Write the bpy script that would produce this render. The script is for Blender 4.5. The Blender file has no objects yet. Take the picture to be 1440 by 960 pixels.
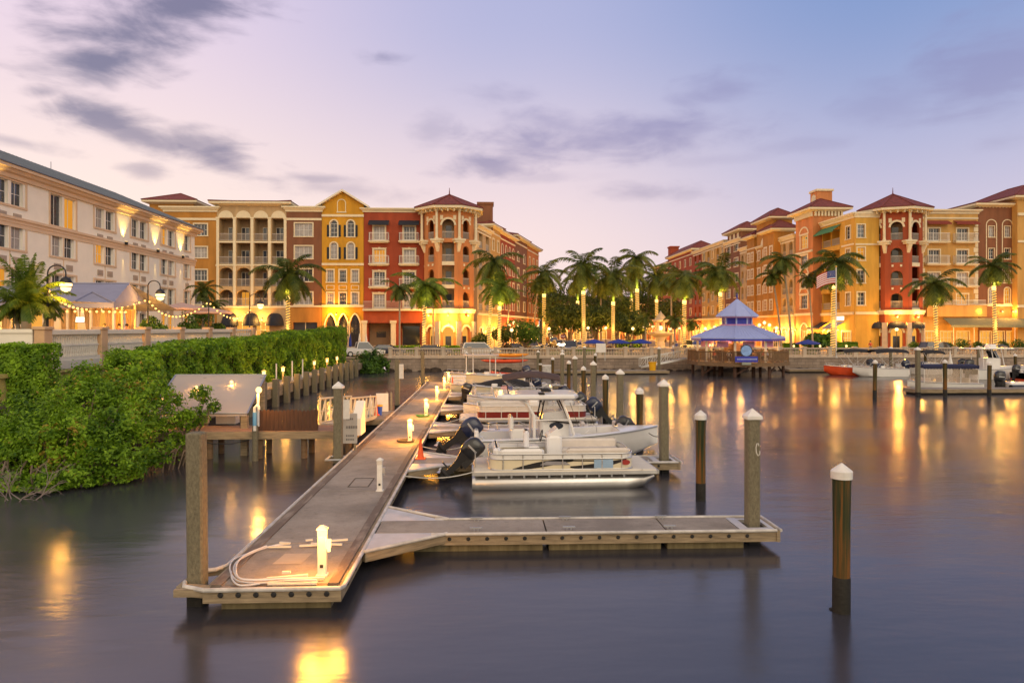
import bpy, math, random
import numpy as np
from mathutils import Vector, Matrix

R = math.radians
rnd = random.Random(11)
scene = bpy.context.scene
COL = scene.collection

# ------------------------------------------------------------------ camera frame
CAM_H = 5.0
YAW = R(2.18)
_c, _s = math.cos(YAW), math.sin(YAW)
HOR = 462.0

def at(px, D):
    """site x,y of the point seen at photo column px, D metres deep"""
    t = (px - 720.0) / 1000.0 * D
    return (_s * D + _c * t, _c * D - _s * t)

def zz(py, D):
    return CAM_H - (py - HOR) * D / 1000.0

def ray(px, py):
    t = (px - 720.0) / 1000.0
    return Vector((_s + _c * t, _c - _s * t, -(py - HOR) / 1000.0))

def on_z(px, py, z):
    d = ray(px, py)
    k = (z - CAM_H) / d.z
    return Vector((0, 0, CAM_H)) + d * k

def x_at(px, y):
    """site x on the plane y seen at column px"""
    d = ray(px, HOR)
    return d.x * y / d.y

# ------------------------------------------------------------------ mesh builder
class MB:
    def __init__(s):
        s.v = []; s.f = []; s.m = []; s.cur = 0
    def add(s, vs, fs):
        b = len(s.v)
        s.v.extend([tuple(p) for p in vs])
        for f in fs:
            s.f.append(tuple(i + b for i in f)); s.m.append(s.cur)
        return s
    def quad(s, a, b, c, d):
        return s.add([a, b, c, d], [(0, 1, 2, 3)])
    def box(s, x0, x1, y0, y1, z0, z1):
        if x0 > x1: x0, x1 = x1, x0
        if y0 > y1: y0, y1 = y1, y0
        if z0 > z1: z0, z1 = z1, z0
        v = [(x0,y0,z0),(x1,y0,z0),(x1,y1,z0),(x0,y1,z0),(x0,y0,z1),(x1,y0,z1),(x1,y1,z1),(x0,y1,z1)]
        return s.add(v, [(0,3,2,1),(4,5,6,7),(0,1,5,4),(1,2,6,5),(2,3,7,6),(3,0,4,7)])
    def cbox(s, x0, x1, y0, y1, z0, z1, b=.02):
        """box with chamfered vertical edges and top"""
        pts = [(x0+b,y0),(x1-b,y0),(x1,y0+b),(x1,y1-b),(x1-b,y1),(x0+b,y1),(x0,y1-b),(x0,y0+b)]
        cx, cy = (x0+x1)/2, (y0+y1)/2
        def sh(p): return (p[0]+(b if p[0]<cx else -b)*.8, p[1]+(b if p[1]<cy else -b)*.8)
        lo = [(p[0],p[1],z0) for p in pts]; hi = [(p[0],p[1],z1-b) for p in pts]; tp = [(*sh(p),z1) for p in pts]
        return s.loft([lo, hi, tp], True, True)
    def loft(s, secs, cap0=False, cap1=False, closed=True):
        n = len(secs[0]); b = len(s.v)
        for sec in secs: s.v.extend([tuple(p) for p in sec])
        for k in range(len(secs)-1):
            for i in range(n if closed else n-1):
                j = (i+1) % n
                s.f.append((b+k*n+i, b+k*n+j, b+(k+1)*n+j, b+(k+1)*n+i)); s.m.append(s.cur)
        if cap0: s.f.append(tuple(b+i for i in reversed(range(n)))); s.m.append(s.cur)
        if cap1: s.f.append(tuple(b+(len(secs)-1)*n+i for i in range(n))); s.m.append(s.cur)
        return s
    def prism(s, pts, z0, z1):
        """pts counter-clockwise in plan"""
        return s.loft([[(p[0],p[1],z0) for p in pts], [(p[0],p[1],z1) for p in pts]], True, True)
    def prism_y(s, pts, y0, y1):
        """pts (x,z) extruded along y"""
        return s.loft([[(p[0],y1,p[1]) for p in pts], [(p[0],y0,p[1]) for p in pts]], True, True)
    def prism_x(s, pts, x0, x1):
        """pts (y,z) extruded along x"""
        return s.loft([[(x0,p[0],p[1]) for p in pts], [(x1,p[0],p[1]) for p in pts]], True, True)
    def tube(s, pts, r, n=8, cap=True, radii=None):
        pts = [Vector(p) for p in pts]
        secs = []; prev = None
        for i, p in enumerate(pts):
            a = pts[max(i-1,0)]; c = pts[min(i+1,len(pts)-1)]
            t = (c-a)
            if t.length < 1e-9: t = Vector((0,0,1))
            t.normalize()
            if prev is None:
                up = Vector((0,0,1)) if abs(t.z) < .9 else Vector((1,0,0))
                prev = t.cross(up).normalized()
            x = (prev - t*prev.dot(t))
            if x.length < 1e-6: x = t.orthogonal()
            x.normalize(); prev = x
            y = t.cross(x)
            rr = radii[i] if radii else r
            secs.append([p + x*math.cos(2*math.pi*k/n)*rr + y*math.sin(2*math.pi*k/n)*rr for k in range(n)])
        return s.loft(secs, cap, cap)
    def lathe(s, prof, n=16, c=(0,0,0), cap=True):
        """prof: list of (r,z)"""
        secs = [[(c[0]+r*math.cos(2*math.pi*k/n), c[1]+r*math.sin(2*math.pi*k/n), c[2]+z) for k in range(n)] for r, z in prof]
        return s.loft(secs, cap, cap)
    def sphere(s, c, r, n=10, m=6, sc=(1,1,1)):
        prof = []
        secs = []
        for j in range(m+1):
            ph = -math.pi/2 + math.pi*j/m
            rr = max(math.cos(ph), .02)
            secs.append([(c[0]+r*sc[0]*rr*math.cos(2*math.pi*k/n), c[1]+r*sc[1]*rr*math.sin(2*math.pi*k/n), c[2]+r*sc[2]*math.sin(ph)) for k in range(n)])
        return s.loft(secs, True, True)
    def bar(s, a, b, w, h=None):
        """square bar between points"""
        h = h or w
        a = Vector(a); b = Vector(b); t = (b-a).normalized()
        up = Vector((0,0,1)) if abs(t.z) < .95 else Vector((0,1,0))
        x = t.cross(up).normalized()*w/2; y = x.cross(t).normalized()*h/2
        return s.loft([[p-x-y, p+x-y, p+x+y, p-x+y] for p in (a, b)], True, True)
    def merge(s, o, M):
        b = len(s.v)
        s.v.extend([tuple(M @ Vector(p)) for p in o.v])
        s.f.extend([tuple(i+b for i in f) for f in o.f]); s.m.extend([s.cur]*len(o.f))
        return s
    def mesh(s, name, mats, smooth=False, off=(0,0,0)):
        me = bpy.data.meshes.new(name)
        vs = s.v if off == (0,0,0) else [(p[0]+off[0], p[1]+off[1], p[2]+off[2]) for p in s.v]
        me.from_pydata(vs, [], s.f)
        for m in (mats if isinstance(mats, (list, tuple)) else [mats]): me.materials.append(m)
        if isinstance(mats, (list, tuple)) and len(mats) > 1:
            me.polygons.foreach_set('material_index', s.m)
        if smooth:
            me.polygons.foreach_set('use_smooth', [True]*len(me.polygons))
            try: me.set_sharp_from_angle(angle=R(smooth if smooth is not True else 40))
            except Exception: pass
        me.update()
        return me
    def build(s, name, mats, parent=None, smooth=False, off=(0,0,0), label=None):
        me = s.mesh(name, mats, smooth, off)
        return link(name, me, parent, label=label)

def link(name, me, parent=None, loc=(0,0,0), rotz=0, label=None):
    o = bpy.data.objects.new(name, me); COL.objects.link(o)
    o.location = loc; o.rotation_euler = (0,0,rotz)
    if parent is not None: o.parent = parent
    if label: o['label'] = label
    return o

def tag(o, label, cat, group=None, kind=None):
    o['label'] = label; o['category'] = cat
    if group: o['group'] = group
    if kind: o['kind'] = kind
    return o

def thing(name, label, cat, loc=(0,0,0), rotz=0, group=None):
    o = bpy.data.objects.new(name, None); COL.objects.link(o)
    o.location = loc; o.rotation_euler = (0,0,rotz); o.empty_display_size = .2
    return tag(o, label, cat, group)

def dup(root, loc, rotz=0, label=None, group=None, scale=None):
    def rec(o, par):
        c = o.copy(); COL.objects.link(c); c.parent = par
        for ch in list(o.children): rec(ch, c)
        return c
    r = rec(root, None); r.location = loc; r.rotation_euler = (0,0,rotz)
    if scale: r.scale = scale if hasattr(scale, '__len__') else (scale,)*3
    if label: r['label'] = label
    if group: r['group'] = group
    return r

def lamp(name, loc, energy, color, radius=.1, parent=None, spot=None, rot=(0,0,0)):
    d = bpy.data.lights.new(name, 'SPOT' if spot else 'POINT')
    d.energy = energy; d.color = color; d.shadow_soft_size = radius
    if spot: d.spot_size = R(spot); d.spot_blend = .6
    o = bpy.data.objects.new(name, d); COL.objects.link(o); o.location = loc; o.rotation_euler = rot
    if parent is not None: o.parent = parent
    return o

# ------------------------------------------------------------------ materials
def srgb(r, g, b):
    f = lambda c: (c/255/12.92) if c/255 <= .04045 else ((c/255+.055)/1.055)**2.4
    return (f(r), f(g), f(b), 1)

def mat(name, col, rough=.6, var=.12, scale=3.0, bump=0.0, bscale=30.0, metal=0.0, spec=.4, stretch=None, col2=None, thr=(.4,.65), coat=0):
    m = bpy.data.materials.new(name); m.use_nodes = True
    nt = m.node_tree; n = nt.nodes; L = nt.links
    p = n['Principled BSDF']
    col = tuple(col)+(1,) if len(col) == 3 else col
    p.inputs['Roughness'].default_value = rough; p.inputs['Metallic'].default_value = metal
    p.inputs['Specular IOR Level'].default_value = spec
    if coat: p.inputs['Coat Weight'].default_value = coat; p.inputs['Coat Roughness'].default_value = .08
    tc = n.new('ShaderNodeTexCoord'); src = tc.outputs['Object']
    if stretch:
        mp = n.new('ShaderNodeMapping'); mp.inputs['Scale'].default_value = stretch
        L.new(src, mp.inputs[0]); src = mp.outputs[0]
    nz = n.new('ShaderNodeTexNoise'); nz.inputs['Scale'].default_value = scale; nz.inputs['Detail'].default_value = 5
    nz.inputs['Roughness'].default_value = .6
    L.new(src, nz.inputs['Vector'])
    rp = n.new('ShaderNodeValToRGB')
    if col2 is not None:
        col2 = tuple(col2)+(1,) if len(col2) == 3 else col2
        rp.color_ramp.elements[0].position, rp.color_ramp.elements[1].position = thr
        rp.color_ramp.elements[0].color = col; rp.color_ramp.elements[1].color = col2
    else:
        rp.color_ramp.elements[0].position, rp.color_ramp.elements[1].position = .3, .7
        rp.color_ramp.elements[0].color = tuple(c*(1-var) for c in col[:3])+(1,)
        rp.color_ramp.elements[1].color = tuple(min(1,c*(1+var)) for c in col[:3])+(1,)
    L.new(nz.outputs['Fac'], rp.inputs[0]); L.new(rp.outputs[0], p.inputs['Base Color'])
    if bump:
        nb = n.new('ShaderNodeTexNoise'); nb.inputs['Scale'].default_value = bscale; nb.inputs['Detail'].default_value = 4
        L.new(src, nb.inputs['Vector'])
        bp = n.new('ShaderNodeBump'); bp.inputs['Strength'].default_value = bump; bp.inputs['Distance'].default_value = .02
        L.new(nb.outputs['Fac'], bp.inputs['Height']); L.new(bp.outputs[0], p.inputs['Normal'])
    m['ramp'] = rp.name
    return m

def emat(name, col, strength, sample=True):
    m = bpy.data.materials.new(name); m.use_nodes = True
    nt = m.node_tree; nt.nodes.clear()
    e = nt.nodes.new('ShaderNodeEmission'); e.inputs[0].default_value = tuple(col)+(1,) if len(col) == 3 else col
    e.inputs[1].default_value = strength
    o = nt.nodes.new('ShaderNodeOutputMaterial'); nt.links.new(e.outputs[0], o.inputs[0])
    if not sample: m.cycles.emission_sampling = 'NONE'
    return m

def tilemat(name, col, freq=18.0, rough=.7):
    """barrel roof tiles: bands running down the slope, with joint rows"""
    m = mat(name, col, rough, .35, 2.5)
    nt = m.node_tree; n = nt.nodes; L = nt.links; p = n['Principled BSDF']
    tc = n.new('ShaderNodeTexCoord')
    br = n.new('ShaderNodeTexNoise'); br.inputs['Scale'].default_value = 9; L.new(tc.outputs['Object'], br.inputs['Vector'])
    wv = n.new('ShaderNodeTexWave'); wv.inputs['Scale'].default_value = freq/6.28; wv.wave_type = 'BANDS'; wv.bands_direction = 'Z'
    wv.inputs['Distortion'].default_value = 1.0
    L.new(tc.outputs['Object'], wv.inputs['Vector'])
    ad = n.new('ShaderNodeMath'); ad.operation = 'ADD'
    L.new(wv.outputs['Fac'], ad.inputs[0]); L.new(br.outputs['Fac'], ad.inputs[1])
    b = n.new('ShaderNodeBump'); b.inputs['Strength'].default_value = .8; b.inputs['Distance'].default_value = .08
    L.new(ad.outputs[0], b.inputs['Height']); L.new(b.outputs[0], p.inputs['Normal'])
    return m

def leafmat(name, dark, light, transl=.35, rough=.55, old=None):
    m = bpy.data.materials.new(name); m.use_nodes = True
    nt = m.node_tree; n = nt.nodes; L = nt.links
    p = n['Principled BSDF']; p.inputs['Roughness'].default_value = rough; p.inputs['Specular IOR Level'].default_value = .3
    g = n.new('ShaderNodeNewGeometry')
    tc = n.new('ShaderNodeTexCoord'); nz = n.new('ShaderNodeTexNoise'); nz.inputs['Scale'].default_value = .9; nz.inputs['Detail'].default_value = 3
    L.new(tc.outputs['Object'], nz.inputs['Vector'])
    mx = n.new('ShaderNodeMath'); mx.operation = 'MULTIPLY_ADD'; mx.inputs[1].default_value = .6
    L.new(g.outputs['Random Per Island'], mx.inputs[0])
    sb = n.new('ShaderNodeMath'); sb.operation = 'MULTIPLY_ADD'; sb.inputs[1].default_value = 2.3; sb.inputs[2].default_value = -.92
    L.new(nz.outputs['Fac'], sb.inputs[0]); L.new(sb.outputs[0], mx.inputs[2])
    rp = n.new('ShaderNodeValToRGB'); rp.color_ramp.elements[0].color = (*dark, 1); rp.color_ramp.elements[1].color = (*light, 1)
    md = rp.color_ramp.elements.new(.42); md.color = tuple(d*.6+l*.4 for d, l in zip(dark, light))+(1,)
    if old: e_ = rp.color_ramp.elements.new(.965); e_.color = (*light, 1); rp.color_ramp.elements[len(rp.color_ramp.elements)-1].color = (*old, 1)
    L.new(mx.outputs[0], rp.inputs[0]); L.new(rp.outputs[0], p.inputs['Base Color'])
    t = n.new('ShaderNodeBsdfTranslucent'); L.new(rp.outputs[0], t.inputs[0])
    s = n.new('ShaderNodeMixShader'); s.inputs[0].default_value = transl
    L.new(p.outputs[0], s.inputs[1]); L.new(t.outputs[0], s.inputs[2])
    L.new(s.outputs[0], n['Material Output'].inputs[0])
    return m

WARM = (1.0, .45, .075); GOLD = (1.0, .38, .035)
M = {}
M['trim'] = mat('cream_trim', (.70,.61,.43), .7, .06)
M['white'] = mat('white_paint', (.74,.72,.69), .5, .10, 5)
M['offwhite'] = mat('cream_paint', (.72,.66,.55), .6, .07)
M['tile'] = tilemat('terracotta_tile', (.20,.045,.032))
M['glass'] = mat('dark_glass', (.035,.04,.055), .08, .3, .7, spec=.8)
M['glass_curtain'] = mat('curtained_glass', (.34,.31,.30), .15, .25, 1.5, spec=.7)
M['glass_lit'] = emat('lit_window', (1.0,.40,.045), .72, False)
M['glass_warm'] = emat('shop_window', (1.0,.44,.07), .95, False)
M['black'] = mat('black_metal', (.02,.02,.022), .45, .2)
M['steel'] = mat('galvanised_steel', (.45,.46,.48), .4, .1, metal=.8)
M['awn_dark'] = mat('dark_canvas', (.018,.022,.035), .8, .15)
M['awn_red'] = mat('red_canvas', (.20,.035,.025), .8, .15)
M['awn_green'] = mat('green_canvas', (.06,.20,.10), .8, .2)
M['rail'] = mat('grey_rail', (.52,.46,.42), .5, .05)
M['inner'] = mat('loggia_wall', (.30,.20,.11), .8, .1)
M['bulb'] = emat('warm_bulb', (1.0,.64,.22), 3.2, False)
M['bulb_small'] = emat('string_bulb', (1.0,.52,.13), 3.0, False)
M['globe'] = emat('globe_glass', (1.0,.68,.27), 3.2, False)
M['concrete'] = mat('weathered_concrete', (.40,.35,.29), .85, .16, 2.2, .35, 45)
M['pile'] = mat('precast_concrete', (.175,.155,.105), .9, .30, 26.0, .8, 45, stretch=(1,1,.5))
M['tidal'] = mat('tidal_growth', (.012,.011,.009), .7, .5, 9, .6, 25)
M['vinyl'] = mat('vinyl_fender', (.52,.50,.48), .5, .28, 3.5)
M['gelcoat'] = mat('white_gelcoat', (.80,.79,.78), .22, .03, coat=.4)
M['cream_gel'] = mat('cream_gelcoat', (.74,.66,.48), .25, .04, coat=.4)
M['vinylseat'] = mat('seat_vinyl', (.66,.60,.54), .5, .08)
M['navy'] = mat('navy_paint', (.012,.02,.06), .3, .2, coat=.5)
M['cowl'] = mat('engine_cowl', (.018,.019,.024), .28, .3, coat=.5)
M['alu'] = mat('brushed_aluminium', (.62,.61,.60), .32, .08, metal=.85)
M['red_paint'] = mat('dark_red_panel', (.20,.018,.014), .3, .12, coat=.3)
M['orange_paint'] = mat('orange_red_paint', (.72,.085,.02), .35, .1, coat=.3)
M['cone'] = mat('cone_orange', (.85,.11,.02), .5, .08)
M['canvas_brown'] = mat('brown_canvas', (.085,.055,.05), .85, .18, 4, .2, 60)
M['canvas_black'] = mat('black_cover', (.022,.02,.02), .8, .25)
M['canvas_grey'] = mat('grey_canvas', (.28,.27,.29), .85, .12)
M['canvas_navy'] = mat('navy_canvas', (.018,.02,.06), .8, .2)
M['wood'] = mat('grey_timber', (.30,.235,.155), .85, .38, 2.6, .5, 30, stretch=(.7,.7,7))
M['brownwood'] = mat('brown_timber', (.20,.125,.07), .85, .3, 3, .4, 30, stretch=(1,1,4))
M['deckwood'] = mat('brown_decking', (.30,.17,.11), .8, .25, 3.0, .3, 30, stretch=(1,5,1))
M['darkwood'] = mat('dark_brown_boards', (.075,.035,.022), .7, .3, 3.0, .3, 30, stretch=(6,6,.6))
M['rubber'] = mat('tyre_rubber', (.02,.02,.02), .8, .1)
M['rope'] = mat('rope_fibre', (.10,.08,.06), .9, .3)
M['bark'] = mat('bark', (.16,.12,.085), .9, .3, 5, .5, 20)
M['palmbark'] = mat('palm_trunk', (.34,.28,.20), .85, .2, 4, .4, 12, stretch=(.4,.4,3))
M['shaft'] = mat('palm_crownshaft', (.10,.19,.04), .45, .2)
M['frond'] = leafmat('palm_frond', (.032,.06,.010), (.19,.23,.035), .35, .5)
M['frond_lit'] = leafmat('palm_frond_lit', (.05,.11,.012), (.26,.36,.04), .38, .5)  # paler copy of the frond with lamplight painted into its colour
M['hedge'] = leafmat('hedge_leaf', (.055,.15,.010), (.33,.55,.03), .38)
M['mangrove'] = leafmat('mangrove_leaf', (.028,.095,.007), (.34,.57,.03), .4, old=(.42,.30,.05))
M['shrub'] = leafmat('shrub_leaf', (.02,.06,.01), (.13,.26,.03), .3)
M['tree'] = leafmat('tree_leaf', (.018,.045,.009), (.12,.16,.03), .3)
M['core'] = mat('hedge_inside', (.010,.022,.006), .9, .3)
M['skin'] = mat('skin', (.48,.28,.19), .6, .05)
M['pot'] = mat('clay_pot', (.30,.12,.06), .8, .15)
M['asphalt'] = mat('asphalt', (.055,.052,.05), .9, .2, .8)
M['paving'] = mat('plaza_paving', (.34,.26,.19), .85, .15, .6, .2, 30)
M['grass'] = mat('grass', (.06,.14,.02), .9, .3, 3)
M['stone'] = mat('cast_stone', (.52,.43,.34), .8, .12, 1.6, .2, 25)
M['seawall'] = mat('seawall_block', (.33,.26,.21), .85, .25, .9, .35, 20)
def add_blocks(m, sx, sz, mortar=.55):
    nt = m.node_tree; n = nt.nodes; L = nt.links; p = n['Principled BSDF']
    tc = n.new('ShaderNodeTexCoord'); sp = n.new('ShaderNodeSeparateXYZ'); cb = n.new('ShaderNodeCombineXYZ'); L.new(tc.outputs['Object'], sp.inputs[0]); L.new(sp.outputs[0], cb.inputs[0]); L.new(sp.outputs[2], cb.inputs[1])
    b = n.new('ShaderNodeTexBrick'); b.inputs['Color1'].default_value = (1,1,1,1); b.inputs['Color2'].default_value = (.78,.76,.74,1); b.inputs['Mortar'].default_value = (mortar,)*3+(1,); b.inputs['Scale'].default_value = 1; b.inputs['Brick Width'].default_value = sx; b.inputs['Row Height'].default_value = sz; b.inputs['Mortar Size'].default_value = .02
    L.new(cb.outputs[0], b.inputs['Vector']); mx = n.new('ShaderNodeMix'); mx.data_type = 'RGBA'; mx.blend_type = 'MULTIPLY'; mx.inputs[0].default_value = 1
    L.new(n[m['ramp']].outputs[0], mx.inputs[6]); L.new(b.outputs[0], mx.inputs[7]); L.new(mx.outputs[2], p.inputs['Base Color'])
add_blocks(M['seawall'], .9, .35)
M['mud'] = mat('dark_rock', (.05,.035,.025), .9, .4, 1.5, .8, 5)
M['metalroof'] = mat('blue_grey_metal', (.17,.20,.25), .45, .08, .5, metal=.2)
M['stucco_cream'] = mat('cream_stucco', (.85,.80,.70), .85, .05, .7, .1, 40)
M['stucco_trim'] = mat('peach_stucco', (.68,.50,.34), .85, .05, .7)
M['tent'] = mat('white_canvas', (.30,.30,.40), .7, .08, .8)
M['blue_canvas'] = mat('blue_umbrella', (.02,.045,.30), .8, .15)
M['gazroof'] = mat('pale_metal_roof', (.34,.40,.70), .4, .05)
M['gazblue'] = mat('royal_blue_panel', (.03,.04,.42), .5, .2)
M['gazpink'] = mat('lilac_fascia', (.50,.25,.46), .5, .1)
# ------------------------------------------------------------------ camera
cam = bpy.data.cameras.new('camera'); co = bpy.data.objects.new('camera', cam); COL.objects.link(co)
co.location = (0, 0, CAM_H); co.rotation_euler = (R(90), 0, -YAW)
cam.sensor_width = 36; cam.lens = 25.0; cam.shift_y = -18/1440; cam.clip_end = 6000; cam.clip_start = .1
scene.camera = co

# ------------------------------------------------------------------ sky
w = bpy.data.worlds.new('World'); scene.world = w; w.use_nodes = True
nt = w.node_tree; nt.nodes.clear(); N = nt.nodes; L = nt.links
def node(t, **k):
    n = N.new(t)
    for a, v in k.items(): setattr(n, a, v)
    return n
def val(n, i, x):
    if isinstance(x, (int, float)): n.inputs[i].default_value = x
    else: L.new(x, n.inputs[i])
def mth(op, a, b=0.0, c=0.0, clamp=False):
    n = node('ShaderNodeMath', operation=op, use_clamp=clamp)
    val(n, 0, a); val(n, 1, b); val(n, 2, c)
    return n.outputs[0]
def mixc(f, a, b):
    n = node('ShaderNodeMix', data_type='RGBA', clamp_factor=True)
    val(n, 0, f)
    for i, x in ((6, a), (7, b)):
        if isinstance(x, tuple): n.inputs[i].default_value = x
        else: L.new(x, n.inputs[i])
    return n.outputs[2]
def smooth(x, a, b):
    n = node('ShaderNodeMapRange', interpolation_type='SMOOTHSTEP', clamp=True)
    val(n, 0, x); n.inputs[1].default_value = a; n.inputs[2].default_value = b
    return n.outputs[0]
tc = node('ShaderNodeTexCoord'); sp = node('ShaderNodeSeparateXYZ'); L.new(tc.outputs['Generated'], sp.inputs[0])
X, Y, Zc = sp.outputs
xr = mth('SUBTRACT', mth('MULTIPLY', X, _c), mth('MULTIPLY', Y, _s))
yr = mth('ADD', mth('MULTIPLY', X, _s), mth('MULTIPLY', Y, _c))
az = mth('ARCTAN2', xr, yr); el = mth('ARCSINE', Zc)
# clear sky: pale rose and peach low towards the sunset (left), violet to blue on the right and overhead
e1 = smooth(el, 0.10, 0.44)
left = mixc(e1, srgb(255,228,216), srgb(228,206,226))
mid = mixc(e1, srgb(240,212,214), srgb(174,174,212))
right = mixc(smooth(el, 0.02, 0.44), srgb(204,184,208), srgb(118,140,193))
f1 = smooth(az, -0.55, 0.02); f2 = smooth(az, -0.02, 0.50)
base = mixc(f2, mixc(f1, left, mid), right)
zen = mixc(smooth(el, .42, 1.1), base, srgb(120,126,160))
# clouds drawn out sideways by the wind
mp = node('ShaderNodeCombineXYZ'); val(mp, 0, mth('MULTIPLY', az, 8.0)); val(mp, 1, mth('MULTIPLY', el, 22.0)); val(mp, 2, 1.3)
nz = node('ShaderNodeTexNoise'); nz.inputs['Scale'].default_value = 1.0; nz.inputs['Detail'].default_value = 5; nz.inputs['Roughness'].default_value = .58; nz.inputs['Distortion'].default_value = .6
L.new(mp.outputs[0], nz.inputs['Vector'])
nzb = node('ShaderNodeTexNoise'); nzb.inputs['Scale'].default_value = 2.6; nzb.inputs['Detail'].default_value = 5
L.new(mp.outputs[0], nzb.inputs['Vector'])
fuzz = mth('ADD', mth('MULTIPLY', mth('SUBTRACT', nz.outputs['Fac'], .5), 2.9), mth('MULTIPLY', mth('SUBTRACT', nzb.outputs['Fac'], .5), 1.7))
clouds = [ # px, py, half length, half height, tilt deg (up to the right), weight
 (140,85,75,24,14,1.0),(185,45,110,34,24,1.0),(250,12,90,26,16,1.0),(60,95,40,10,5,.5),(135,164,62,20,-8,.95),(200,192,80,15,-14,.85),(310,226,62,17,-14,1.0),(270,205,40,16,0,.8),
 (58,130,28,9,12,.7),(25,200,70,6,-4,.5),(205,240,22,10,0,.6),(440,251,42,5,-2,.6),(500,268,60,10,-4,.45),(536,80,30,8,-4,.6),
 (690,232,48,13,0,.85),(860,194,140,22,1,.8),(790,178,60,14,-14,.55),(960,186,70,16,8,.6),(1010,126,50,16,7,.55),(975,135,30,9,0,.4),(910,272,60,11,-2,.6),
 (1245,147,56,22,0,.38),(1400,100,74,48,14,.66),(605,180,20,22,-30,.35),(700,135,38,10,0,.35),(1130,205,60,8,0,.3),(1400,200,40,10,0,.3),(760,250,60,6,0,.3),(1010,225,60,7,0,.25),
 # the rest of the sky, beyond the picture
 (-500,120,180,60,6,.9),(-300,260,160,24,0,.7),(1750,180,180,60,0,.6),(2050,60,240,70,4,.6)]
dens = None
ae = node('ShaderNodeCombineXYZ'); val(ae, 0, az); val(ae, 1, el)
for (px, py, rx, ry, tl, wt) in clouds:
    a0 = math.atan((px-720)/1000); e0 = math.atan((HOR-py)/1000*math.cos(a0)); ra = 1.22*rx/1000*math.cos(a0)**2; re_ = 1.22*ry/1000*math.cos(a0)
    mpc = node('ShaderNodeMapping', vector_type='TEXTURE'); L.new(ae.outputs[0], mpc.inputs[0])
    mpc.inputs['Location'].default_value = (a0, e0, 0); mpc.inputs['Rotation'].default_value = (0, 0, R(tl)); mpc.inputs['Scale'].default_value = (ra, re_, 1)
    ln = node('ShaderNodeVectorMath', operation='LENGTH'); L.new(mpc.outputs[0], ln.inputs[0]); d = ln.outputs['Value']
    k = mth('MULTIPLY', smooth(mth('ADD', d, fuzz), 1.65, -.15), wt)
    dens = k if dens is None else mth('MAXIMUM', dens, k)
ccol = mixc(smooth(az, -.45, .15), srgb(100,96,132), srgb(128,118,168))
ccol = mixc(smooth(el, .30, .10), ccol, srgb(160,138,164))
sky = mixc(mth('MULTIPLY', dens, .88), zen, ccol)
ns = node('ShaderNodeTexSky', sky_type='NISHITA', sun_disc=False)
ns.sun_elevation = R(4); ns.sun_rotation = R(-120); ns.altitude = 0
# warm brighter sky added behind the viewer to light the facades
back = smooth(yr, .25, -.55)
sky = mixc(back, sky, srgb(255,230,200))
b1 = node('ShaderNodeBackground'); L.new(sky, b1.inputs[0]); val(b1, 1, mth('MULTIPLY_ADD', back, .12, 1.0))
b2 = node('ShaderNodeBackground'); L.new(ns.outputs[0], b2.inputs[0]); b2.inputs[1].default_value = .05
ad = node('ShaderNodeAddShader'); L.new(b1.outputs[0], ad.inputs[0]); L.new(b2.outputs[0], ad.inputs[1])
wo = node('ShaderNodeOutputWorld'); L.new(ad.outputs[0], wo.inputs[0])

sun = bpy.data.lights.new('sun', 'SUN'); sun.energy = .72; sun.angle = R(40); sun.color = (1.0, .88, .68)
so = bpy.data.objects.new('sun', sun); COL.objects.link(so)
dsun = Vector((-.32, .85, -.42)).normalized()          # soft fill added for the facades, travels away from the viewer
so.rotation_euler = dsun.to_track_quat('-Z', 'Y').to_euler()

vs = scene.view_settings; vs.view_transform = 'Standard'; vs.look = 'None'; vs.exposure = 0.0; vs.gamma = 1; vs.use_curve_mapping = False
scene.cycles.use_denoising = True
scene.cycles.max_bounces = 6; scene.cycles.diffuse_bounces = 2; scene.cycles.glossy_bounces = 3; scene.cycles.transparent_max_bounces = 6; scene.cycles.transmission_bounces = 3
scene.cycles.sample_clamp_indirect = 4; scene.cycles.caustics_reflective = False; scene.cycles.caustics_refractive = False
scene.cycles.use_light_tree = True

# ------------------------------------------------------------------ water
wm = bpy.data.materials.new('bay_water'); wm.use_nodes = True
n2 = wm.node_tree.nodes; l2 = wm.node_tree.links; p = n2['Principled BSDF']
p.inputs['Base Color'].default_value = (.042,.041,.050,1); p.inputs['Roughness'].default_value = .13; p.inputs['IOR'].default_value = 1.7
p.inputs['Specular IOR Level'].default_value = .55
tcw = n2.new('ShaderNodeTexCoord')
hs = None
for sc, st, dist in (((.35,.9,1), .6, .03), ((2.2,5.0,1), .4, .007), ((9,16,1), .35, .002)):
    mpw = n2.new('ShaderNodeMapping'); mpw.inputs['Scale'].default_value = sc; l2.new(tcw.outputs['Object'], mpw.inputs[0])
    nw = n2.new('ShaderNodeTexNoise'); nw.inputs['Scale'].default_value = 1; nw.inputs['Detail'].default_value = 3; l2.new(mpw.outputs[0], nw.inputs['Vector'])
    bw = n2.new('ShaderNodeBump'); bw.inputs['Strength'].default_value = st; bw.inputs['Distance'].default_value = dist
    l2.new(nw.outputs['Fac'], bw.inputs['Height'])
    if hs: l2.new(hs, bw.inputs['Normal'])
    hs = bw.outputs[0]
l2.new(hs, p.inputs['Normal'])
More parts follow.
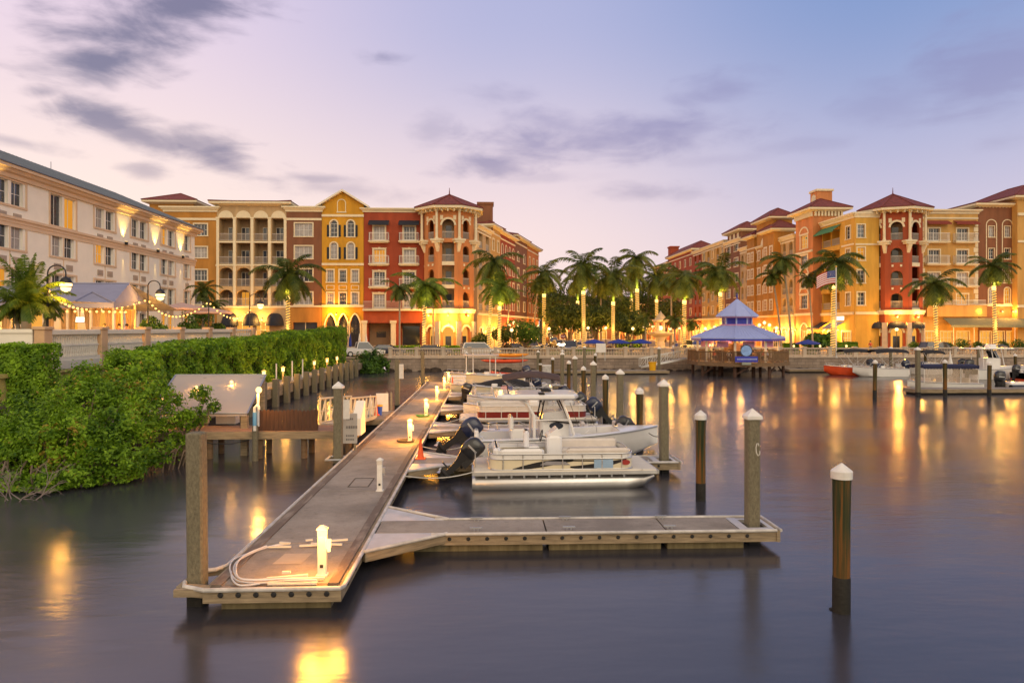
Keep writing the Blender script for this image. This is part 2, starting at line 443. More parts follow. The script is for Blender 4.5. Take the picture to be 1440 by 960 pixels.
# patches of wind-roughened and slick water
mpw = n2.new('ShaderNodeMapping'); mpw.inputs['Scale'].default_value = (.05,.13,1); l2.new(tcw.outputs['Object'], mpw.inputs[0])
nw = n2.new('ShaderNodeTexNoise'); nw.inputs['Scale'].default_value = 1; nw.inputs['Detail'].default_value = 4; l2.new(mpw.outputs[0], nw.inputs['Vector'])
mr = n2.new('ShaderNodeMapRange'); mr.inputs[1].default_value = .35; mr.inputs[2].default_value = .65; mr.inputs[3].default_value = .16; mr.inputs[4].default_value = .26
l2.new(nw.outputs['Fac'], mr.inputs[0]); l2.new(mr.outputs[0], p.inputs['Roughness'])
mb = MB(); mb.quad((-400,-60,0),(400,-60,0),(400,83.6,0),(-400,83.6,0)); o = mb.build('water', wm); o['kind'] = 'structure'

# ------------------------------------------------------------------ land
G = 1.5
mb = MB()
mb.quad((-1500,84.3,G),(1500,84.3,G),(1500,4000,G),(-1500,4000,G)); o = mb.build('ground', M['paving']); o['kind'] = 'structure'
def sheet(name, pts, z, m):
    b = MB(); b.add([(p[0],p[1],z) for p in pts], [tuple(range(len(pts)))])
    o = b.build(name, m); o['kind'] = 'structure'; return o
sheet('road', [(-15,88.5),(70,88.5),(70,95.5),(24,96.5),(20,135),(26,260),(12,260),(7,135),(2,97),(-15,96)], G+.004, M['asphalt'])
# kerb between the promenade and the road
mb = MB(); mb.box(-15,70,88.1,88.48,G-.1,G+.13); o = mb.build('kerb', M['stone']); o['kind'] = 'structure'
# lawn island in the middle of the plaza
sheet('lawn', [(27,104),(44,104),(46,122),(27,126)], G+.03, M['grass'])
sheet('lawn', [(8.5,96.4),(21,97.5),(18.5,108),(10,108)], G+.03, M['grass'])
# earth bank on the left, under the hedges
mb = MB()
mb.loft([[(-13.9,26,-1),(-15.1,26,1.0),(-20.4,26,1.9),(-60,26,2.1),(-60,26,-1)],
         [(-13.9,84.3,-1),(-15.1,84.3,1.15),(-20.4,84.3,1.7),(-60,84.3,1.9),(-60,84.3,-1)]], True, True)
mb.loft([[(-13.2,8,-1.2),(-15.5,8,.1),(-60,8,1.5),(-60,8,-1.2)],
         [(-13.2,27.5,-1.2),(-16,27.5,.6),(-60,27.5,2.0),(-60,27.5,-1.2)]], True, True)
o = mb.build('bank', M['mud']); o['kind'] = 'structure'
# raised restaurant terrace
mb = MB(); mb.box(-60,-20.75,34.2,92,1.2,3.95); o = mb.build('terrace', M['paving']); o['kind'] = 'structure'
mb = MB(); mb.box(-20.9,-11,84.4,92,1.2,1.56); o = mb.build('pavement', M['paving']); o['kind'] = 'structure'
# ------------------------------------------------------------------ building kit
_cache = {}
def arc_pts(u0, u1, zs, r, n=10, pointed=False):
    """points of an arch from (u0,zs) over the top to (u1,zs); r = rise"""
    c = (u0+u1)/2; h = (u1-u0)/2; out = []
    for i in range(n+1):
        a = math.pi*(1-i/n)
        x, z = math.cos(a), math.sin(a)
        if pointed: z = (1-abs(x)**1.7)**.85 if abs(x) < 1 else 0
        out.append((c+h*x, zs+r*z))
    return out

def wall_grid(mb, u0, u1, z0, z1, ops, t=.3, y=0.0):
    """front wall with openings; ops: (a,b,c,d,arch_rise,depth,pointed)"""
    us = sorted({round(v,4) for o in ops for v in o[:2]} | {u0, u1}); zs = sorted({round(v,4) for o in ops for v in o[2:4]} | {z0, z1})
    us = [u for u in us if u0-1e-6 <= u <= u1+1e-6]; zs = [z for z in zs if z0-1e-6 <= z <= z1+1e-6]
    for i in range(len(us)-1):
        for k in range(len(zs)-1):
            cu, cz = (us[i]+us[i+1])/2, (zs[k]+zs[k+1])/2
            if any(o[0] < cu < o[1] and o[2] < cz < o[3] for o in ops): continue
            mb.quad((us[i],y,zs[k]),(us[i+1],y,zs[k]),(us[i+1],y,zs[k+1]),(us[i],y,zs[k+1]))
    for o in ops:
        a, b, c, d = o[:4]; r = o[4] if len(o) > 4 else 0; dp = o[5] if len(o) > 5 else t; pt = len(o) > 6 and o[6]
        top = d-r
        mb.quad((a,y,c),(a,y,top),(a,y+dp,top),(a,y+dp,c)); mb.quad((b,y,c),(b,y+dp,c),(b,y+dp,top),(b,y,top))
        mb.quad((a,y,c),(a,y+dp,c),(b,y+dp,c),(b,y,c))
        if r:
            P = arc_pts(a, b, top, r, 12, pt); m = 6
            for seq, cor in ((P[:m+1], (a,d)), (P[m:], (b,d))):
                for i in range(len(seq)-1):
                    mb.add([(cor[0],y,cor[1]),(seq[i][0],y,seq[i][1]),(seq[i+1][0],y,seq[i+1][1])], [(0,1,2)])
            for i in range(12):
                mb.quad((P[i][0],y,P[i][1]),(P[i+1][0],y,P[i+1][1]),(P[i+1][0],y+dp,P[i+1][1]),(P[i][0],y+dp,P[i][1]))
        else:
            mb.quad((a,y,d),(b,y,d),(b,y+dp,d),(a,y+dp,d))

def arch_band(mb, a, b, zs, r, wd, y0, y1, legs=0.0, pointed=False, n=12):
    inn = arc_pts(a, b, zs, r, n, pointed); out = arc_pts(a-wd, b+wd, zs, r+wd, n, pointed)
    if legs:
        inn = [(a, zs-legs)]+inn+[(b, zs-legs)]; out = [(a-wd, zs-legs)]+out+[(b+wd, zs-legs)]
    secs = [[(p[0],y0,p[1]),(q[0],y0,q[1]),(q[0],y1,q[1]),(p[0],y1,p[1])] for p, q in zip(inn, out)]
    mb.loft(secs, True, True)

class Block:
    def __init__(s, name, label, O, ang, group=None, cat='building', z0=G):
        s.root = thing(name, label, cat, (O[0],O[1],z0), ang, group); s.z0 = z0
        s.O = Vector((O[0],O[1],0)); s.ux = Vector((math.cos(ang),math.sin(ang),0)); s.ny = Vector((-math.sin(ang),math.cos(ang),0)); s.ang = ang
        s.ops = []; s.off = (0,0,-z0)
        s.trim = MB()
    def hit(s, px, py, y=0):
        d = ray(px, py); k = (s.O.dot(s.ny)+y)/d.dot(s.ny)
        p = d*k
        return (p-s.O).dot(s.ux), CAM_H+p.z
    def u(s, px): return s.hit(px, 400)[0]
    def z(s, px, py): return s.hit(px, py)[1]
    def part(s, name, mb, m, smooth=False, label=None): return mb.build(name, m, s.root, smooth, s.off, label)
    def wall(s, u0, u1, ztop, m, depth=12, name='wall', label=None, zb=None, back=True):
        zb = s.z0 if zb is None else zb
        mb = MB(); wall_grid(mb, u0, u1, zb, ztop, s.ops)
        mb.quad((u0,depth,zb),(u0,0,zb),(u0,0,ztop),(u0,depth,ztop)); mb.quad((u1,0,zb),(u1,depth,zb),(u1,depth,ztop),(u1,0,ztop))
        mb.quad((u1,depth,zb),(u0,depth,zb),(u0,depth,ztop),(u1,depth,ztop))
        mb.quad((u0,0,ztop),(u1,0,ztop),(u1,depth,ztop),(u0,depth,ztop))
        o = s.part(name, mb, m, label=label)
        if s.trim.v: s.part('trim', s.trim, M['trim'])
        s.ops = []; s.trim = MB()
        return o
    # mouldings ----------------------------------------------------
    def band(s, u0, u1, z0, z1, proj=.12, ret=0.0):
        s.trim.box(u0-ret, u1+ret, -proj, -.002, z0, z1)
    def cornice(s, u0, u1, z0, z1, proj=.5, depth=12, m=None):
        mb = MB(); h = z1-z0
        prof = [(0,z0),(.25*proj,z0),(.3*proj,z0+.35*h),(.6*proj,z0+.45*h),(.75*proj,z0+.7*h),(proj,z0+.72*h),(proj,z1),(0,z1)]
        secs = []
        for e, z in prof:
            secs.append([(u0-e,-e-.003,z),(u1+e,-e-.003,z),(u1+e,depth+e,z),(u0-e,depth+e,z)])
        mb.loft(secs, False, True)
        s.part('cornice', mb, m or M['trim'])
    def surround(s, o, w, h, t=.13, proj=.06, arch=0, keystone=False, sill=True):
        key = ('sur', round(w,2), round(h,2), t, round(arch,2), keystone)
        if key not in _cache:
            T = MB(); a, b = -w/2, w/2
            if arch: arch_band(T, a, b, h-arch, arch, t, -proj, -.002, h-arch)
            else:
                T.box(a-t, a, -proj, -.002, 0, h); T.box(b, b+t, -proj, -.002, 0, h); T.box(a-t, b+t, -proj, -.002, h, h+t)
                if keystone: T.box(-.16, .16, -proj-.05, -.003, h+.02, h+t+.14); T.box(a-t-.08, b+t+.08, -proj-.06, -.003, h+t, h+t+.07)
            if sill: T.box(a-t-.05, b+t+.05, -proj-.07, -.003, -.12, 0)
            _cache[key] = T.mesh('surround', M['trim'])
        link('surround', _cache[key], o, (0, -(o.location.y), 0))
    # openings -----------------------------------------------------
    def win(s, u, z, w, h, nx=2, ny=3, pane='glass', arch=0, sur=True, keystone=False, name='window', d=.25, t=.13):
        s.ops.append((u-w/2, u+w/2, z, z+h, arch, d))
        key = (round(w,2), round(h,2), nx, ny, round(arch,2), name)
        if key not in _cache:
            f = MB(); e = .055
            f.box(-w/2,-w/2+e,-.03,.03,0,h-arch); f.box(w/2-e,w/2,-.03,.03,0,h-arch); f.box(-w/2+e,w/2-e,-.03,.03,0,e)
            if arch: arch_band(f, -w/2+e, w/2-e, h-arch, arch-e, e, -.03, .03); f.box(-w/2+e,w/2-e,-.025,.025,h-arch-.02,h-arch+.03)
            else: f.box(-w/2+e,w/2-e,-.03,.03,h-e,h)
            hh = h-arch
            for i in range(1, nx):
                x = -w/2+w*i/nx; k = .04 if (nx % 2 == 0 and i == nx//2 and nx > 2) else .018
                f.box(x-k,x+k,-.02,.02,e,hh-(0 if arch else e))
            for k in range(1, ny):
                z_ = hh*k/ny; f.box(-w/2+e,w/2-e,-.018,.018,z_-.02,z_+.02)
            if name == 'door': f.box(-w/2+e,w/2-e,-.026,.026,e,.28)
            p = MB()
            if arch:
                P = arc_pts(-w/2, w/2, h-arch, arch, 12); p.add([(-w/2,.035,0)]+[(q[0],.035,q[1]) for q in P]+[(w/2,.035,0)], [tuple(reversed(range(15)))])
            else: p.quad((-w/2,.035,0),(w/2,.035,0),(w/2,.035,h),(-w/2,.035,h))
            _cache[key] = (f.mesh(name, M['white']), {}, p)
        fm, pm, p = _cache[key]
        if pane not in pm: pm[pane] = p.mesh('pane', M[pane])
        o = link(name, fm, s.root, (u, d-.04, z-s.z0)); link('pane', pm[pane], o)
        if sur: s.surround(o, w, h, t, arch=arch, keystone=keystone)
        return o
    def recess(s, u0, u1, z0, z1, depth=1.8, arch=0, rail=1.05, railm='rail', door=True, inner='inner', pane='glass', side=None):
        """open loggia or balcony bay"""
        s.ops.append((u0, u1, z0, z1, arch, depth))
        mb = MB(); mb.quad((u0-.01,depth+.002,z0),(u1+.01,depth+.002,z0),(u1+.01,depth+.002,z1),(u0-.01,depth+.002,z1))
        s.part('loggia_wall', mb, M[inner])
        if door:
            w = min(1.5, (u1-u0)*.6); h = min(2.15, z1-z0-.25)
            key = ('ld', round(w,2), round(h,2))
            if key not in _cache:
                f = MB()
                for x in (-w/2, -.03, w/2-.06): f.box(x, x+.06, -.05, 0, 0, h)
                f.box(-w/2, w/2, -.05, 0, h-.06, h)
                q = MB(); q.quad((-w/2,-.02,0),(w/2,-.02,0),(w/2,-.02,h),(-w/2,-.02,h))
                _cache[key] = (f.mesh('balcony_door', M['offwhite']), {}, q)
            fm, pm, q = _cache[key]
            if pane not in pm: pm[pane] = q.mesh('pane', M[pane])
            o = link('balcony_door', fm, s.root, ((u0+u1)/2+(side or 0), depth-.01, z0+.03-s.z0)); link('pane', pm[pane], o)
        if rail: s.rail_run([(u0,.12),(u1,.12)], z0, rail, railm)
    def rail_run(s, pts, z, h=1.05, m='rail', name='railing'):
        mb = MB()
        for (a, b) in zip(pts[:-1], pts[1:]):
            A = Vector((a[0],a[1],0)); B = Vector((b[0],b[1],0)); ln = (B-A).length
            mb.bar((*a,z+h),(*b,z+h),.07,.06); mb.bar((*a,z+.12),(*b,z+.12),.05,.05)
            n = max(2, int(ln/.16))
            for i in range(n+1):
                p = A.lerp(B, i/n); mb.box(p.x-.015,p.x+.015,p.y-.015,p.y+.015,z+.12,z+h)
        return s.part(name, mb, M[m])
    def balcony(s, u0, u1, z, proj=.7, h=1.05, m='white'):
        mb = MB(); mb.box(u0-.1,u1+.1,-proj-.08,-.003,z-.18,z); mb.box(u0+.05,u1-.05,-proj+.05,-.003,z-.3,z-.18)
        s.part('balcony', mb, M['trim'])
        s.rail_run([(u0,-.02),(u0,-proj),(u1,-proj),(u1,-.02)], z, h, m)
    def awning(s, u0, u1, z0, z1, proj=1.0, m='awn_dark', val=.22):
        mb = MB()
        mb.prism_x([(-.004,z1),(-proj,z0+val),(-proj,z0),(-proj+.02,z0),(-proj+.02,z0+val-.03),(-.004,z1-.06)][::-1], u0, u1)
        for x in (u0+.02, u1-.06): mb.box(x,x+.04,-proj+.03,-.01,z0+val-.05,z0+val-.01)
        return s.part('awning', mb, M[m])
    def dome_awning(s, u, z0, w, h, proj, m='awn_dark'):
        mb = MB(); secs = []
        for j in range(7):
            a = math.pi/2*j/6
            secs.append([(u+w/2*math.cos(math.pi*i/10)*1.0, -max(.01,proj*math.sin(math.pi*i/10)*math.cos(a))-.004, z0+h*math.sin(a)*(math.sin(math.pi*i/10)*.5+.5 if False else 1)) if j < 6 else (u+w/2*math.cos(math.pi*i/10)*.25, -.006, z0+h) for i in range(11)])
        for j in range(1,6):
            a = math.pi/2*j/6; k = math.cos(a)*.72+.28
            secs[j] = [(u+w/2*math.cos(math.pi*i/10)*k, -max(.01,proj*math.sin(math.pi*i/10)*math.cos(a))-.004, z0+h*math.sin(a)) for i in range(11)]
        secs.insert(0, [(p[0],p[1],z0-.25) for p in secs[0]])
        mb.loft(secs, False, False, closed=False)
        return s.part('awning', mb, M[m], True)
    def hip(s, u0, u1, y0, y1, z, rise, oh=.7, m='tile', ridge=None, fascia=.3):
        a0, a1, b0, b1 = u0-oh, u1+oh, y0-oh, y1+oh
        mb = MB(); f = MB()
        f.loft([[(u0-.15,y0-.15,z-fascia-.25),(u1+.15,y0-.15,z-fascia-.25),(u1+.15,y1+.15,z-fascia-.25),(u0-.15,y1+.15,z-fascia-.25)],
                [(a0,b0,z-fascia),(a1,b0,z-fascia),(a1,b1,z-fascia),(a0,b1,z-fascia)],[(a0,b0,z),(a1,b0,z),(a1,b1,z),(a0,b1,z)]], True, True)
        wx, wy = a1-a0, b1-b0; cx, cy = (a0+a1)/2, (b0+b1)/2
        if ridge is None: ridge = max(0, wx-wy) if wx >= wy else -max(0, wy-wx)
        if ridge >= 0: r0, r1 = (cx-ridge/2,cy), (cx+ridge/2,cy)
        else: r0, r1 = (cx,cy+ridge/2), (cx,cy-ridge/2)
        zt = z+rise; zl = z+.1
        P = [(a0-.05,b0-.05,zl),(a1+.05,b0-.05,zl),(a1+.05,b1+.05,zl),(a0-.05,b1+.05,zl),(*r0,zt),(*r1,zt)]
        F = [(0,1,5,4),(1,2,5),(2,3,4,5),(3,0,4)] if ridge >= 0 else [(0,1,4),(1,2,5,4),(2,3,5),(3,0,4,5)]
        mb.add(P, F); b = [(p[0],p[1],z+.003) for p in P[:4]]
        mb.loft([b, P[:4]])
        for e in ((0,4),(1,5 if ridge >= 0 else 4),(2,5),(3,4 if ridge >= 0 else 5),(4,5)):
            if (Vector(P[e[0]])-Vector(P[e[1]])).length > .1: mb.bar(P[e[0]], P[e[1]], .22, .16)
        r = s.part('roof', mb, M[m]); f.build('eaves', M['trim'], r, False, s.off)
        return r
    def sconce(s, u, z, e=60, col=WARM, y=-.35, out=.5):
        mb = MB(); mb.box(u-.06,u+.06,-.1,-.004,z-.1,z+.25); mb.bar((u,-.08,z+.2),(u,y,z+.25),.04); mb.lathe([(.05,.2),(.16,.12),(.17,.1)], 8, (u,y,z))
        o = s.part('wall_lamp', mb, M['black'])
        b = MB(); b.sphere((u,y,z), .13, 8, 6); b.build('bulb', M['bulb'], o, True, s.off)
        if e:
            P = s.O+s.ux*u+s.ny*(y-out); lamp('wall_lamp_light', (P.x,P.y,z), e*5.6, col, .3)

FLOORS = [8.0, 11.3, 14.65, 18.05]
def wallmat(name, rgb): return mat(name, rgb, .85, .2, .8, .15, 40, stretch=(1,1,.22))
WM = dict(ochre=wallmat('ochre_stucco', (.40,.185,.036)), beige=wallmat('beige_stucco', (.46,.32,.17)), brown=wallmat('brown_stucco', (.20,.082,.042)),
          yellow=wallmat('golden_stucco', (.53,.265,.02)), red=wallmat('brick_red_stucco', (.30,.055,.023)), orange=wallmat('orange_stucco', (.52,.205,.075)),
          peach=wallmat('orange_brown_stucco', (.50,.165,.045)), sand=wallmat('sand_stucco', (.52,.305,.095)), dred=wallmat('red_stucco', (.33,.070,.028)))
r3 = lambda X, Y=0: (200+X/3.84, 250+Y/3.84)
r4 = lambda X, Y=0: (480+X/3.84, 250+Y/3.84)
r7 = lambda X, Y=0: (1180+X/3.84, 250+Y/3.84)
YL = 106.0
def frontal(name, label, y=YL, group='waterfront apartment houses'): return Block(name, label, (0, y), 0, group)
def pick(seq, i): return seq[i % len(seq)]
PANES = ['glass','glass_curtain','glass','glass','glass_curtain','glass_lit','glass']

# A: hip-roofed tower behind the hotel
b = frontal('apartment_building', 'ochre block with a low red hip roof showing just above the grey hotel roof', 121)
u0, u1 = b.u(210), b.u(272); zt = b.z(240, 285)
b.wall(u0, u1, zt, WM['ochre'], 11); b.hip(u0, u1, 0, 11, zt+.3, 1.9, .9)

# B: orange-ochre house beside the hotel
b = frontal('apartment_building', 'orange ochre house half hidden by the hotel end, left of the beige balcony house')
X = lambda v: b.hit(*r3(v, 300))[0]; Z = lambda v: b.hit(*r3(400, v))[1]
u0, u1 = X(120), X(402)
for i, (t, q) in enumerate(((312,250),(432,374),(555,497),(683,624))):
    for cx in (315, 215): b.win(X(cx), Z(t), (X(352)-X(282)), Z(q)-Z(t), 4, 2, pick(PANES, i+cx), name='window', t=.16)
b.band(u0, u1, Z(230), Z(218), .12); b.band(u0, u1, Z(700), Z(690), .15)
b.cornice(u0, u1, Z(185), Z(157), .6)
b.wall(u0, u1, Z(160), WM['ochre'])

# C: beige balcony house
b = frontal('apartment_building', 'beige house with four columns of open balconies and a red hip roof')
X = lambda v: b.hit(*r3(v, 300))[0]; Z = lambda v: b.hit(*r3(590, v))[1]
u0, u1 = X(403), X(778)
bays = [(415,489),(510,583),(605,677),(700,773)]
for k, (l, r_) in enumerate(bays):
    a, c = X(l), X(r_)
    for i, (t, q, ar) in enumerate(((340,219,0),(465,352,0),(585,484,.75),(690,604,.75))):
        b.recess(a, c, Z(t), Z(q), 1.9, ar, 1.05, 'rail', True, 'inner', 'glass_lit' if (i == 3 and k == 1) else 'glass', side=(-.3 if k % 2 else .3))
    mid = (a+c)/2; hw = (c-a)/2+.1
    P = arc_pts(mid-hw, mid+hw, Z(216), 1.05, 12); b.trim.loft([[(p[0],-.07,p[1]) for p in P],[(p[0],-.002,p[1]) for p in P]], True, True)
for v in (403, 499, 594, 688, 778):
    a = X(v)
    if v in (403, 778): a += (.15 if v == 403 else -.15)
    b.trim.cbox(a-.2,a+.2,-.14,-.003,Z(690),Z(216),.03); b.trim.box(a-.27,a+.27,-.2,-.003,Z(222),Z(214)); b.trim.box(a-.27,a+.27,-.2,-.003,Z(478),Z(468))
b.band(u0, u1, Z(475), Z(467), .1); b.band(u0, u1, Z(351), Z(343), .08); b.band(u0, u1, Z(702), Z(692), .2)
# shops below: lit glazing and arched canvas canopies
for l, r_, m in ((420,500,'glass'),(505,600,'glass_warm'),(610,690,'glass_warm')):
    b.win((X(l)+X(r_))/2, Z(870), X(r_)-X(l)-.2, Z(775)-Z(870), 3, 2, m, sur=False, name='shop_window')
for l, r_ in ((430,520),(545,635),(668,765)):
    b.dome_awning((X(l)+X(r_))/2, Z(790), X(r_)-X(l), Z(742)-Z(790)+.3, 1.4, 'awn_dark')
b.sconce(X(520), Z(760), 150); b.sconce(X(650), Z(765), 120)
b.wall(u0, u1, Z(140), WM['beige'])
b.hip(u0, u1, 0, 12, Z(132), Z(95)-Z(130), .9)

# D: brown house
b = frontal('apartment_building', 'brown house with white framed windows between beige balconies and golden gable house')
X = lambda v: b.hit(*r3(v, 300))[0]; Z = lambda v: b.hit(*r3(870, v))[1]
u0, u1 = X(779), X(969)
for i, (t, q) in enumerate(((316,246),(436,369),(560,493),(684,618))):
    b.win(X(872), Z(t), X(920)-X(825), Z(q)-Z(t), 4, 2, pick(['glass_curtain','glass_curtain','glass','glass_curtain'], i), t=.16)
b.band(u0, u1, Z(230), Z(218), .12); b.band(u0, u1, Z(698), Z(689), .15); b.cornice(u0, u1, Z(184), Z(156), .6)
b.ops.append((X(815), X(945), Z(860), Z(780), 0, .5))
q = MB(); q.quad((X(815),.502,Z(860)),(X(945),.502,Z(860)),(X(945),.502,Z(780)),(X(815),.502,Z(780))); b.part('shop_window', q, M['glass'])
b.trim.box(X(878)-.06, X(878)+.06, .4, .48, Z(860), Z(780))
b.wall(u0, u1, Z(160), WM['brown'])
q = MB(); wall_grid(q, u0+.02, u1-.02, G, Z(700), [(X(815), X(945), G, Z(780), 0, .02)], y=-.02); b.part('shop_base', q, WM['ochre'])

# E: golden gable house
b = frontal('apartment_building', 'tall golden yellow house with a gable, black shutters and pointed ground floor arches')
X = lambda v: b.hit(*r3(v, 300))[0]; Z = lambda v: b.hit(*r3(1085, v))[1]
u0, u1 = X(970), X(1197)
for t, q in ((318,230),(438,350)):
    for cx in (1035, 1126):
        w = X(1145)-X(1108); h = Z(q)-Z(t)
        b.win(X(cx), Z(t), w, h, 2, 3, 'glass_curtain' if t > 400 else 'glass', arch=w/2, t=.17)
        for sx in (-1, 1):
            sh = MB(); x = X(cx)+sx*(w/2+.17+.18); sh.box(x-.16,x+.16,-.07,-.003,Z(t),Z(t)+h*.72)
            for k in range(9): sh.box(x-.12,x+.12,-.085,-.065,Z(t)+.12+k*.15,Z(t)+.2+k*.15)
            b.part('shutter', sh, M['awn_dark'])
for t, q in ((563,498),(684,620)):
    for i, cx in enumerate((1016, 1083, 1149)): b.win(X(cx), Z(t), X(1100)-X(1065), Z(q)-Z(t), 3, 3, pick(['glass_curtain','glass'], i), t=.17)
for cx in (1016, 1083, 1149):
    a, c = X(cx-22), X(cx+22); z0, z1 = Z(605), Z(579)
    b.trim.box(a,c,-.05,-.002,z0,z0+.1); b.trim.box(a,c,-.05,-.002,z1-.1,z1); b.trim.box(a,a+.1,-.05,-.002,z0+.1,z1-.1); b.trim.box(c-.1,c,-.05,-.002,z0+.1,z1-.1)
b.band(u0, u1, Z(473), Z(461), .16); b.band(u0, u1, Z(211), Z(199), .18); b.band(u0, u1, Z(698), Z(686), .18)
arch_band(b.trim, X(1057), X(1096), Z(136), Z(119)-Z(136), .12, -.06, -.002, Z(136)-Z(183)); b.trim.box(X(1050),X(1103),-.09,-.003,Z(189),Z(183))
for a, c in ((990,1044),(1060,1110),(1122,1176)):
    a, c = X(a), X(c); zs = Z(790)
    b.ops.append((a, c, G+.02, Z(737), Z(737)-zs, .6, True))
    arch_band(b.trim, a, c, zs, Z(737)-zs, .22, -.1, -.002, zs-G-.1, True)
    q = MB(); P = arc_pts(a, c, zs, Z(737)-zs, 12, True); q.add([(a,.55,G)]+[(p[0],.55,p[1]) for p in P]+[(c,.55,G)], [tuple(reversed(range(15)))])
    q2 = MB()
    for k in (1, 2): x = a+(c-a)*k/3; q2.box(x-.03,x+.03,.48,.53,G,zs+.7)
    for k in range(1, 6): z_ = G+(zs-G)*k/5; q2.box(a,c,.48,.53,z_-.03,z_+.03)
    o = b.part('shop_window', q2, M['black']); q.build('pane', M['glass'] , o, False, b.off)
b.sconce(X(1050), Z(738), 260, GOLD, -.4, .6)
lamp('arcade_light', (X(1085), YL+.3, 5.5), 20, WARM, .3)
ze = Z(148); za = Z(78)
b.wall(u0, u1, ze, WM['yellow'])
g = MB(); g.prism_y([(u0,ze),(u1,ze),((u0+u1)/2,za)], 0, 11.9); b.part('gable', g, WM['yellow'])
rf = MB(); oh = .8; um = (u0+u1)/2; sl = (za-ze)/(um-u0)
for sg in (-1, 1):
    e = um+sg*((u1-u0)/2+oh); zz0 = ze-sl*oh
    rf.prism_y([(e,zz0+.05),(um,za+.05),(um,za+.35),(e,zz0+.35)] if sg < 0 else [(um,za+.05),(e,zz0+.05),(e,zz0+.35),(um,za+.35)], -.7, 12.4)
b.part('roof', rf, M['offwhite'])

# F: red house
b = frontal('apartment_building', 'brick red house with french balconies and two dark awnings beside golden gable house')
X = lambda v: b.hit(*r4(v, 300))[0]; Z = lambda v: b.hit(*r4(280, v))[1]
u0, u1 = X(120), X(452)
for cx in (205, 367):
    for i, (t, q) in enumerate(((342,262),(465,388),(588,508),(706,628))):
        b.win(X(cx), Z(t), X(235)-X(175), Z(q)-Z(t), 4, 3, pick(['glass_curtain','glass_lit','glass','glass_curtain','glass'], i+(cx > 300)*2), name='door', t=.2, keystone=i > 0)
        if i < 3: b.balcony(X(cx-52), X(cx+52), Z(t), .75, Z(300)-Z(342), 'white')
    b.awning(X(cx-55), X(cx+55), Z(260), Z(230), 1.0, 'awn_dark')
b.band(u0, u1, Z(718), Z(708), .9); b.rail_run([(u0+.1,-.8),(u1-.3,-.8)], Z(708), Z(668)-Z(708), 'rail')
b.cornice(u0, u1, Z(187), Z(165), .5)
for l, r_, w in ((140,268,'beige'),(318,425,'glass')):
    b.ops.append((X(l), X(r_), G+.02, Z(785), 0, 2.2))
    q = MB(); q.quad((X(l)-.01,2.2,G),(X(r_)+.01,2.2,G),(X(r_)+.01,2.2,Z(785)),(X(l)-.01,2.2,Z(785))); b.part('shop_front', q, M['inner'])
    q = MB(); c = (X(l)+X(r_))/2
    if l == 140: q.box(c-.7,c+.7,2.1,2.19,Z(862),Z(830))
    else: q.box(c-1.3,c+1.2,2.1,2.19,G,Z(800))
    b.part('shop_window', q, M['glass'])
for l, r_ in ((114,138),(268,295)):
    b.trim.cbox(X(l),X(r_),-.25,-.003,G+.3,Z(785),.03); b.trim.box(X(l)-.12,X(r_)+.12,-.35,-.003,Z(785),Z(770)); b.trim.box(X(l)-.1,X(r_)+.1,-.33,-.003,G,G+.3)
b.wall(u0, u1, Z(168), WM['red'])
q = MB(); q.box(u0+.02, u1-.3, -.16, -.004, Z(783), Z(722)); b.part('shop_fascia', q, WM['dred'])

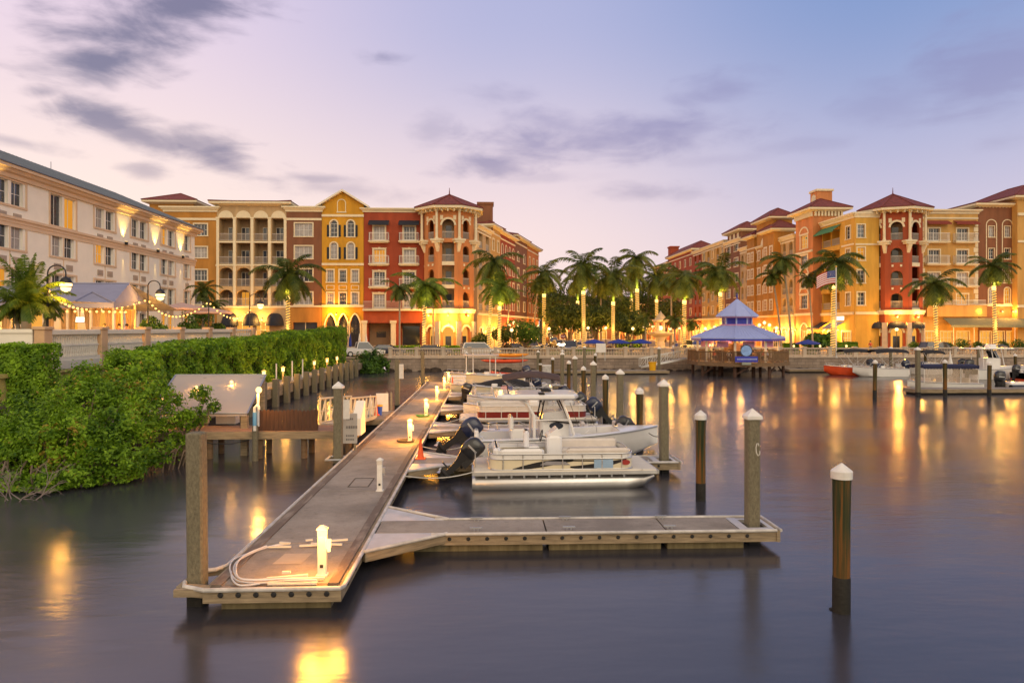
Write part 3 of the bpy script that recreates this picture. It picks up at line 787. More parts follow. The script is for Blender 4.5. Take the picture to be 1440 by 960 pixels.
# ------------------------------------------------------------------ octagonal corner towers
def tower(label, px, D, apo, rot, wall, facespec, ztop, zled, zshop, ze, zapex, cols, mgroup='octagonal corner towers'):
    x, y = at(px, D)
    root = thing('corner_tower', label, 'tower', (x, y, G), 0, mgroup)
    side = 2*apo*math.tan(math.pi/8)
    body = MB(); trim = MB()
    def face(k): return Matrix.Rotation(rot+k*math.pi/4, 4, 'Z') @ Matrix.Translation((0, -apo, -G))
    def bit(name, src, m, mtx, parent=None):
        d = MB(); d.merge(src, mtx); return d.build(name, M[m], parent or root)
    for k in range(-4, 4):
        f = MB(); ops = []; t = MB(); mk = face(k)
        for (cx, w, z0, z1, ar, kind) in facespec(k, side):
            ops.append((cx-w/2, cx+w/2, z0, z1, ar, .35 if kind != 'shop' else .5))
            dr = MB()
            if kind != 'shop':
                n_ = MB(); rl = MB()
                n_.quad((cx-w/2-.3,1.5,z0-.1),(cx+w/2+.3,1.5,z0-.1),(cx+w/2+.3,1.5,z1),(cx-w/2-.3,1.5,z1)); bit('loggia_wall', n_, 'inner', mk)
                dr.box(cx-.42,cx+.42,1.42,1.49,z0,z0+2.0); bit('balcony_door', dr, 'glass', mk)
                hr = 1.0
                rl.box(cx-w/2,cx+w/2,.1,.16,z0+hr-.07,z0+hr)
                for i in range(int(w/.15)+1): xx = cx-w/2+i*.15; rl.box(xx,xx+.035,.11,.145,z0,z0+hr-.07)
                bit('railing', rl, 'rail', mk)
                if kind == 'slab': sl = MB(); sl.box(cx-w/2-.03,cx+w/2+.03,-.04,.3,z0-.55,z0); bit('balcony_slab', sl, 'trim', mk)
                if kind == 'top': arch_band(t, cx-w/2, cx+w/2, z1-ar, ar, .28, -.05, -.002); t.box(cx-w/2-.28,cx-w/2+.15,-.05,-.003,z1-.1,z1+.55); t.box(cx+w/2-.15,cx+w/2+.28,-.05,-.003,z1-.1,z1+.55)
                if kind == 'brk':
                    for sx in (-.35, .35): t.box(cx+sx*w-.13,cx+sx*w+.13,-.12,-.003,z0-.62,z0-.3)
            else:
                arch_band(t, cx-w/2, cx+w/2, z1-ar, ar, .3, -.1, -.002)
                gl = MB(); gl.quad((cx-w/2,.5,z0),(cx+w/2,.5,z0),(cx+w/2,.5,z1),(cx-w/2,.5,z1)); o = bit('doorway', gl, 'glass_warm', mk)
                dr.box(cx-w*.28,cx+w*.28,.4,.49,z0,z0+2.4); bit('door', dr, 'glass', mk, o)
        wall_grid(f, -side/2, side/2, G, ztop, ops); body.merge(f, mk); trim.merge(t, mk)
    def ring(r0, r1, z0, z1, dst):
        secs = [[(r*math.cos(rot+math.pi/8+i*math.pi/4)/math.cos(math.pi/8), r*math.sin(rot+math.pi/8+i*math.pi/4)/math.cos(math.pi/8), z-G) for i in range(8)] for r, z in ((r0,z0),(r1,z0),(r1,z1),(r0,z1))]
        dst.loft(secs)
    ring(apo-.1, apo+.35, zshop-.25, zshop+.12, trim); ring(apo-.1, apo+.2, zshop-.5, zshop-.25, trim)
    for i in range(8):
        a = rot+math.pi/8+i*math.pi/4; R_ = apo/math.cos(math.pi/8); mt = Matrix.Rotation(a+math.pi/2, 4, 'Z') @ Matrix.Translation((0,-R_,0))
        sub = MB(); sub.box(-.35,.35,-.25,.3,0,zshop-.5-G-1.2); bit('pilaster', sub, 'stone', mt)
        sub = MB(); sub.box(-.85,.85,-.75,.4,zled-.15-G,zled+.12-G); sub.box(-.7,.7,-.6,.3,zled-.45-G,zled-.15-G)
        sub.loft([[(-.2,0,zled-1.7-G),(.2,0,zled-1.7-G),(.2,.2,zled-1.7-G),(-.2,.2,zled-1.7-G)],[(-.3,-.55,zled-.45-G),(.3,-.55,zled-.45-G),(.3,.2,zled-.45-G),(-.3,.2,zled-.45-G)]], True, True)
        bit('bracket', sub, 'trim', mt)
        sub = MB(); sub.lathe([(.27,zled+.12-G),(.27,zled+.3-G),(.2,zled+.36-G),(.18,ze-.75-G),(.28,ze-.6-G),(.28,ze-.4-G)], 10, (0,-.35,0)); bit('column', sub, 'trim', mt)
    body.build('wall', wall, root); trim.build('trim', M['trim'], root)
    rf = MB(); ev = MB(); Rr = apo+1.35
    def oct_(r, z): return [(r*math.cos(rot+math.pi/8+i*math.pi/4)/math.cos(math.pi/8), r*math.sin(rot+math.pi/8+i*math.pi/4)/math.cos(math.pi/8), z-G) for i in range(8)]
    ev.loft([oct_(apo-.2,ztop-.9), oct_(apo+.4,ztop-.8), oct_(apo+.5,ze-.4), oct_(Rr,ze-.35), oct_(Rr,ze)], False, True)
    for i in range(32):
        a = rot+i*math.pi/16; ev.merge(MB().box(-.1,.1,-.5,.2,ze-.75-G,ze-.36-G), Matrix.Rotation(a,4,'Z') @ Matrix.Translation((0,-(apo+.55),0)))
    lo = oct_(Rr+.06, ze+.12); rf.loft([oct_(Rr+.06, ze+.003), lo, oct_(.05, zapex)], False, True)
    for i in range(8): rf.bar(lo[i], (0,0,zapex-G), .24, .16)
    rf.lathe([(.1,0),(.03,1.0)], 6, (0,0,zapex-G))
    r = rf.build('roof', M['tile'], root); ev.build('eaves', M['trim'], r)
    return root, (x, y)

def fs_left(k, side):
    if abs(k) > 2: return []
    w = 1.75 if k == 0 else 1.3
    out = [(0, w, 18.05, 20.8, w/2, 'top')]
    for z in (8.05, 11.35, 14.7): out.append((0, w, z, z+(2.75 if k == 0 else 2.3), 0 if k == 0 else w/2, 'slab' if k == 0 else 'brk'))
    out.append((0, 1.5, G+.02, 5.3, .75, 'shop'))
    return out
troot, tp = tower('orange octagonal tower with white columns at the corner of the red house', 632, 106.2, 3.62, 0, WM['orange'], fs_left, 22.9, 17.8, 7.75, 22.6, 25.0, ())
def tower_lamps(root, tp, apo, angs, z, e):
    for a in angs:
        x, y = tp[0]+math.sin(a)*(apo+.45), tp[1]-math.cos(a)*(apo+.45)
        mb = MB(); mb.box(-.08,.08,-.1,.1,.1,.3); mb.lathe([(.02,.32),(.17,.16),(.17,.1)], 8)
        o = mb.build('wall_lamp', M['black'], root); o.location = (x-tp[0], y-tp[1], z-G)
        q = MB(); q.sphere((0,0,0), .14, 8, 6); q.build('bulb', M['bulb'], o, True)
        lamp('tower_light', (x+math.sin(a)*.5, y-math.cos(a)*.5, z), e*5.5, WARM, .25)
tower_lamps(troot, tp, 3.62, (-R(45), 0, R(45)), 6.9, 160)
tower_lamps(troot, tp, 3.62, (R(2),), 5.6, 120)
def fs_right(k, side):
    if k not in (-2,-1,0,1): return []
    w = 1.6
    slab = k in (0, -2)
    out = [(0, w, 18.05, 20.7, w/2, 'top')]
    for z in (8.05, 11.35, 14.7): out.append((0, w, z, z+(2.7 if slab else 2.15), 0 if slab else w/2, 'slab' if slab else 'brk'))
    out.append((0, 1.6, G+.02, 5.2, .8, 'shop'))
    return out
troot2, tp2 = tower('brick red octagonal tower with white columns, right of the green awning house', 1255.5, 108, 3.74, math.pi/8, WM['dred'], fs_right, 23.0, 17.8, 7.6, 22.7, 25.4, ())
tower_lamps(troot2, tp2, 3.74, (-R(67),-R(22), R(22)), 6.7, 150)
for a in (-R(67), -R(22), R(22)):
    mb = MB(); secs = []
    for j in range(5):
        t = math.pi/2*j/4; k = math.cos(t)*.75+.25
        secs.append([(1.25*math.cos(math.pi*i/8)*k, -1.1*math.sin(math.pi*i/8)*math.cos(t), .8*math.sin(t)) for i in range(9)])
    secs.insert(0, [(p[0],p[1],-.25) for p in secs[0]])
    mb.loft(secs, closed=False); o = mb.build('awning', M['awn_dark'], troot2, True)
    o.location = (math.sin(a)*3.8, -math.cos(a)*3.8, 5.3-G); o.rotation_euler = (0,0,a)

# ------------------------------------------------------------------ left street side, running back from the tower
P0 = Vector((*at(660, 109), 0)); P1 = Vector((*at(757, 165), 0)); dH = (P1-P0).normalized(); angH = math.atan2(dH.y, dH.x)
def street(label, px0, px1, wall, ncol, ztop, roof=True, rise=1.8, Rr=False, org=(P0.x,P0.y), ang=angH, **k):
    b = Block('apartment_building', label, org, ang, k.get('group', 'apartment houses along the plaza'))
    u0, u1 = b.u(px0), b.u(px1)
    depth = k.get('depth', 11); fo = k.get('fo', 0)
    b.fo = fo
    wd = k.get('w', 1.25)
    for i in range(ncol):
        u = u0+(u1-u0)*(i+.5)/ncol
        for j, z in enumerate(FLOORS+[21.4]):
            st = k.get('style', 'win')
            if z+2.6 > ztop: continue
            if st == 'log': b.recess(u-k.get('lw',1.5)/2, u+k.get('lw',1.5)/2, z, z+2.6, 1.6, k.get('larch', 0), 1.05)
            elif st == 'mix' and i % 2: b.recess(u-.8, u+.8, z, z+2.6, 1.6, .6, 1.05)
            else: b.win(u, z+.55, wd, 1.85, 2, 3, pick(PANES, i*3+j*2+ncol), keystone=k.get('key', False), arch=(wd/2 if (k.get('arch') and j == 3) else 0), t=.18)
    shopn = k.get('shops', max(1, ncol//2+1))
    for i in range(shopn):
        u = u0+(u1-u0)*(i+.5)/shopn; w = min(2.4, (u1-u0)/shopn*.62)
        b.win(u, G+.05, w, 3.6, 3, 3, pick(['glass_warm','glass_warm','glass'], i), arch=min(w/2, 1.2), t=.25, name='shop_window')
        if k.get('lights', True): b.sconce(u+(u1-u0)/shopn/2*.92, 4.6, k.get('e', 150))
    b.band(u0, u1, 7.2, 7.55, .2); b.band(u0, u1, ztop-1.2, ztop-.95, .12)
    if k.get('quoin'):
        for i in range(14):
            z = 8+i*1.05; w = .5 if i % 2 else .32
            for a, c in ((u0, u0+w), (u1-w, u1)): b.trim.box(a, c, -.04, -.002, z, z+.9)
    if not roof: b.cornice(u0, u1, ztop-.7, ztop+.05, .55, depth)
    b.wall(u0, u1, ztop, wall, depth)
    q = MB(); wall_grid(q, u0+.01, u1-.01, G, 7.2, [(o[0],o[1],o[2],o[3],0,.02) for o in []] or [], y=-.02) if False else None
    if roof: b.hip(u0, u1, 0, depth, ztop+.3, rise, .8)
    return b, u0, u1
street('sand coloured house with balconies just behind the orange octagonal tower', 671, 690, WM['beige'], 2, 21.6, False, style='log', lw=2.2)
street('peach corner house with red hip roof and chimney, second behind orange tower', 690, 703.5, WM['sand'], 2, 22.6, True, 2.2, key=True)
b, u0, u1 = street('red house with white arched window frames along the plaza, left side', 703.5, 724, WM['red'], 4, 22.4, True, 1.9, arch=True, key=True)
b, u0, u1 = street('narrow brown house with a red roof on the left of the plaza', 724, 741, WM['brown'], 2, 23.2, True, 1.8, arch=True, key=True, w=1.7)
b, u0, u1 = street('orange red house at the far end of the left plaza row', 742, 757.5, WM['peach'], 3, 23.0, True, 2.0, key=True)
# chimney of the peach house
bb = Block('chimney_stack', 'brown roof stack above the house behind the orange tower', at(682.5, 122), 0, None, 'chimney', 22.0)
mb = MB(); mb.box(-1.3,1.3,0,2.6,22.0,26.3); mb.box(-1.45,1.45,-.15,2.75,26.3,26.7); bb.part('shaft', mb, WM['brown'])

# ------------------------------------------------------------------ right street side
ORG = (55.0, 60.0); ANG = -math.pi/2
RK = dict(org=ORG, ang=ANG)
street('far red house with low hip roof at the back of the right row', 919, 940, WM['dred'], 5, 24.6, True, 2.2, e=260, **RK)
street('far red house with round vent under its raised hip roof', 940, 975, WM['red'], 5, 25.9, True, 2.4, e=260, depth=6, **RK)
fb_ = Block('chimney_stack', 'red roof stack on the far red house of the right row', (55.5, 60), ANG, None, 'chimney', 22.0); q = MB(); c_ = fb_.u(939); q.box(c_-1.5, c_+1.5, .5, 3, 22, 29.5); q.box(c_-1.7, c_+1.7, .3, 3.2, 29.5, 29.9); fb_.part('shaft', q, WM['red'])
b, u0, u1 = street('narrow orange red house with stacked balconies and hip roof, far right row', 975, 987, WM['dred'], 2, 25.2, False, style='log', e=200, depth=4, **RK)
street('long sand yellow house with tall loggias left of brown turret', 987, 1019.5, WM['sand'], 5, 25.3, False, style='mix', e=200, **RK)
b, u0, u1 = street('brown turret house with three small attic windows, right row', 1019.5, 1041, WM['brown'], 2, 24.6, False, w=2.4, e=150, depth=5, **RK)
b.hip(u0+.6, u1-.6, .4, 4.6, 26.6, 1.9, 1.0); q = MB(); q.box(u0+.6, u1-.6, .4, 4.6, 24.6, 26.4); b.part('attic', q, WM['brown'])
for i in range(3): q = MB(); c_ = u0+(u1-u0)*(i+1)/4; q.box(c_-.55, c_+.55, .34, .398, 25.0, 26.0); b.part('attic_window', q, M['trim'])
street('beige loggia house with red awning roof beside the brown turret', 1041, 1053, WM['beige'], 2, 22.2, False, style='log', larch=.6, lw=1.3, e=150, **RK)
def turret(b, px0, px1, z0, ze, depth, proud, m, rise=2.0, oh=.9, wins=2, arch=False):
    """small square tower of the house, standing proud of its front, with its own hip roof"""
    u0, u1 = b.u(px0), b.u(px1); mb = MB(); mb.box(u0, u1, -proud, depth, z0, ze); mb.box(u0-.08, u1+.08, -proud-.08, depth+.08, 17.55, 17.8)
    b.part('turret', mb, m)
    if arch:
        q = MB(); c = (u0+u1)/2; P = arc_pts(c-1.7, c+1.7, 21.2, 1.7, 12); q.loft([[(p[0],-proud-.06,p[1]) for p in P],[(p[0],-proud-.004,p[1]) for p in P]], True, True); b.part('blind_arch', q, M['trim'])
    for i in range(wins):
        for j, z in enumerate(FLOORS):
            if z+2.6 > ze or z < z0-.5: continue
            o = b.win(u0+(u1-u0)*(i+.5)/wins, z+.55, 1.25, 1.85, 2, 3, pick(PANES, i*3+j), t=.18); b.ops.pop(); o.location.y = -proud-.03
            for ch in o.children:
                if ch.name.startswith('surround'): ch.location.y = .03
    b.hip(u0, u1, -proud, depth, ze+.3, rise, oh)
b, u0, u1 = street('ochre house with three stepped turrets and a big blind arch, right row', 1053, 1098, WM['ochre'], 5, 21.4, False, key=True, arch=False, e=150, **RK)
turret(b, 1053.5, 1064, 7.6, 23.6, 3.2, .5, WM['ochre'], 1.6)
turret(b, 1066, 1088, 7.6, 26.0, 3.6, .3, WM['ochre'], 2.0, wins=3, arch=True)
turret(b, 1082, 1098, 7.6, 23.3, 2.6, 1.3, WM['ochre'], 1.9)
b, u0, u1 = street('narrow beige house with arched loggias between ochre and orange houses', 1098, 1117, WM['beige'], 2, 21.8, False, style='log', larch=.7, lw=1.5, e=150, **RK)
# orange tower house standing proud of the row
b = Block('apartment_building', 'orange tower house with hip roof, dentils and white chimney arch, right row', (53.6, 60), ANG, 'apartment houses along the plaza')
u0, u1 = b.u(1119), b.u(1143); zt = 24.4
w = 2.5
for j, z in enumerate(FLOORS):
    b.win((u0+u1)/2, z+.4, w, 2.2, 4, 3, ['glass','glass_curtain','glass','glass_lit'][j], arch=0, t=.3)
    if j in (0, 1, 3): arch_band(b.trim, (u0+u1)/2-w/2-.3, (u0+u1)/2+w/2+.3, z+2.7, 1.1, .25, -.09, -.002)
b.band(u0, u1, 7.2, 7.6, .25); b.band(u0, u1, 17.6, 17.95, .2)
for i in range(16):
    u = u0+(u1-u0)*(i+.5)/16; b.trim.box(u-.16, u+.16, -.3, -.003, zt-1.0, zt-.1)
b.win((u0+u1)/2, G+.05, 2.4, 4.2, 3, 3, 'glass_warm', arch=1.2, t=.3, name='shop_window')
b.sconce(u1-.5, 4.8, 170); b.sconce(u0+.5, 4.8, 170)
b.wall(u0, u1, zt, WM['orange'], 5)
q = MB()
for i in range(9): q.box(u1+.003, u1+.3, .2+i*.55, .5+i*.55, zt-1.0, zt-.1)
b.part('dentils', q, M['trim'])
b.hip(u0, u1, 0, 5, zt+.3, 2.0, 1.1)
bb = Block('chimney_stack', 'square orange roof stack with white arched panels above orange tower house', (55.5, 60), ANG, None, 'chimney', 25.0)
a = (bb.u(1127)+bb.u(1138))/2
q = MB(); q.box(a-1.3,a+1.3,1.5,4.1,25.0,28.6); bb.part('shaft', q, WM['orange'])
q = MB(); q.box(a-1.5,a+1.5,1.3,4.3,28.6,28.95)
P = arc_pts(a-.8,a+.8,27.4,.8,10); q.loft([[(p[0],1.44,p[1]) for p in [(a-.8,26.2)]+P+[(a+.8,26.2)]],[(p[0],1.499,p[1]) for p in [(a-.8,26.2)]+P+[(a+.8,26.2)]]], True, True); bb.part('trim', q, M['trim'])
# yellow house with green awning
b = Block('apartment_building', 'yellow house with a long green awning over its top balconies', ORG, ANG, 'apartment houses along the plaza')
u0, u1 = b.u(1143), b.u(1201)
um = b.u(1184)
for j, z in enumerate(FLOORS):
    d_ = (um-u0-1.2)/3
    for i in range(3):
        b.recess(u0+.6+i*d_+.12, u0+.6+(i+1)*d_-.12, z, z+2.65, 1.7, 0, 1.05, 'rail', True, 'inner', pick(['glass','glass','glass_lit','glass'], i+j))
    b.win((um+u1)/2+.1, z+.5, 1.3, 1.9, 2, 3, pick(['glass_curtain','glass'], j), t=.2)
b.awning(u0+.2, um-.3, 20.0, 21.2, 1.3, 'awn_green')
b.band(u0, u1, 7.1, 7.5, .22); b.band(um, u1, 17.5, 17.75, .12)
for i in range(3):
    u = u0+(u1-u0)*(i+.5)/3
    b.win(u, G+.05, 2.6, 3.0, 4, 3, ['glass_warm','glass','glass_warm'][i], t=.2, name='shop_window'); b.sconce(u-1.9, 4.8, 170)
b.awning(u0+1.2, u0+5.6, 4.9, 6.1, 1.6, 'awn_dark'); b.awning(u0+6.6, u0+10.6, 4.9, 6.1, 1.6, 'canvas_grey' if 'canvas_grey' in M else 'awn_green')
b.cornice(u0, u1, 21.5, 22.3, .5, 3.6)
WM['gold'] = wallmat('gold_sand_stucco', (.56,.32,.055))
b.wall(u0, u1, 22.2, WM['gold'], 3.6)
e2 = Block('apartment_building', 'narrow yellow house end with single windows between green awning and red tower', (55.02, 60-u1-.36), 0, None)
for j, z in enumerate(FLOORS): e2.win(.85, z+.5, 1.1, 1.9, 2, 3, pick(['glass','glass','glass_lit','glass'], j), t=.16)
e2.band(0, 3.6, 7.1, 7.5, .2); e2.band(0, 3.6, 17.4, 17.65, .12); e2.cornice(0, 3.6, 21.5, 22.3, .3, .3)
e2.wall(0, 3.6, 22.2, WM['gold'], .4)
q = MB(); q.box(u0+7, u0+10.4, -.2, -.005, 6.3, 6.9); b.part('lit_sign', q, emat('sign_light', (1,.86,.68), 2.0))

# frontal houses right of the red tower
YR = 112.0
b = frontal('apartment_building', 'pale yellow house with red awnings and french balconies right of red tower', YR)
X = lambda v: b.hit(*r7(v, 300))[0]; Z = lambda v: b.hit(*r7(600, v))[1]
u0, u1 = X(420), X(750)
for cx in (513, 666):
    for i, (t, q) in enumerate(((345,274),(465,390),(583,512),(690,628))):
        b.win(X(cx), Z(t), X(695)-X(636), Z(q)-Z(t), 4, 3, pick(['glass','glass','glass_curtain','glass_lit'], i+cx % 3), name='door', t=.2)
        if i < 3: b.balcony(X(cx-50), X(cx+70), Z(t), .75, Z(302)-Z(345), 'white')
    b.awning(X(cx-50), X(cx+75), Z(256), Z(231), 1.0, 'awn_red')
for i in range(17):
    z = 8.2+i*.83; w = .75 if i % 2 else .5
    b.trim.box(u1-w, u1, -.06, -.002, z, z+.72); b.trim.box(u0+.55, u0+.55+w, -.06, -.002, z, z+.72)
b.band(u0, u1, Z(222), Z(214), .1)
b.cornice(u0, u1, Z(195), Z(172), .5)
for i in range(3): b.win(u0+2.2+i*2.7, G+.05, 2.0, 3.0, 3, 3, 'glass_warm', t=.15, name='shop_window')
b.wall(u0, u1, Z(176), WM['sand'])
q = MB(); q.box(X(456), X(778), -.9, -.006, Z(750), Z(692)); q.box(X(456)-.05, X(778)+.05, -.96, -.006, Z(692), Z(688)); b.part('parapet', q, WM['sand'])
b.rail_run([(X(440),-.85),(X(772),-.85)], Z(688), .8, 'white')

b = frontal('apartment_building', 'brown house with two tall arched white outlines and scalloped cornice', YR)
X = lambda v: b.hit(*r7(v, 300))[0]; Z = lambda v: b.hit(*r7(860, v))[1]
u0, u1 = X(751), X(966)
for cx in (822, 908):
    w = X(838)-X(808)
    for i, (t, q) in enumerate(((320,262),(438,382),(556,502))): b.win(X(cx), Z(t), w, Z(q)-Z(t), 2, 3, pick(['glass_curtain','glass'], i), t=.1)
    arch_band(b.trim, X(cx)-.78, X(cx)+.78, Z(255), .8, .13, -.06, -.002, Z(255)-Z(565)); b.trim.box(X(cx)-1, X(cx)+1, -.12, -.003, Z(570), Z(564))
    b.win(X(cx), Z(678), .95, Z(592)-Z(678), 2, 3, 'glass_lit' if cx > 850 else 'glass_curtain', arch=.47, t=.13)
b.band(u0, u1, Z(694), Z(682), .15)
for i in range(12):
    a = u0+(u1-u0)*i/12; c = u0+(u1-u0)*(i+1)/12
    P = arc_pts(a, c, Z(150), -.35, 6); b.trim.loft([[(p[0],-.12,p[1]) for p in P],[(p[0],-.003,p[1]) for p in P]], True, True)
b.band(u0, u1, Z(150), Z(140), .14)
for i in range(3): b.win(u0+1.2+i*2.2, G+.05, 1.7, 3.0, 3, 3, 'glass_warm', t=.15, name='shop_window')
for v in (735, 875, 932): b.sconce(X(v), Z(722), 90)
b.wall(u0, u1, Z(142), WM['brown'])
b.hip(u0, u1, 0, 12, Z(140), Z(114)-Z(140), .8, ridge=3)

b = frontal('apartment_building', 'yellow tower house with red hip roof cut by the right picture edge', YR-1.2)
X = lambda v: b.hit(*r7(v, 300))[0]; Z = lambda v: b.hit(*r7(980, v))[1]
u0, u1 = X(963), X(1240)
for j, z in enumerate(FLOORS): b.win(u0+4.4, z+.5, 1.5, 1.9, 2, 3, pick(PANES, j), t=.2); b.win(u0+7, z+.5, 1.5, 1.9, 2, 3, pick(PANES, j+3), t=.2)
b.band(u0, u1, Z(350), Z(338), .15); b.band(u0, u1, Z(205), Z(190), .2); b.band(u0, u1, Z(700), Z(686), .2)
b.wall(u0, u1, Z(105), WM['sand'])
b.hip(u0, u1, 0, 12, Z(100), 2.6, 1.0)
# long canopy over the shops
rt = thing('shop_canopy', 'long grey green canopy over the lit shops on the far right', 'canopy', (*at(1390, 109), 5.2))
q = MB(); x0 = x_at(1321, YR)-rt.location.x; x1 = x0+17.5
y0 = YR-rt.location.y
q.prism_x([(y0-.95,1.5),(y0-3.0,.35),(y0-3.0,0),(y0-2.96,0),(y0-2.96,.3),(y0-.95,1.4)][::-1], x0, x1); q.build('canvas', mat('grey_green_canvas', (.16,.17,.12), .85, .15), rt)
q = MB()
for i in range(6): xx = x0+.4+i*3.3; q.tube([(xx,y0-2.9,0),(xx,y0-2.9,-3.7)], .05, 6)
q.build('post', M['offwhite'], rt)
for px in (1321, 1352, 1385, 1425): x, y = at(px, 108.5); lamp('canopy_light', (x, y, 4.6), 700, WARM, .3)

# closing block far behind the trees
b = Block('apartment_building', 'dark brown block far behind the trees at the end of the plaza', (0, 235), 0, None)
u0, u1 = b.u(765), b.u(930); zt = 13.0
for i in range(12):
    for z in FLOORS[:2]: b.win(u0+(u1-u0)*(i+.5)/12, z+.4, 1.4, 1.9, 2, 2, pick(PANES, i+int(z)))
for i in range(9): b.win(u0+(u1-u0)*(i+.5)/9, G+.05, 2.2, 3.4, 2, 2, 'glass_warm' if i % 3 else 'glass', arch=1.1, name='shop_window', t=.25)  # lit shop windows added to brighten the far end of the plaza
for i in range(5): b.sconce(u0+(u1-u0)*(i+.3)/5, 5.2, 420)  # wall lamps added to light up this far block
b.wall(u0, u1, zt, WM['brown'], 10); b.hip(u0, u1, 0, 10, zt+.3, 2.5, .8)

# ------------------------------------------------------------------ hotel on the left
b = Block('hotel', 'long cream three storey hotel with blue grey metal roof on the left', (-34.6, 30), math.pi/2, None, 'hotel', 3.95)
HU = lambda y: y-30
u0, u1 = 0.0, 56.2; ztop = 16.1
M['grille'] = mat('vent_grille', (.40,.33,.27), .6, .35, 60)
cols = [33.8, 40.25, 46.7, 53.15, 59.75, 66.15, 72.6, 79.0]
for i, c in enumerate(cols+[84.0]):
    pair = (-.83, .83) if c < 84 else (0,)
    for j, (z, h) in enumerate(((14.05,1.75),(10.85,1.7),(7.55,1.8),(4.2,2.4))):
        tall = (c == 59.75 and j == 0)
        for k, d in enumerate(pair):
            u = HU(c)+d*(1.15 if tall else 1); lit = ((i*7+j*5+k*3) % 9 == 4) or (j == 3 and k == 0)
            pane = 'glass_lit' if lit else ('glass_curtain' if (i+j+k) % 4 == 1 else 'glass')
            b.win(u, z-(.75 if tall else 0), 1.62 if tall else 1.32, h+(.75 if tall else 0), 2, 1 if tall else 2, pane, sur=False, name='window')
            if j < 3 and not tall:
                grl = MB(); grl.box(u-.45, u+.45, -.06, -.003, z-1.08, z-.58); [grl.box(u-.34, u+.34, -.075, -.061, z-.96+.075*q_, z-.92+.075*q_) for q_ in range(4)]; b.part('air_grille', grl, M['grille'])
        if j < 3:
            a, e = HU(c)+pair[0]*1.12-.85, HU(c)+pair[-1]*1.12+.85; t = .16; zb_ = z-(.75 if tall else 0); zt_ = z+h
            b.trim.box(a-t,a,-.06,-.002,zb_,zt_); b.trim.box(e,e+t,-.06,-.002,zb_,zt_); b.trim.box(a-t,e+t,-.06,-.002,zt_,zt_+t); b.trim.box(a-t,e+t,-.09,-.002,zb_-t,zb_)
    pipes = MB(); pipes.box(HU(c)-.03, HU(c)+.03, -.05, -.003, 4, 12.4); b.part('downpipe', pipes, M['stucco_trim'])
tr = b.trim; b.trim = MB()
tr.box(u0,u1+.1,-.12,-.003,12.75,13.0); tr.box(u0,u1+.15,-.22,-.003,13.0,13.2); tr.box(u0,u1+.08,-.07,-.003,12.45,12.75)
tr.box(u1-.003+.005,u1+.12,0,12,12.75,13.2)
b.part('string_course', tr, M['stucco_trim'])
b.wall(u0, u1, ztop, M['stucco_cream'], 13)
b.cornice(u0, u1, 15.95, 16.8, .75, 13, M['stucco_trim'])
zr = 20.1; e = .85
rf = MB(); P = [(u0,-e,16.82),(u1+e,-e,16.82),(u1+e,13.8,16.82),(u0,13.8,16.82),(u0,6.5,zr),(u1-5.5,6.5,zr)]
rf.add(P, [(0,1,5,4),(1,2,5),(2,3,4,5),(3,0,4)]); rf.loft([[(p[0],p[1],16.803) for p in P[:4]],[(p[0],p[1],16.88) for p in P[:4]]])
n = 110
for i in range(n):
    u = u0+(u1+e-u0)*(i+.5)/n
    f = min(1, max(0, (u1+e-u)/(5.5+e)))
    rf.bar((u,-e,16.85),(u,-e+(6.5+e)*f,16.85+(zr-16.85)*f),.05,.09)
for i in range(5): rf.tube([(3+i*9,6.5,zr),(3+i*9,6.5,zr+.7)], .03, 5)
b.part('roof', rf, M['metalroof'])
for yy in (50.3, 69.4, 76.0, 82.2):
    u = HU(yy); q = MB(); q.box(u-.14,u+.14,-.42,-.225,13.0,13.3)
    o = b.part('wall_lamp', q, M['black']); q = MB(); q.box(u-.1,u+.1,-.4,-.26,13.3,13.33); q.build('bulb', M['bulb'], o, False, b.off)
    lamp('uplight', (-34.6+.33, yy, 13.4), 700, (1.0,.66,.16), .1, spot=70, rot=(R(180),0,0))
    lamp('downlight', (-34.6+.14, yy, 12.35), 260, (1.0,.66,.18), .03, spot=26, rot=(0,0,0))
# ------------------------------------------------------------------ foliage kit
def leaf_mesh(name, C, Nrm, size, mats, rng, aspect=.5, fold=True, mi=None, droop=0.0):
    """one small pointed leaf per row of C, roughly facing Nrm"""
    n = len(C); sz = np.broadcast_to(np.asarray(size, float), (n,)) * rng.uniform(.7, 1.3, n)
    Nn = Nrm + rng.normal(0, .55, (n,3)); Nn /= np.linalg.norm(Nn, axis=1, keepdims=True)+1e-9
    a = rng.normal(0, 1, (n,3)); a[:,2] -= droop
    a -= Nn*(a*Nn).sum(1, keepdims=True); a /= np.linalg.norm(a, axis=1, keepdims=True)+1e-9
    b = np.cross(Nn, a)
    s = sz[:,None]
    P = np.stack([C-a*s*.5, C-b*s*aspect*.5+Nn*s*.06, C+a*s*.5, C+b*s*aspect*.5+Nn*s*.06], 1).reshape(-1,3)
    me = bpy.data.meshes.new(name)
    me.vertices.add(4*n); me.vertices.foreach_set('co', P.ravel())
    me.loops.add(4*n); me.loops.foreach_set('vertex_index', np.arange(4*n, dtype=np.int32))
    me.polygons.add(n); me.polygons.foreach_set('loop_start', np.arange(0,4*n,4,dtype=np.int32)); me.polygons.foreach_set('loop_total', np.full(n,4,dtype=np.int32))
    for m in (mats if isinstance(mats,(list,tuple)) else [mats]): me.materials.append(m)
    me.update(calc_edges=True); me.validate()
    return me

def lumpy(P, rng_seed, f=.8):
    """cheap smooth noise -1..1 from summed sines"""
    r = np.random.default_rng(rng_seed); out = np.zeros(len(P))
    for k in range(7):
        w = r.normal(0, f*(1+.5*k), 3); out += np.sin(P@w+r.uniform(0,6.28))/(1+.35*k)
    return out/2.6

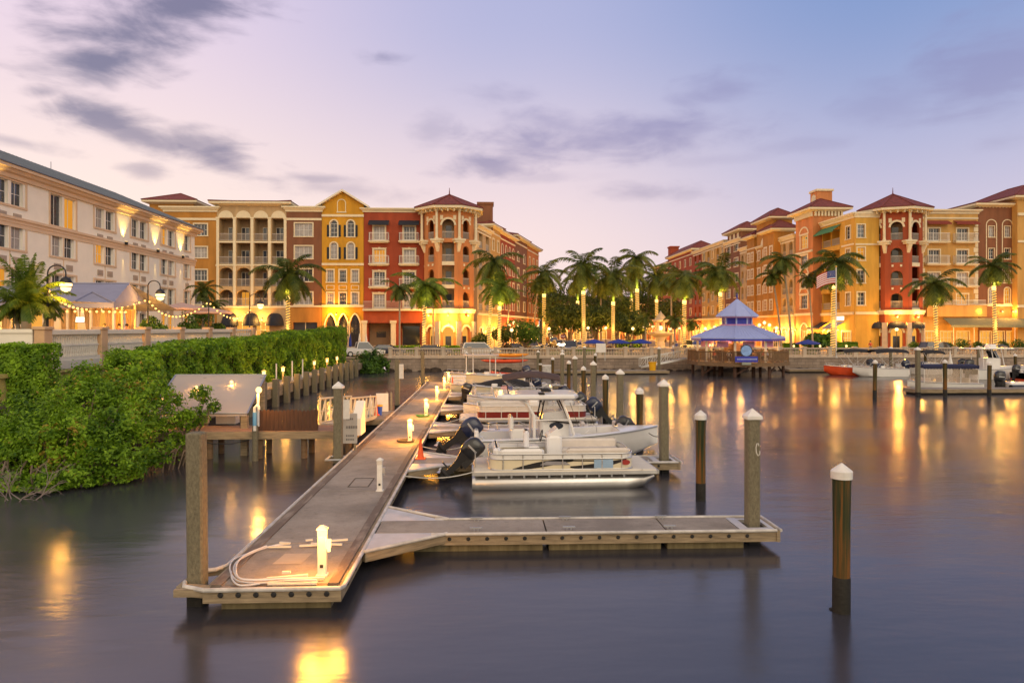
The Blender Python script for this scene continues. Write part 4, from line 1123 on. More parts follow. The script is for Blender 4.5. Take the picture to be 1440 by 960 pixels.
def shell_leaves(n, lo, hi, rng, seed, faces='xyz', amp=.25, thick=.35, roundness=.35):
    """points on the faces of a clipped hedge box, pushed in and out by lumps"""
    lo = np.array(lo, float); hi = np.array(hi, float); d = hi-lo
    fs = [(1,-1,d[0]*d[2]),(0,1,d[1]*d[2]),(2,1,d[0]*d[1]),(0,-1,d[1]*d[2]),(1,1,d[0]*d[2])]
    fs = [f for f in fs if (f[0],f[1]) in faces]
    A = np.array([f[2] for f in fs]); idx = rng.choice(len(fs), n, p=A/A.sum())
    P = lo+rng.random((n,3))*d; Nn = np.zeros((n,3))
    for i, (ax, sg, _) in enumerate(fs):
        m = idx == i; P[m,ax] = hi[ax] if sg > 0 else lo[ax]; Nn[m,ax] = sg
    off = lumpy(P, seed, 1.1)*amp - rng.random(n)**2*thick
    return P+Nn*off[:,None], Nn

def crown_points(n, lobes, rng):
    """points spread through several leafy lobes (c, r), denser near their skin"""
    w = np.array([r**2 for c, r in lobes]); k = rng.choice(len(lobes), n, p=w/w.sum())
    C = np.array([c for c, r in lobes])[k]; Rr = np.array([r for c, r in lobes])[k]
    d = rng.normal(0, 1, (n,3)); d /= np.linalg.norm(d, axis=1, keepdims=True)
    rad = Rr*(.55+.45*rng.random(n)**.5)*(1+.22*lumpy(C+d*2, 5, 2.0))
    return C+d*rad[:,None]*np.array([1,1,.8]), d

def tree(label, x, y, z, h, r, n, leaf=.3, m='tree', seed=1, group=None, cat='tree', name='tree', trunk=True, stems=5):
    rng = np.random.default_rng(seed); rr = random.Random(seed)
    t = thing(name, label, cat, (x,y,z), 0, group)
    lobes = []; tm = MB()
    for i in range(stems+4):
        a = i*2.4+rr.random(); q = r*(.2+.55*rr.random()); zz_ = h*(.5+.38*rr.random())
        lobes.append(((q*math.cos(a), q*math.sin(a), zz_), r*(.42+.25*rr.random())))
        if i < stems: tm.tube([(0,0,h*.12),(q*.35*math.cos(a),q*.35*math.sin(a),h*.36),(q*math.cos(a),q*math.sin(a),zz_)], .05, 6, radii=[r*.055,r*.035,r*.012])
    tm.tube([(0,0,-.1),(.03*r,0,h*.15),(0,0,h*.4)], .1, 8, radii=[r*.085,r*.065,r*.05])
    if trunk: tm.build('trunk', M['bark'], t)
    C, Nn = crown_points(n, lobes, rng)
    link('crown', leaf_mesh('crown', C, Nn, leaf, M[m], rng), t)
    return t

# ------------------------------------------------------------------ far seawall with balustrade
YS = 83.6
t = thing('seawall', 'long tan block seawall across the back of the basin', 'wall', (0, YS, 0))
mb = MB(); mb.box(-11.3, 130, 0, .7, -.9, 1.52); mb.build('wall', M['seawall'], t)
mb = MB(); mb.box(-11.35, 130, -.1, .8, 1.52, 1.66); mb.build('coping', M['stone'], t)
mb = MB()
for i in range(90):
    x = -11+i*1.1+rnd.uniform(-.3,.3); s_ = rnd.uniform(.3,.7); mb.sphere((x, -.25, -.05), s_, 6, 4, (1.2,.8,.55+rnd.random()*.3))
mb.build('footing_rocks', M['mud'], t)
def balustrade(name, label, x0, x1, y, z, h, bays, grp=None, axis='x', sec=.12, npb=14):
    t = thing(name, label, 'balustrade', (x0, y, z) if axis == 'x' else (x0, y, z), 0 if axis == 'x' else math.pi/2, grp)
    L_ = x1-x0 if axis == 'x' else bays[1]; n = bays if axis == 'x' else bays[0]; w = L_/n
    pm = MB(); pm.cbox(-.2,.2,-.2,.2,0,h+.04,.02); pm.cbox(-.26,.26,-.26,.26,h+.04,h+.14,.02); pm.box(-.23,.23,-.23,.23,0,.16)
    pme = pm.mesh('pier', M['stone'])
    for i in range(n+1): link('pier', pme, t, (i*w,0,0))
    bm_ = MB()
    k = npb
    for i in range(k):
        x = .2+(w-.4)*(i+.5)/k
        bm_.lathe([(.05,.2),(.06,.26),(.035,.32),(.075,.5),(.06,.62),(.032,h*.72),(.055,h-.14)], 8, (x,0,0), False)
    bme = bm_.mesh('baluster_row', M['stone'], True)
    rm = MB(); rm.box(.2,w-.2,-.14,.14,.06,.2); rm.cbox(.2,w-.2,-.16,.16,h-.14,h,.02); rme = rm.mesh('rail', M['stone'])
    for i in range(n):
        link('baluster_row', bme, t, (i*w,0,0)); link('rail', rme, t, (i*w,0,0))
    return t
balustrade('seawall_balustrade', 'tan stone balustrade with fluted balusters along the far seawall', -11.1, 100, YS+.35, 1.66, 1.05, 36, npb=14)

# ------------------------------------------------------------------ terrace balustrade (left)
tx = -20.6
ys = [tx*-1000/(682-p)/1000*1 for p in ()]  # (unused)
y0 = 34.0; pitch = 4.93
t = thing('terrace_balustrade', 'cream stone balustrade with salmon piers along the restaurant terrace', 'balustrade', (tx, y0, 3.5))
pm = MB(); pm.cbox(-.24,.24,-.32,.32,-.5,1.46,.03); pm.cbox(-.3,.3,-.38,.38,1.46,1.6,.03)
sal = mat('salmon_paint', (.62,.40,.23), .8, .08)
pme = pm.mesh('pier', sal)
bm_ = MB(); nb = 22
for i in range(nb):
    y = .33+(pitch-.66)*(i+.5)/nb; bm_.lathe([(.07,.12),(.085,.2),(.05,.3),(.095,.55),(.08,.75),(.045,1.0),(.08,1.22)], 8, (0,y,0), False)
bme = bm_.mesh('baluster_row', M['offwhite'], True)
rm = MB(); rm.cbox(-.2,.2,.32,pitch-.32,1.22,1.46,.03); rm.box(-.17,.17,.32,pitch-.32,-.05,.12); rm.box(-.1,.1,.32,pitch-.32,.64,.72)
rm.box(-.26,.26,.32,pitch-.32,-.45,-.05); rme = rm.mesh('rail', M['offwhite'])
for i in range(6):
    link('pier', pme, t, (0,i*pitch,0))
    if i < 5: link('baluster_row', bme, t, (0,i*pitch,0)); link('rail', rme, t, (0,i*pitch,0))
# lattice end bay of the terrace
lt = thing('lattice_railing', 'short white lattice railing at the far end of the terrace balustrade', 'railing', (tx, y0+5*pitch, 3.5))
mb = MB(); mb.box(-.1,.1,.35,4.6,.0,.14); mb.box(-.1,.1,.35,4.6,1.3,1.45)
for i in range(9):
    a = .35+i*.47; mb.bar((0,a,.14),(0,a+.47,1.3),.07); mb.bar((0,a+.47,.14),(0,a,1.3),.07)
mb.build('lattice', M['offwhite'], lt); mb = MB(); mb.cbox(-.28,.28,4.6,5.15,-.5,1.6,.03); mb.build('pier', sal, lt)
# terrace parapet turning left, and the lower wall below it
t = thing('parapet_wall', 'tan parapet wall of the terrace corner behind the left hedge', 'wall', (tx, 34, 1.5))
mb = MB(); mb.box(-30,-.34,-.25,.25,2.4,3.3); mb.box(-30,-.3,-.32,.32,3.3,3.48); mb.build('wall', M['stucco_cream'], t)
t = thing('retaining_wall', 'low yellowish retaining wall with dark vent under the balustrade', 'wall', (tx, 30, 1.2))
mb = MB(); mb.box(-.2,.1,0,58,0,1.7); mb.box(-.35,.25,0,58,1.7,1.86); mb.build('wall', mat('olive_cream_stucco', (.50,.42,.16), .85, .12), t)
mb = MB()
for i in range(3): mb.box(.1,.12,2.6+i*9,3.7+i*9,.75,1.35)
mb.build('vent', M['black'], t)

# ------------------------------------------------------------------ left quay: piles, walk, path lights, hedges
t = thing('quay_walk', 'narrow plank walk on timber edge along the left quay', 'walkway', (-13.6, 29, 0))
mb = MB(); mb.box(-1.6,-.25,0,55,1.0,1.22); mb.build('deck', M['concrete'], t); mb = MB(); mb.box(-.25,-.02,0,55,.55,1.18); mb.build('waler', M['wood'], t)
mb = MB(); mb.box(-.6,-.3,0,55,-1,1.0); mb.build('bulkhead', mat('dark_sheet_piling', (.035,.03,.022), .9, .3, 2, .4, 6), t)
pilem = MB(); pilem.cbox(-.19,.19,-.19,.19,-1.2,1.78,.04)
pile_me = pilem.mesh('quay_pile', M['pile'])
for i in range(15):
    y = 43.5+i*2.6-5.2
    o = link('quay_pile', pile_me, None, (-13.4, y, 0), 0); o.rotation_euler = (rnd.uniform(-.01,.01), rnd.uniform(-.012,.012), rnd.uniform(-.05,.05))
    tag(o, 'square concrete pile standing in the row along the left quay walk', 'pile', 'quay piles along the left bank')
def path_light(x, y, z, label, e=45, h=.75):
    t = thing('path_light', label, 'path light', (x,y,z), 0, 'path lights along the hedge')
    mb = MB(); mb.cbox(-.06,.06,-.06,.06,0,h,.01); mb.box(-.13,.13,-.13,.13,h+.26,h+.31); mb.lathe([(.16,h+.31),(.02,h+.4)], 6); mb.build('post', M['wood'], t)
    q = MB(); q.cbox(-.085,.085,-.085,.085,h,h+.26,.01); q.build('lantern', M['bulb'], t)
    lamp('path_light_glow', (x+.28,y-.35,z+h+.25), e*2.4, WARM, .12)
for px, y, lb in ((371,46.6,'path lantern at the hedge foot above the brown board fence'),(398,51,'path lantern by hedge, second from the tarp shelter'),(442,60.4,'path lantern by hedge near the middle of the pile row'),
                 (460,65.3,'path lantern by hedge with a close brighter twin on each side'),(474,69.7,'path lantern at the hedge end nearest the far seawall')):
    path_light(x_at(px, y), y, 1.22, lb)
for px, y in ((407,49),(421,53),(433,56)):
    o = MB(); o.tube([(0,0,0),(0,0,1.35)], .05, 6); o.sphere((0,0,1.37), .06, 6, 4)
    q = o.build('marker_pipe', M['white']); q.location = (-14.2, y, 1.2); tag(q, 'thin white pipe upright beside the quay walk', 'pipe', 'white pipes on the quay')

def hedge(name, label, lo, hi, n, seed, leaf=.16, amp=.22, m='hedge', top=None, faces=((1,-1),(0,1),(2,1))):
    rng = np.random.default_rng(seed)
    t = thing(name, label, 'hedge', (lo[0],lo[1],lo[2]))
    o = np.array(lo)
    P, Nn = shell_leaves(n, lo, hi, rng, seed, faces, amp)
    if top:
        f = (P[:,2]-lo[2])/(hi[2]-lo[2]); y = (P[:,1]-lo[1])/(hi[1]-lo[1]); P[:,2] = lo[2]+f*(top[0]+(top[1]-top[0])*y-lo[2])
    link('foliage', leaf_mesh('foliage', P-o, Nn+np.array([0,0,.25]), leaf, M[m], rng, .62), t)
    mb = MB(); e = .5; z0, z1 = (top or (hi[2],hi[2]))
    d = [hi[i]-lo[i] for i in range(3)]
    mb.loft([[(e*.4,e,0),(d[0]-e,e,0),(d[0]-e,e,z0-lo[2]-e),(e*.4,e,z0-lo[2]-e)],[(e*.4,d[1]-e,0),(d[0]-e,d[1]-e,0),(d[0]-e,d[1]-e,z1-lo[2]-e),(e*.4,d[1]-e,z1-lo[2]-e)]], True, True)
    mb.build('branches', M['core'], t)  # solid dark core, its colour stands for the shaded inside of the hedge
    return t
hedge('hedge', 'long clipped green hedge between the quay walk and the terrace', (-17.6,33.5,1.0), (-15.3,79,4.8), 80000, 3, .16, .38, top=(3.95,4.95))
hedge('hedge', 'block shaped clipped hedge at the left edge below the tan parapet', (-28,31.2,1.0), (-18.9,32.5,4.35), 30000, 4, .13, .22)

def bush(name, label, pts, n, leaf, m, seed, base=(0,0,0), cat='bush', twigs=True, droop=.3, floor=.12):
    rng = np.random.default_rng(seed); rr = random.Random(seed)
    t = thing(name, label, cat, base)
    lobes = [((p[0]-base[0],p[1]-base[1],p[2]-base[2]), p[3]) for p in pts]
    w = np.array([r**2 for c, r in lobes]); k = rng.choice(len(lobes), n, p=w/w.sum())
    # many small sprays inside every lobe
    C0 = np.array([c for c, r in lobes]); Rr = np.array([r for c, r in lobes])
    ns = 48; sd = rng.normal(0,1,(len(lobes),ns,3)); sd /= np.linalg.norm(sd,axis=2,keepdims=True); sd[:,:,2] = sd[:,:,2]*.95+.08
    sp_ = C0[:,None,:]+sd*(Rr[:,None]*(.5+.62*rng.random((len(lobes),ns))))[:,:,None]
    j = rng.integers(0, ns, n); S = sp_[k,j]
    sr = Rr[k]*.16*(.6+.8*rng.random(n))
    P = S+rng.normal(0,1,(n,3))*sr[:,None]*np.array([1,1,.8]); P[:,2] = np.maximum(P[:,2], floor-base[2])
    Nn = sd[k,j]*.8+np.array([0,0,.45])
    link('foliage', leaf_mesh('foliage', P, Nn, leaf, M[m], rng, .5, droop=droop), t)
    tm = MB()
    for c, r in lobes:
        b0 = (c[0]*.7+rr.uniform(-.3,.3), c[1]*.7+rr.uniform(-.3,.3), min(0, c[2]-r*1.6))
        for i in range(2):
            e = Vector(c)+Vector((rr.uniform(-1,1),rr.uniform(-1,1),rr.uniform(-.2,.8)))*r*.8
            mid = Vector(b0).lerp(e,.5)+Vector((rr.uniform(-.2,.2),rr.uniform(-.2,.2),.1))
            tm.tube([b0,mid,e], .03, 5, radii=[.05*r+.01,.03*r+.008,.008])
    tm.build('branches', M['bark'], t)
    return t
# mangrove bank: lobes follow the waterline seen in the photograph
mg = []
rr = random.Random(5)
def lob(px, py, D, r): x, y = at(px, D); mg.append((x, y, zz(py, D), r))
for px, py, D, r in ((30,690,22.2,.8),(75,680,22,.75),(120,668,22.5,.85),(165,655,23,.85),(205,650,23.6,.7),(235,636,24.6,.7),(262,622,26,.55),
    (15,640,23.5,1.0),(60,630,23.2,1.1),(110,615,23.6,1.1),(160,605,24.2,1.1),(205,598,25,1.0),(240,590,26,.8),(15,585,24.6,1.1),(65,575,25,1.15),(120,565,25.5,1.15),(170,555,26,1.1),(215,560,26.5,.95),
    (130,535,27,1.0),(165,520,27.5,1.0),(205,520,27.8,1.0),(232,540,27.6,.8),(195,548,26.6,.9),(255,555,27.2,.55),(20,555,26,.9),(70,550,26.3,.8),(-40,650,23,1.2),(-40,590,24.5,1.2),(-90,620,24,1.3),(-150,640,23.5,1.3),(-150,590,25,1.4),(-220,640,23.5,1.4),(-220,585,25,1.4),(-300,640,23.5,1.5),(-300,590,25,1.5),(110,530,28,.6)):
    lob(px-(14 if px > 190 else 0), py+(26 if px < 100 and py < 600 else (8 if py < 560 else 0)), D, r*(.74 if px > 190 else .86))
bush('mangrove_bush', 'large bright green mangrove bush overhanging the water on the left', mg, 74000, .14, 'mangrove', 9, (-14, 22, .2))
rt_ = thing('mangrove_roots', 'dark arching prop roots under the edge of the mangrove', 'roots', (*at(120, 22), 0)); mb = MB(); ro = rt_.location
for k in range(46):
    px = -20+k*6.2; D = 21.6+max(0,(px-60))*.018+rr.uniform(0,.8); x, y = at(px, D); a = Vector((x-ro.x,y-ro.y,-.3)); b_ = a+Vector((rr.uniform(-.5,.3),rr.uniform(.4,1.1),rr.uniform(.7,1.2))); m_ = a.lerp(b_,.55)+Vector((0,-.1,.28)); mb.tube([a,m_,b_], .02, 5, radii=[.022,.026,.03])
mb.build('prop_roots', M['bark'], rt_)
sp2 = []
for px, py, D, r in ((283,555,27.2,.35),(275,585,27,.4),(300,572,27,.25),(262,592,26.8,.4)):
    x, y = at(px, D); sp2.append((x, y, zz(py, D), r))
bush('mangrove_sapling', 'thin mangrove branches reaching in front of the pale tarp shelter', sp2, 2600, .12, 'mangrove', 12, (-11.6, 27, 1.0), 'branch')
# dead grey twigs at the water's edge
t = thing('dead_branches', 'bare grey dead twigs at the waterline on the far left', 'branches', (*at(20, 20.6), 0))
mb = MB(); rr = random.Random(3)
def twig(p, d, ln, r, lev):
    q = p+d*ln; m_ = p.lerp(q,.5)+Vector((rr.uniform(-1,1),rr.uniform(-1,1),rr.uniform(-1,1)))*ln*.08
    mb.tube([p,m_,q], r, 5, radii=[r,r*.8,r*.5])
    if lev:
        for i in range(3 if lev > 1 else 4): twig(p.lerp(q,rr.uniform(.35,1)), (d+Vector((rr.uniform(-.8,.8),rr.uniform(-.6,.4),rr.uniform(-.5,.6)))).normalized(), ln*rr.uniform(.45,.7), r*.55, lev-1)
for i in range(8): twig(Vector((rr.uniform(-.5,.5),rr.uniform(0,.6),-.1)), Vector((rr.uniform(-.6,.8),rr.uniform(-.5,.1),rr.uniform(.35,1))).normalized(), rr.uniform(.6,1.1), .018, 3)
mb.build('twigs', mat('dead_wood', (.30,.25,.22), .9, .2), t)
# corner bush by the far seawall
cb = []
for px, py, D, r in ((515,512,80,1.3),(528,508,81.5,1.2),(522,522,79.5,1.1),(540,514,81,.7),(533,524,80.5,.8)):
    x, y = at(px, D); cb.append((x, y, zz(py, D), r))
bush('bush', 'rounded seagrape bush at the corner of the far seawall', cb, 5000, .3, 'shrub', 15, (*at(522,80.5), .3))

# ------------------------------------------------------------------ floating docks
def pile_square(px_x, y, ztop, label, group=None, cap=True, w=.29, mark=False):
    t = thing('concrete_pile', label, 'pile', (px_x, y, 0), rnd.uniform(-.04,.04), group); t.rotation_euler.x = rnd.uniform(-.008,.008); t.rotation_euler.y = rnd.uniform(-.008,.008)
    mb = MB(); h = w/2; mb.cbox(-h,h,-h,h,-1.5,ztop-(.0 if not cap else .12),.03); mb.build('shaft', M['pile'], t)
    q = MB(); q.cbox(-h-.006,h+.006,-h-.006,h+.006,-1.4,.28,.03); q.build('tidal_band', M['tidal'], t)
    if cap:
        c = MB(); e = h+.035; c.loft([[(-e,-e,ztop-.16),(e,-e,ztop-.16),(e,e,ztop-.16),(-e,e,ztop-.16)],[(-e,-e,ztop-.09),(e,-e,ztop-.09),(e,e,ztop-.09),(-e,e,ztop-.09)],[(-.01,-.01,ztop+.08),(.01,-.01,ztop+.08),(.01,.01,ztop+.08),(-.01,.01,ztop+.08)]], True, True)
        c.build('cap', M['white'], t)
    return t
woodm = mat('green_stained_pile', (.018,.028,.010), .85, .4, 1.0, .6, 40, stretch=(13,13,.5), col2=(.19,.080,.017), thr=(.38,.66))
nt_ = woodm.node_tree; n_ = nt_.nodes; L_ = nt_.links; rp_ = n_[woodm['ramp']]; tcd = n_.new('ShaderNodeTexCoord'); sz_ = n_.new('ShaderNodeSeparateXYZ'); L_.new(tcd.outputs['Object'], sz_.inputs[0])
mr_ = n_.new('ShaderNodeMapRange'); mr_.inputs[1].default_value = .5; mr_.inputs[2].default_value = 1.5; mr_.inputs[3].default_value = .13; mr_.inputs[4].default_value = -.015; L_.new(sz_.outputs[2], mr_.inputs[0])
ad_ = n_.new('ShaderNodeMath'); src_ = rp_.inputs[0].links[0].from_socket; L_.new(src_, ad_.inputs[0]); L_.new(mr_.outputs[0], ad_.inputs[1]); L_.new(ad_.outputs[0], rp_.inputs[0])
mid_ = rp_.color_ramp.elements.new(.50); mid_.color = (.046,.050,.017,1)
def pile_round(x, y, ztop, label, group='round timber mooring piles', r=.145, cap=True, zt=.55, lean=(0,0)):
    t = thing('timber_pile', label, 'pile', (x, y, 0), rnd.uniform(0,6), group); t.rotation_euler = (rnd.uniform(-.012,.012), rnd.uniform(-.012,.012), rnd.uniform(0,6))
    mb = MB(); pr = [(r*.93,-1.4),(r*.95,zt),(r*.97,1.25),(r*1.0,1.8),(r*1.03,ztop-.1)]
    mb.lathe([(r*.93,-1.4),(r*.955,zt+1.0),(r*.99,1.9),(r*1.03,ztop-.2)], 20); mb.build('shaft', woodm, t, True)
    q = MB(); q.lathe([(r*1.0,-1.4),(r*1.0,zt-.02),(r*.96,zt)], 20); q.sphere((r*.7,0,.01), r*.7, 8, 5, (1,.8,.22)); q.build('tidal_band', M['tidal'], t, True)
    if cap:
        c = MB(); c.lathe([(r*1.17,ztop-.27),(r*1.2,ztop-.14),(r*1.1,ztop-.12),(.012,ztop)], 20); c.build('cap', M['white'], t, 30)
    return t

VL, VR, Y0, Y1, DT = -4.9, -2.56, 12.68, 61.0, .45
CPX = (-5.22, 13.15)
t = thing('main_dock', 'long tan floating dock with concrete deck running towards the buildings', 'dock', (0, 0, 0))
deckm = mat('dock_concrete', (.315,.27,.225), .8, .10, 1.3, .3, 60)
nt_ = deckm.node_tree; n_ = nt_.nodes; L_ = nt_.links; src_ = n_[deckm['ramp']].outputs[0]; tcd = n_.new('ShaderNodeTexCoord')
for sc_, lo_, hi_, dk_ in ((.55,.42,.62,.72),(7.0,.56,.70,.80),(55,.30,.62,.84)):     # broad damp stains, blotches, exposed grit
    nz_ = n_.new('ShaderNodeTexNoise'); nz_.inputs['Scale'].default_value = sc_; nz_.inputs['Detail'].default_value = 6; nz_.inputs['Roughness'].default_value = .65; L_.new(tcd.outputs['Object'], nz_.inputs['Vector'])
    mr_ = n_.new('ShaderNodeMapRange'); mr_.inputs[1].default_value = lo_; mr_.inputs[2].default_value = hi_; mr_.inputs[3].default_value = 1.08; mr_.inputs[4].default_value = dk_; L_.new(nz_.outputs['Fac'], mr_.inputs[0])
    mx_ = n_.new('ShaderNodeMix'); mx_.data_type = 'RGBA'; mx_.blend_type = 'MULTIPLY'; mx_.inputs[0].default_value = 1; L_.new(src_, mx_.inputs[6]); L_.new(mr_.outputs[0], mx_.inputs[7]); src_ = mx_.outputs[2]
L_.new(src_, n_['Principled BSDF'].inputs['Base Color'])
# faint brushed grain, stains
mb = MB(); npan = 20; w = (Y1-Y0-.16)/npan
for i in range(npan):
    mb.box(VL+.24, VR-.24, Y0+.16+i*w+.012, Y0+.16+(i+1)*w-.012, DT-.12, DT+rnd.uniform(-.002,.002))
mb.build('deck', deckm, t)
mb = MB()
mb.box(VL+.05, VL+.235, Y0+.1, Y1, DT-.16, DT+.025); mb.box(VR-.235, VR-.05, Y0+.1, Y1, DT-.16, DT+.025); mb.box(VL+.24, VR-.24, Y0+.03, Y0+.15, DT-.16, DT-.004); mb.build('timber_edge', mat('dark_timber_edge', (.16,.12,.095), .85, .4, 2.5, .4, 25, stretch=(1,.35,1), col2=(.40,.33,.27), thr=(.5,.75)), t)
mb = MB(); mb.box(VL-.03,VL+.05,Y0,Y1,.2,DT-.015); mb.box(VR-.05,VR+.03,Y0,Y1,.2,DT-.015); mb.box(VL-.03,VR+.03,Y0-.06,Y0+.028,.2,DT-.015)
mb.box(VL-.55,VL+.05-.08,Y0-.02,Y0+.06,.3,DT-.02); mb.build('waler', M['wood'], t)
mb = MB(); mb.tube([(VR+.06,Y1,DT-.01),(VR+.06,Y0+.05,DT-.01),(VR+.02,Y0-.06,DT-.01),(VL,Y0-.08,DT-.01),(VL-.42,Y0+.12,DT-.01),(VL-.5,Y0+.35,DT-.01)], .042, 8)
mb.tube([(VL-.06,Y1,DT-.01),(VL-.06,Y0+1.25,DT-.01),(VL-.2,Y0+1.0,DT-.01),(VL-.5,Y0+.9,DT-.01)], .04, 8); mb.build('fender_strip', M['vinyl'], t)
mb = MB()
for i in range(7):
    x = VL+.28+(VR-VL-.5)*i/6; mb.merge(MB().lathe([(.045,0),(.05,.012),(.03,.03)],10), Matrix.Translation((x,Y0-.06,.345)) @ Matrix.Rotation(R(90),4,'X'))
for i in range(60):
    y = Y0+.5+i*.8; mb.merge(MB().lathe([(.045,0),(.05,.012),(.03,.03)],8), Matrix.Translation((VR+.03,y,.335)) @ Matrix.Rotation(R(90),4,'Y'))
mb.build('bolt_washers', M['black'], t)
mb = MB()
for i in range(11):
    a = Y0+.2+i*4.4; mb.box(VL+.2,VR-.2,a,min(a+4.3,Y1-.1),-.5,.21)
mb.build('float', mat('float_concrete', (.17,.14,.075), .9, .35, 2.0, .4, 20, stretch=(3,3,.5)), t)
# guide frame round the corner pile
mb = MB(); mb.prism([(VL-.55,Y0+.1),(VL-.03,Y0-.02),(VL-.03,Y0+.22),(VL-.4,Y0+.3)], .28, DT-.02); mb.bar((VL-.52,Y0+.12,DT-.08),(VL-.52,Y0+1.0,DT-.08),.08,.14); mb.bar((VL-.52,Y0+1.0,DT-.08),(VL,Y0+1.2,DT-.08),.08,.14)
mb.build('pile_guide', M['wood'], t)
mb = MB()
for y in (19.4, 14.0): pass
mb.quad((VR-1.55,13.9,DT+.006),(VR-1.0,13.9,DT+.006),(VR-.93,14.55,DT+.006),(VR-1.48,14.55,DT+.006)); mb.build('access_hatch', mat('pale_hatch', (.44,.36,.27), .8, .1), t)
mb = MB()
def frame_sheet(x0,x1,y0_,y1_,z,wd):
    mb.box(x0,x1,y0_,y0_+wd,z,z+.012); mb.box(x0,x1,y1_-wd,y1_,z,z+.012); mb.box(x0,x0+wd,y0_+wd,y1_-wd,z,z+.012); mb.box(x1-wd,x1,y0_+wd,y1_-wd,z,z+.012)
frame_sheet(-3.95,-3.35,20.6,21.8,DT,.03); mb.build('hatch_frame', M['rope'], t)

# fingers with gussets, one every 8.2 m
FY = [16.45+8.2*i for i in range(6)]
fl = ['nearest finger pier in front of the empty berth','second finger pier beside the blurred beige pontoon boat','third finger pier left of the dark red pontoon boat','fourth finger pier behind the dark red pontoon boat','fifth finger pier by the small boat with black outboard','sixth finger pier at the white dock box']
fend = 6.6
fc = MB(); fwl = MB(); fgs = MB(); ffd = MB(); ffl = MB(); fbo = MB(); fcl = MB()
x0 = VR+.07
for a, c in ((x0+.06,2.0-.62+.0),(1.4,4.1),(4.12,5.78)): fc.box(a,c-.015,-.5,.5,DT-.12,DT)
for sg in (-1, 1):
    ya = sg*.5; fwl.box(x0+1.4,fend,min(ya,ya+sg*.07),max(ya,ya+sg*.07),.18,DT-.015)
    ffd.tube([(x0+1.3,sg*.62,DT-.01),(fend,sg*.6,DT-.01)], .038, 8)
    fgs.prism([(x0,sg*.5),(x0+1.55,sg*.5),(x0+.02,sg*1.75)] if sg > 0 else [(x0,sg*1.75+.0),(x0+1.55,sg*.5),(x0,sg*.5)], DT-.07, DT-.006)
    A, B = Vector((x0+.02,sg*1.78,.33)), Vector((x0+1.6,sg*.54,.33)); fwl.bar(A, B, .09, .2); ffd.tube([A+Vector((0,sg*.05,.12)), B+Vector((.05,sg*.05,.12))], .038, 8)
    for i in range(17): fbo.merge(MB().lathe([(.04,0),(.045,.012),(.025,.03)],8), Matrix.Translation((x0+1.7+i*.42,sg*.57,.32)) @ Matrix.Rotation(R(90)*(1 if sg < 0 else -1),4,'X'))
for a, c in ((x0+.9,1.3),(1.45,4.0),(4.15,5.9)): ffl.box(a,c,-.42,.42,-.5,.2)
fwl.box(fend,fend+.08,-.6,.6,.18,DT-.015); ffd.tube([(fend+.1,-.6,DT-.01),(fend+.1,.6,DT-.01)], .035, 8); fgs.box(5.8,6.02,-.5,.5,DT-.07,DT-.006); fgs.box(6.5,fend,-.5,.5,DT-.07,DT-.006)
for y in (-.3,.3): fgs.box(6.02,6.5,y-.06+(-.1 if y<0 else .1),y+.06+(-.1 if y<0 else .1),DT-.09,DT-.01)
metal = mat('gusset_plate', (.58,.56,.55), .5, .12, 2.5, metal=.2)
fm = [(fc.mesh('deck',deckm),'deck'),(fwl.mesh('waler',M['wood']),'waler'),(fgs.mesh('gusset_plate',metal),'gusset_plate'),(ffd.mesh('fender_strip',M['vinyl']),'fender_strip'),
      (ffl.mesh('float',bpy.data.materials['float_concrete']),'float'),(fbo.mesh('bolt_washers',M['black']),'bolt_washers')]
fcl.bar((-.14,0,.07),(.14,0,.07),.035); fcl.box(-.06,-.03,-.015,.015,0,.07); fcl.box(.03,.06,-.015,.015,0,.07); cleat_me = fcl.mesh('cleat', M['steel'])
for i, y in enumerate(FY):
    t = thing('finger_pier', fl[i], 'finger pier', (0,y,0), 0, 'finger piers of the marina')
    for me, nme in fm: link(nme, me, t)
    for sg in (-1, 1):
        for x in (-.2,1.9,4.2): link('cleat', cleat_me, t, (x,sg*.42,DT))
pl = ['concrete pile with a white cap and chalk mark at the end of nearest finger pier','concrete pile with white cap at the end of second finger, right of the white bow','concrete pile with white cap behind the white boat bow, third finger','concrete pile with white cap at fourth finger, between two timber piles','concrete pile at fifth finger, left of the timber pile','concrete pile of the sixth finger, near the dock box']
for i, y in enumerate(FY):
    pt_ = pile_square(6.26, y, 3.05+.1*(i == 1), pl[i], 'concrete finger piles')
    if i == 0: q = MB(); q.tube([(.1,-.151,2.28),(.08,-.152,2.34),(.05,-.152,2.33),(.03,-.152,2.24),(.04,-.152,2.12),(.08,-.152,2.05),(.12,-.152,2.09),(.12,-.152,2.16)], .011, 5); q.build('chalk_mark', M['white'], pt_)
rl = ['big green brown timber pile standing alone in the water at the front right','green timber pile between nearest finger end and white boat bow','green timber pile right of second boat berth, left of tall concrete pile','green timber pile behind the motors, fourth berth line','brown timber pile with white cap, fifth berth line','short green timber pile with white cap, far berth line']
for i in range(6): pile_round(6.3, 12.35+8.2*i, 2.62, rl[i], r=.152 if i == 0 else .145, zt=.62 if i == 0 else .5)
pile_square(*CPX, 3.12, 'weathered bare topped concrete pile at the front left dock corner', None, False)
pile_square(-5.2, 25.4, 3.05, 'concrete pile with white cap in front of the grey notice board', None)
t = thing('pile_hoop', 'grey steel hoop holding the pile by the notice board to the dock', 'bracket', (-5.2, 25.4, .42)); mb = MB()
for a, c in (((-.36,-.36),(.3,-.36)),((-.36,.36),(.3,.36)),((-.36,-.36),(-.36,.36))): mb.tube([(*a,0),(*c,0)], .035, 6)
mb.build('hoop', M['steel'], t)
pile_square(-5.45, 44.5, 3.1, 'plain concrete pile left of the dock with a small white sign', None, False)
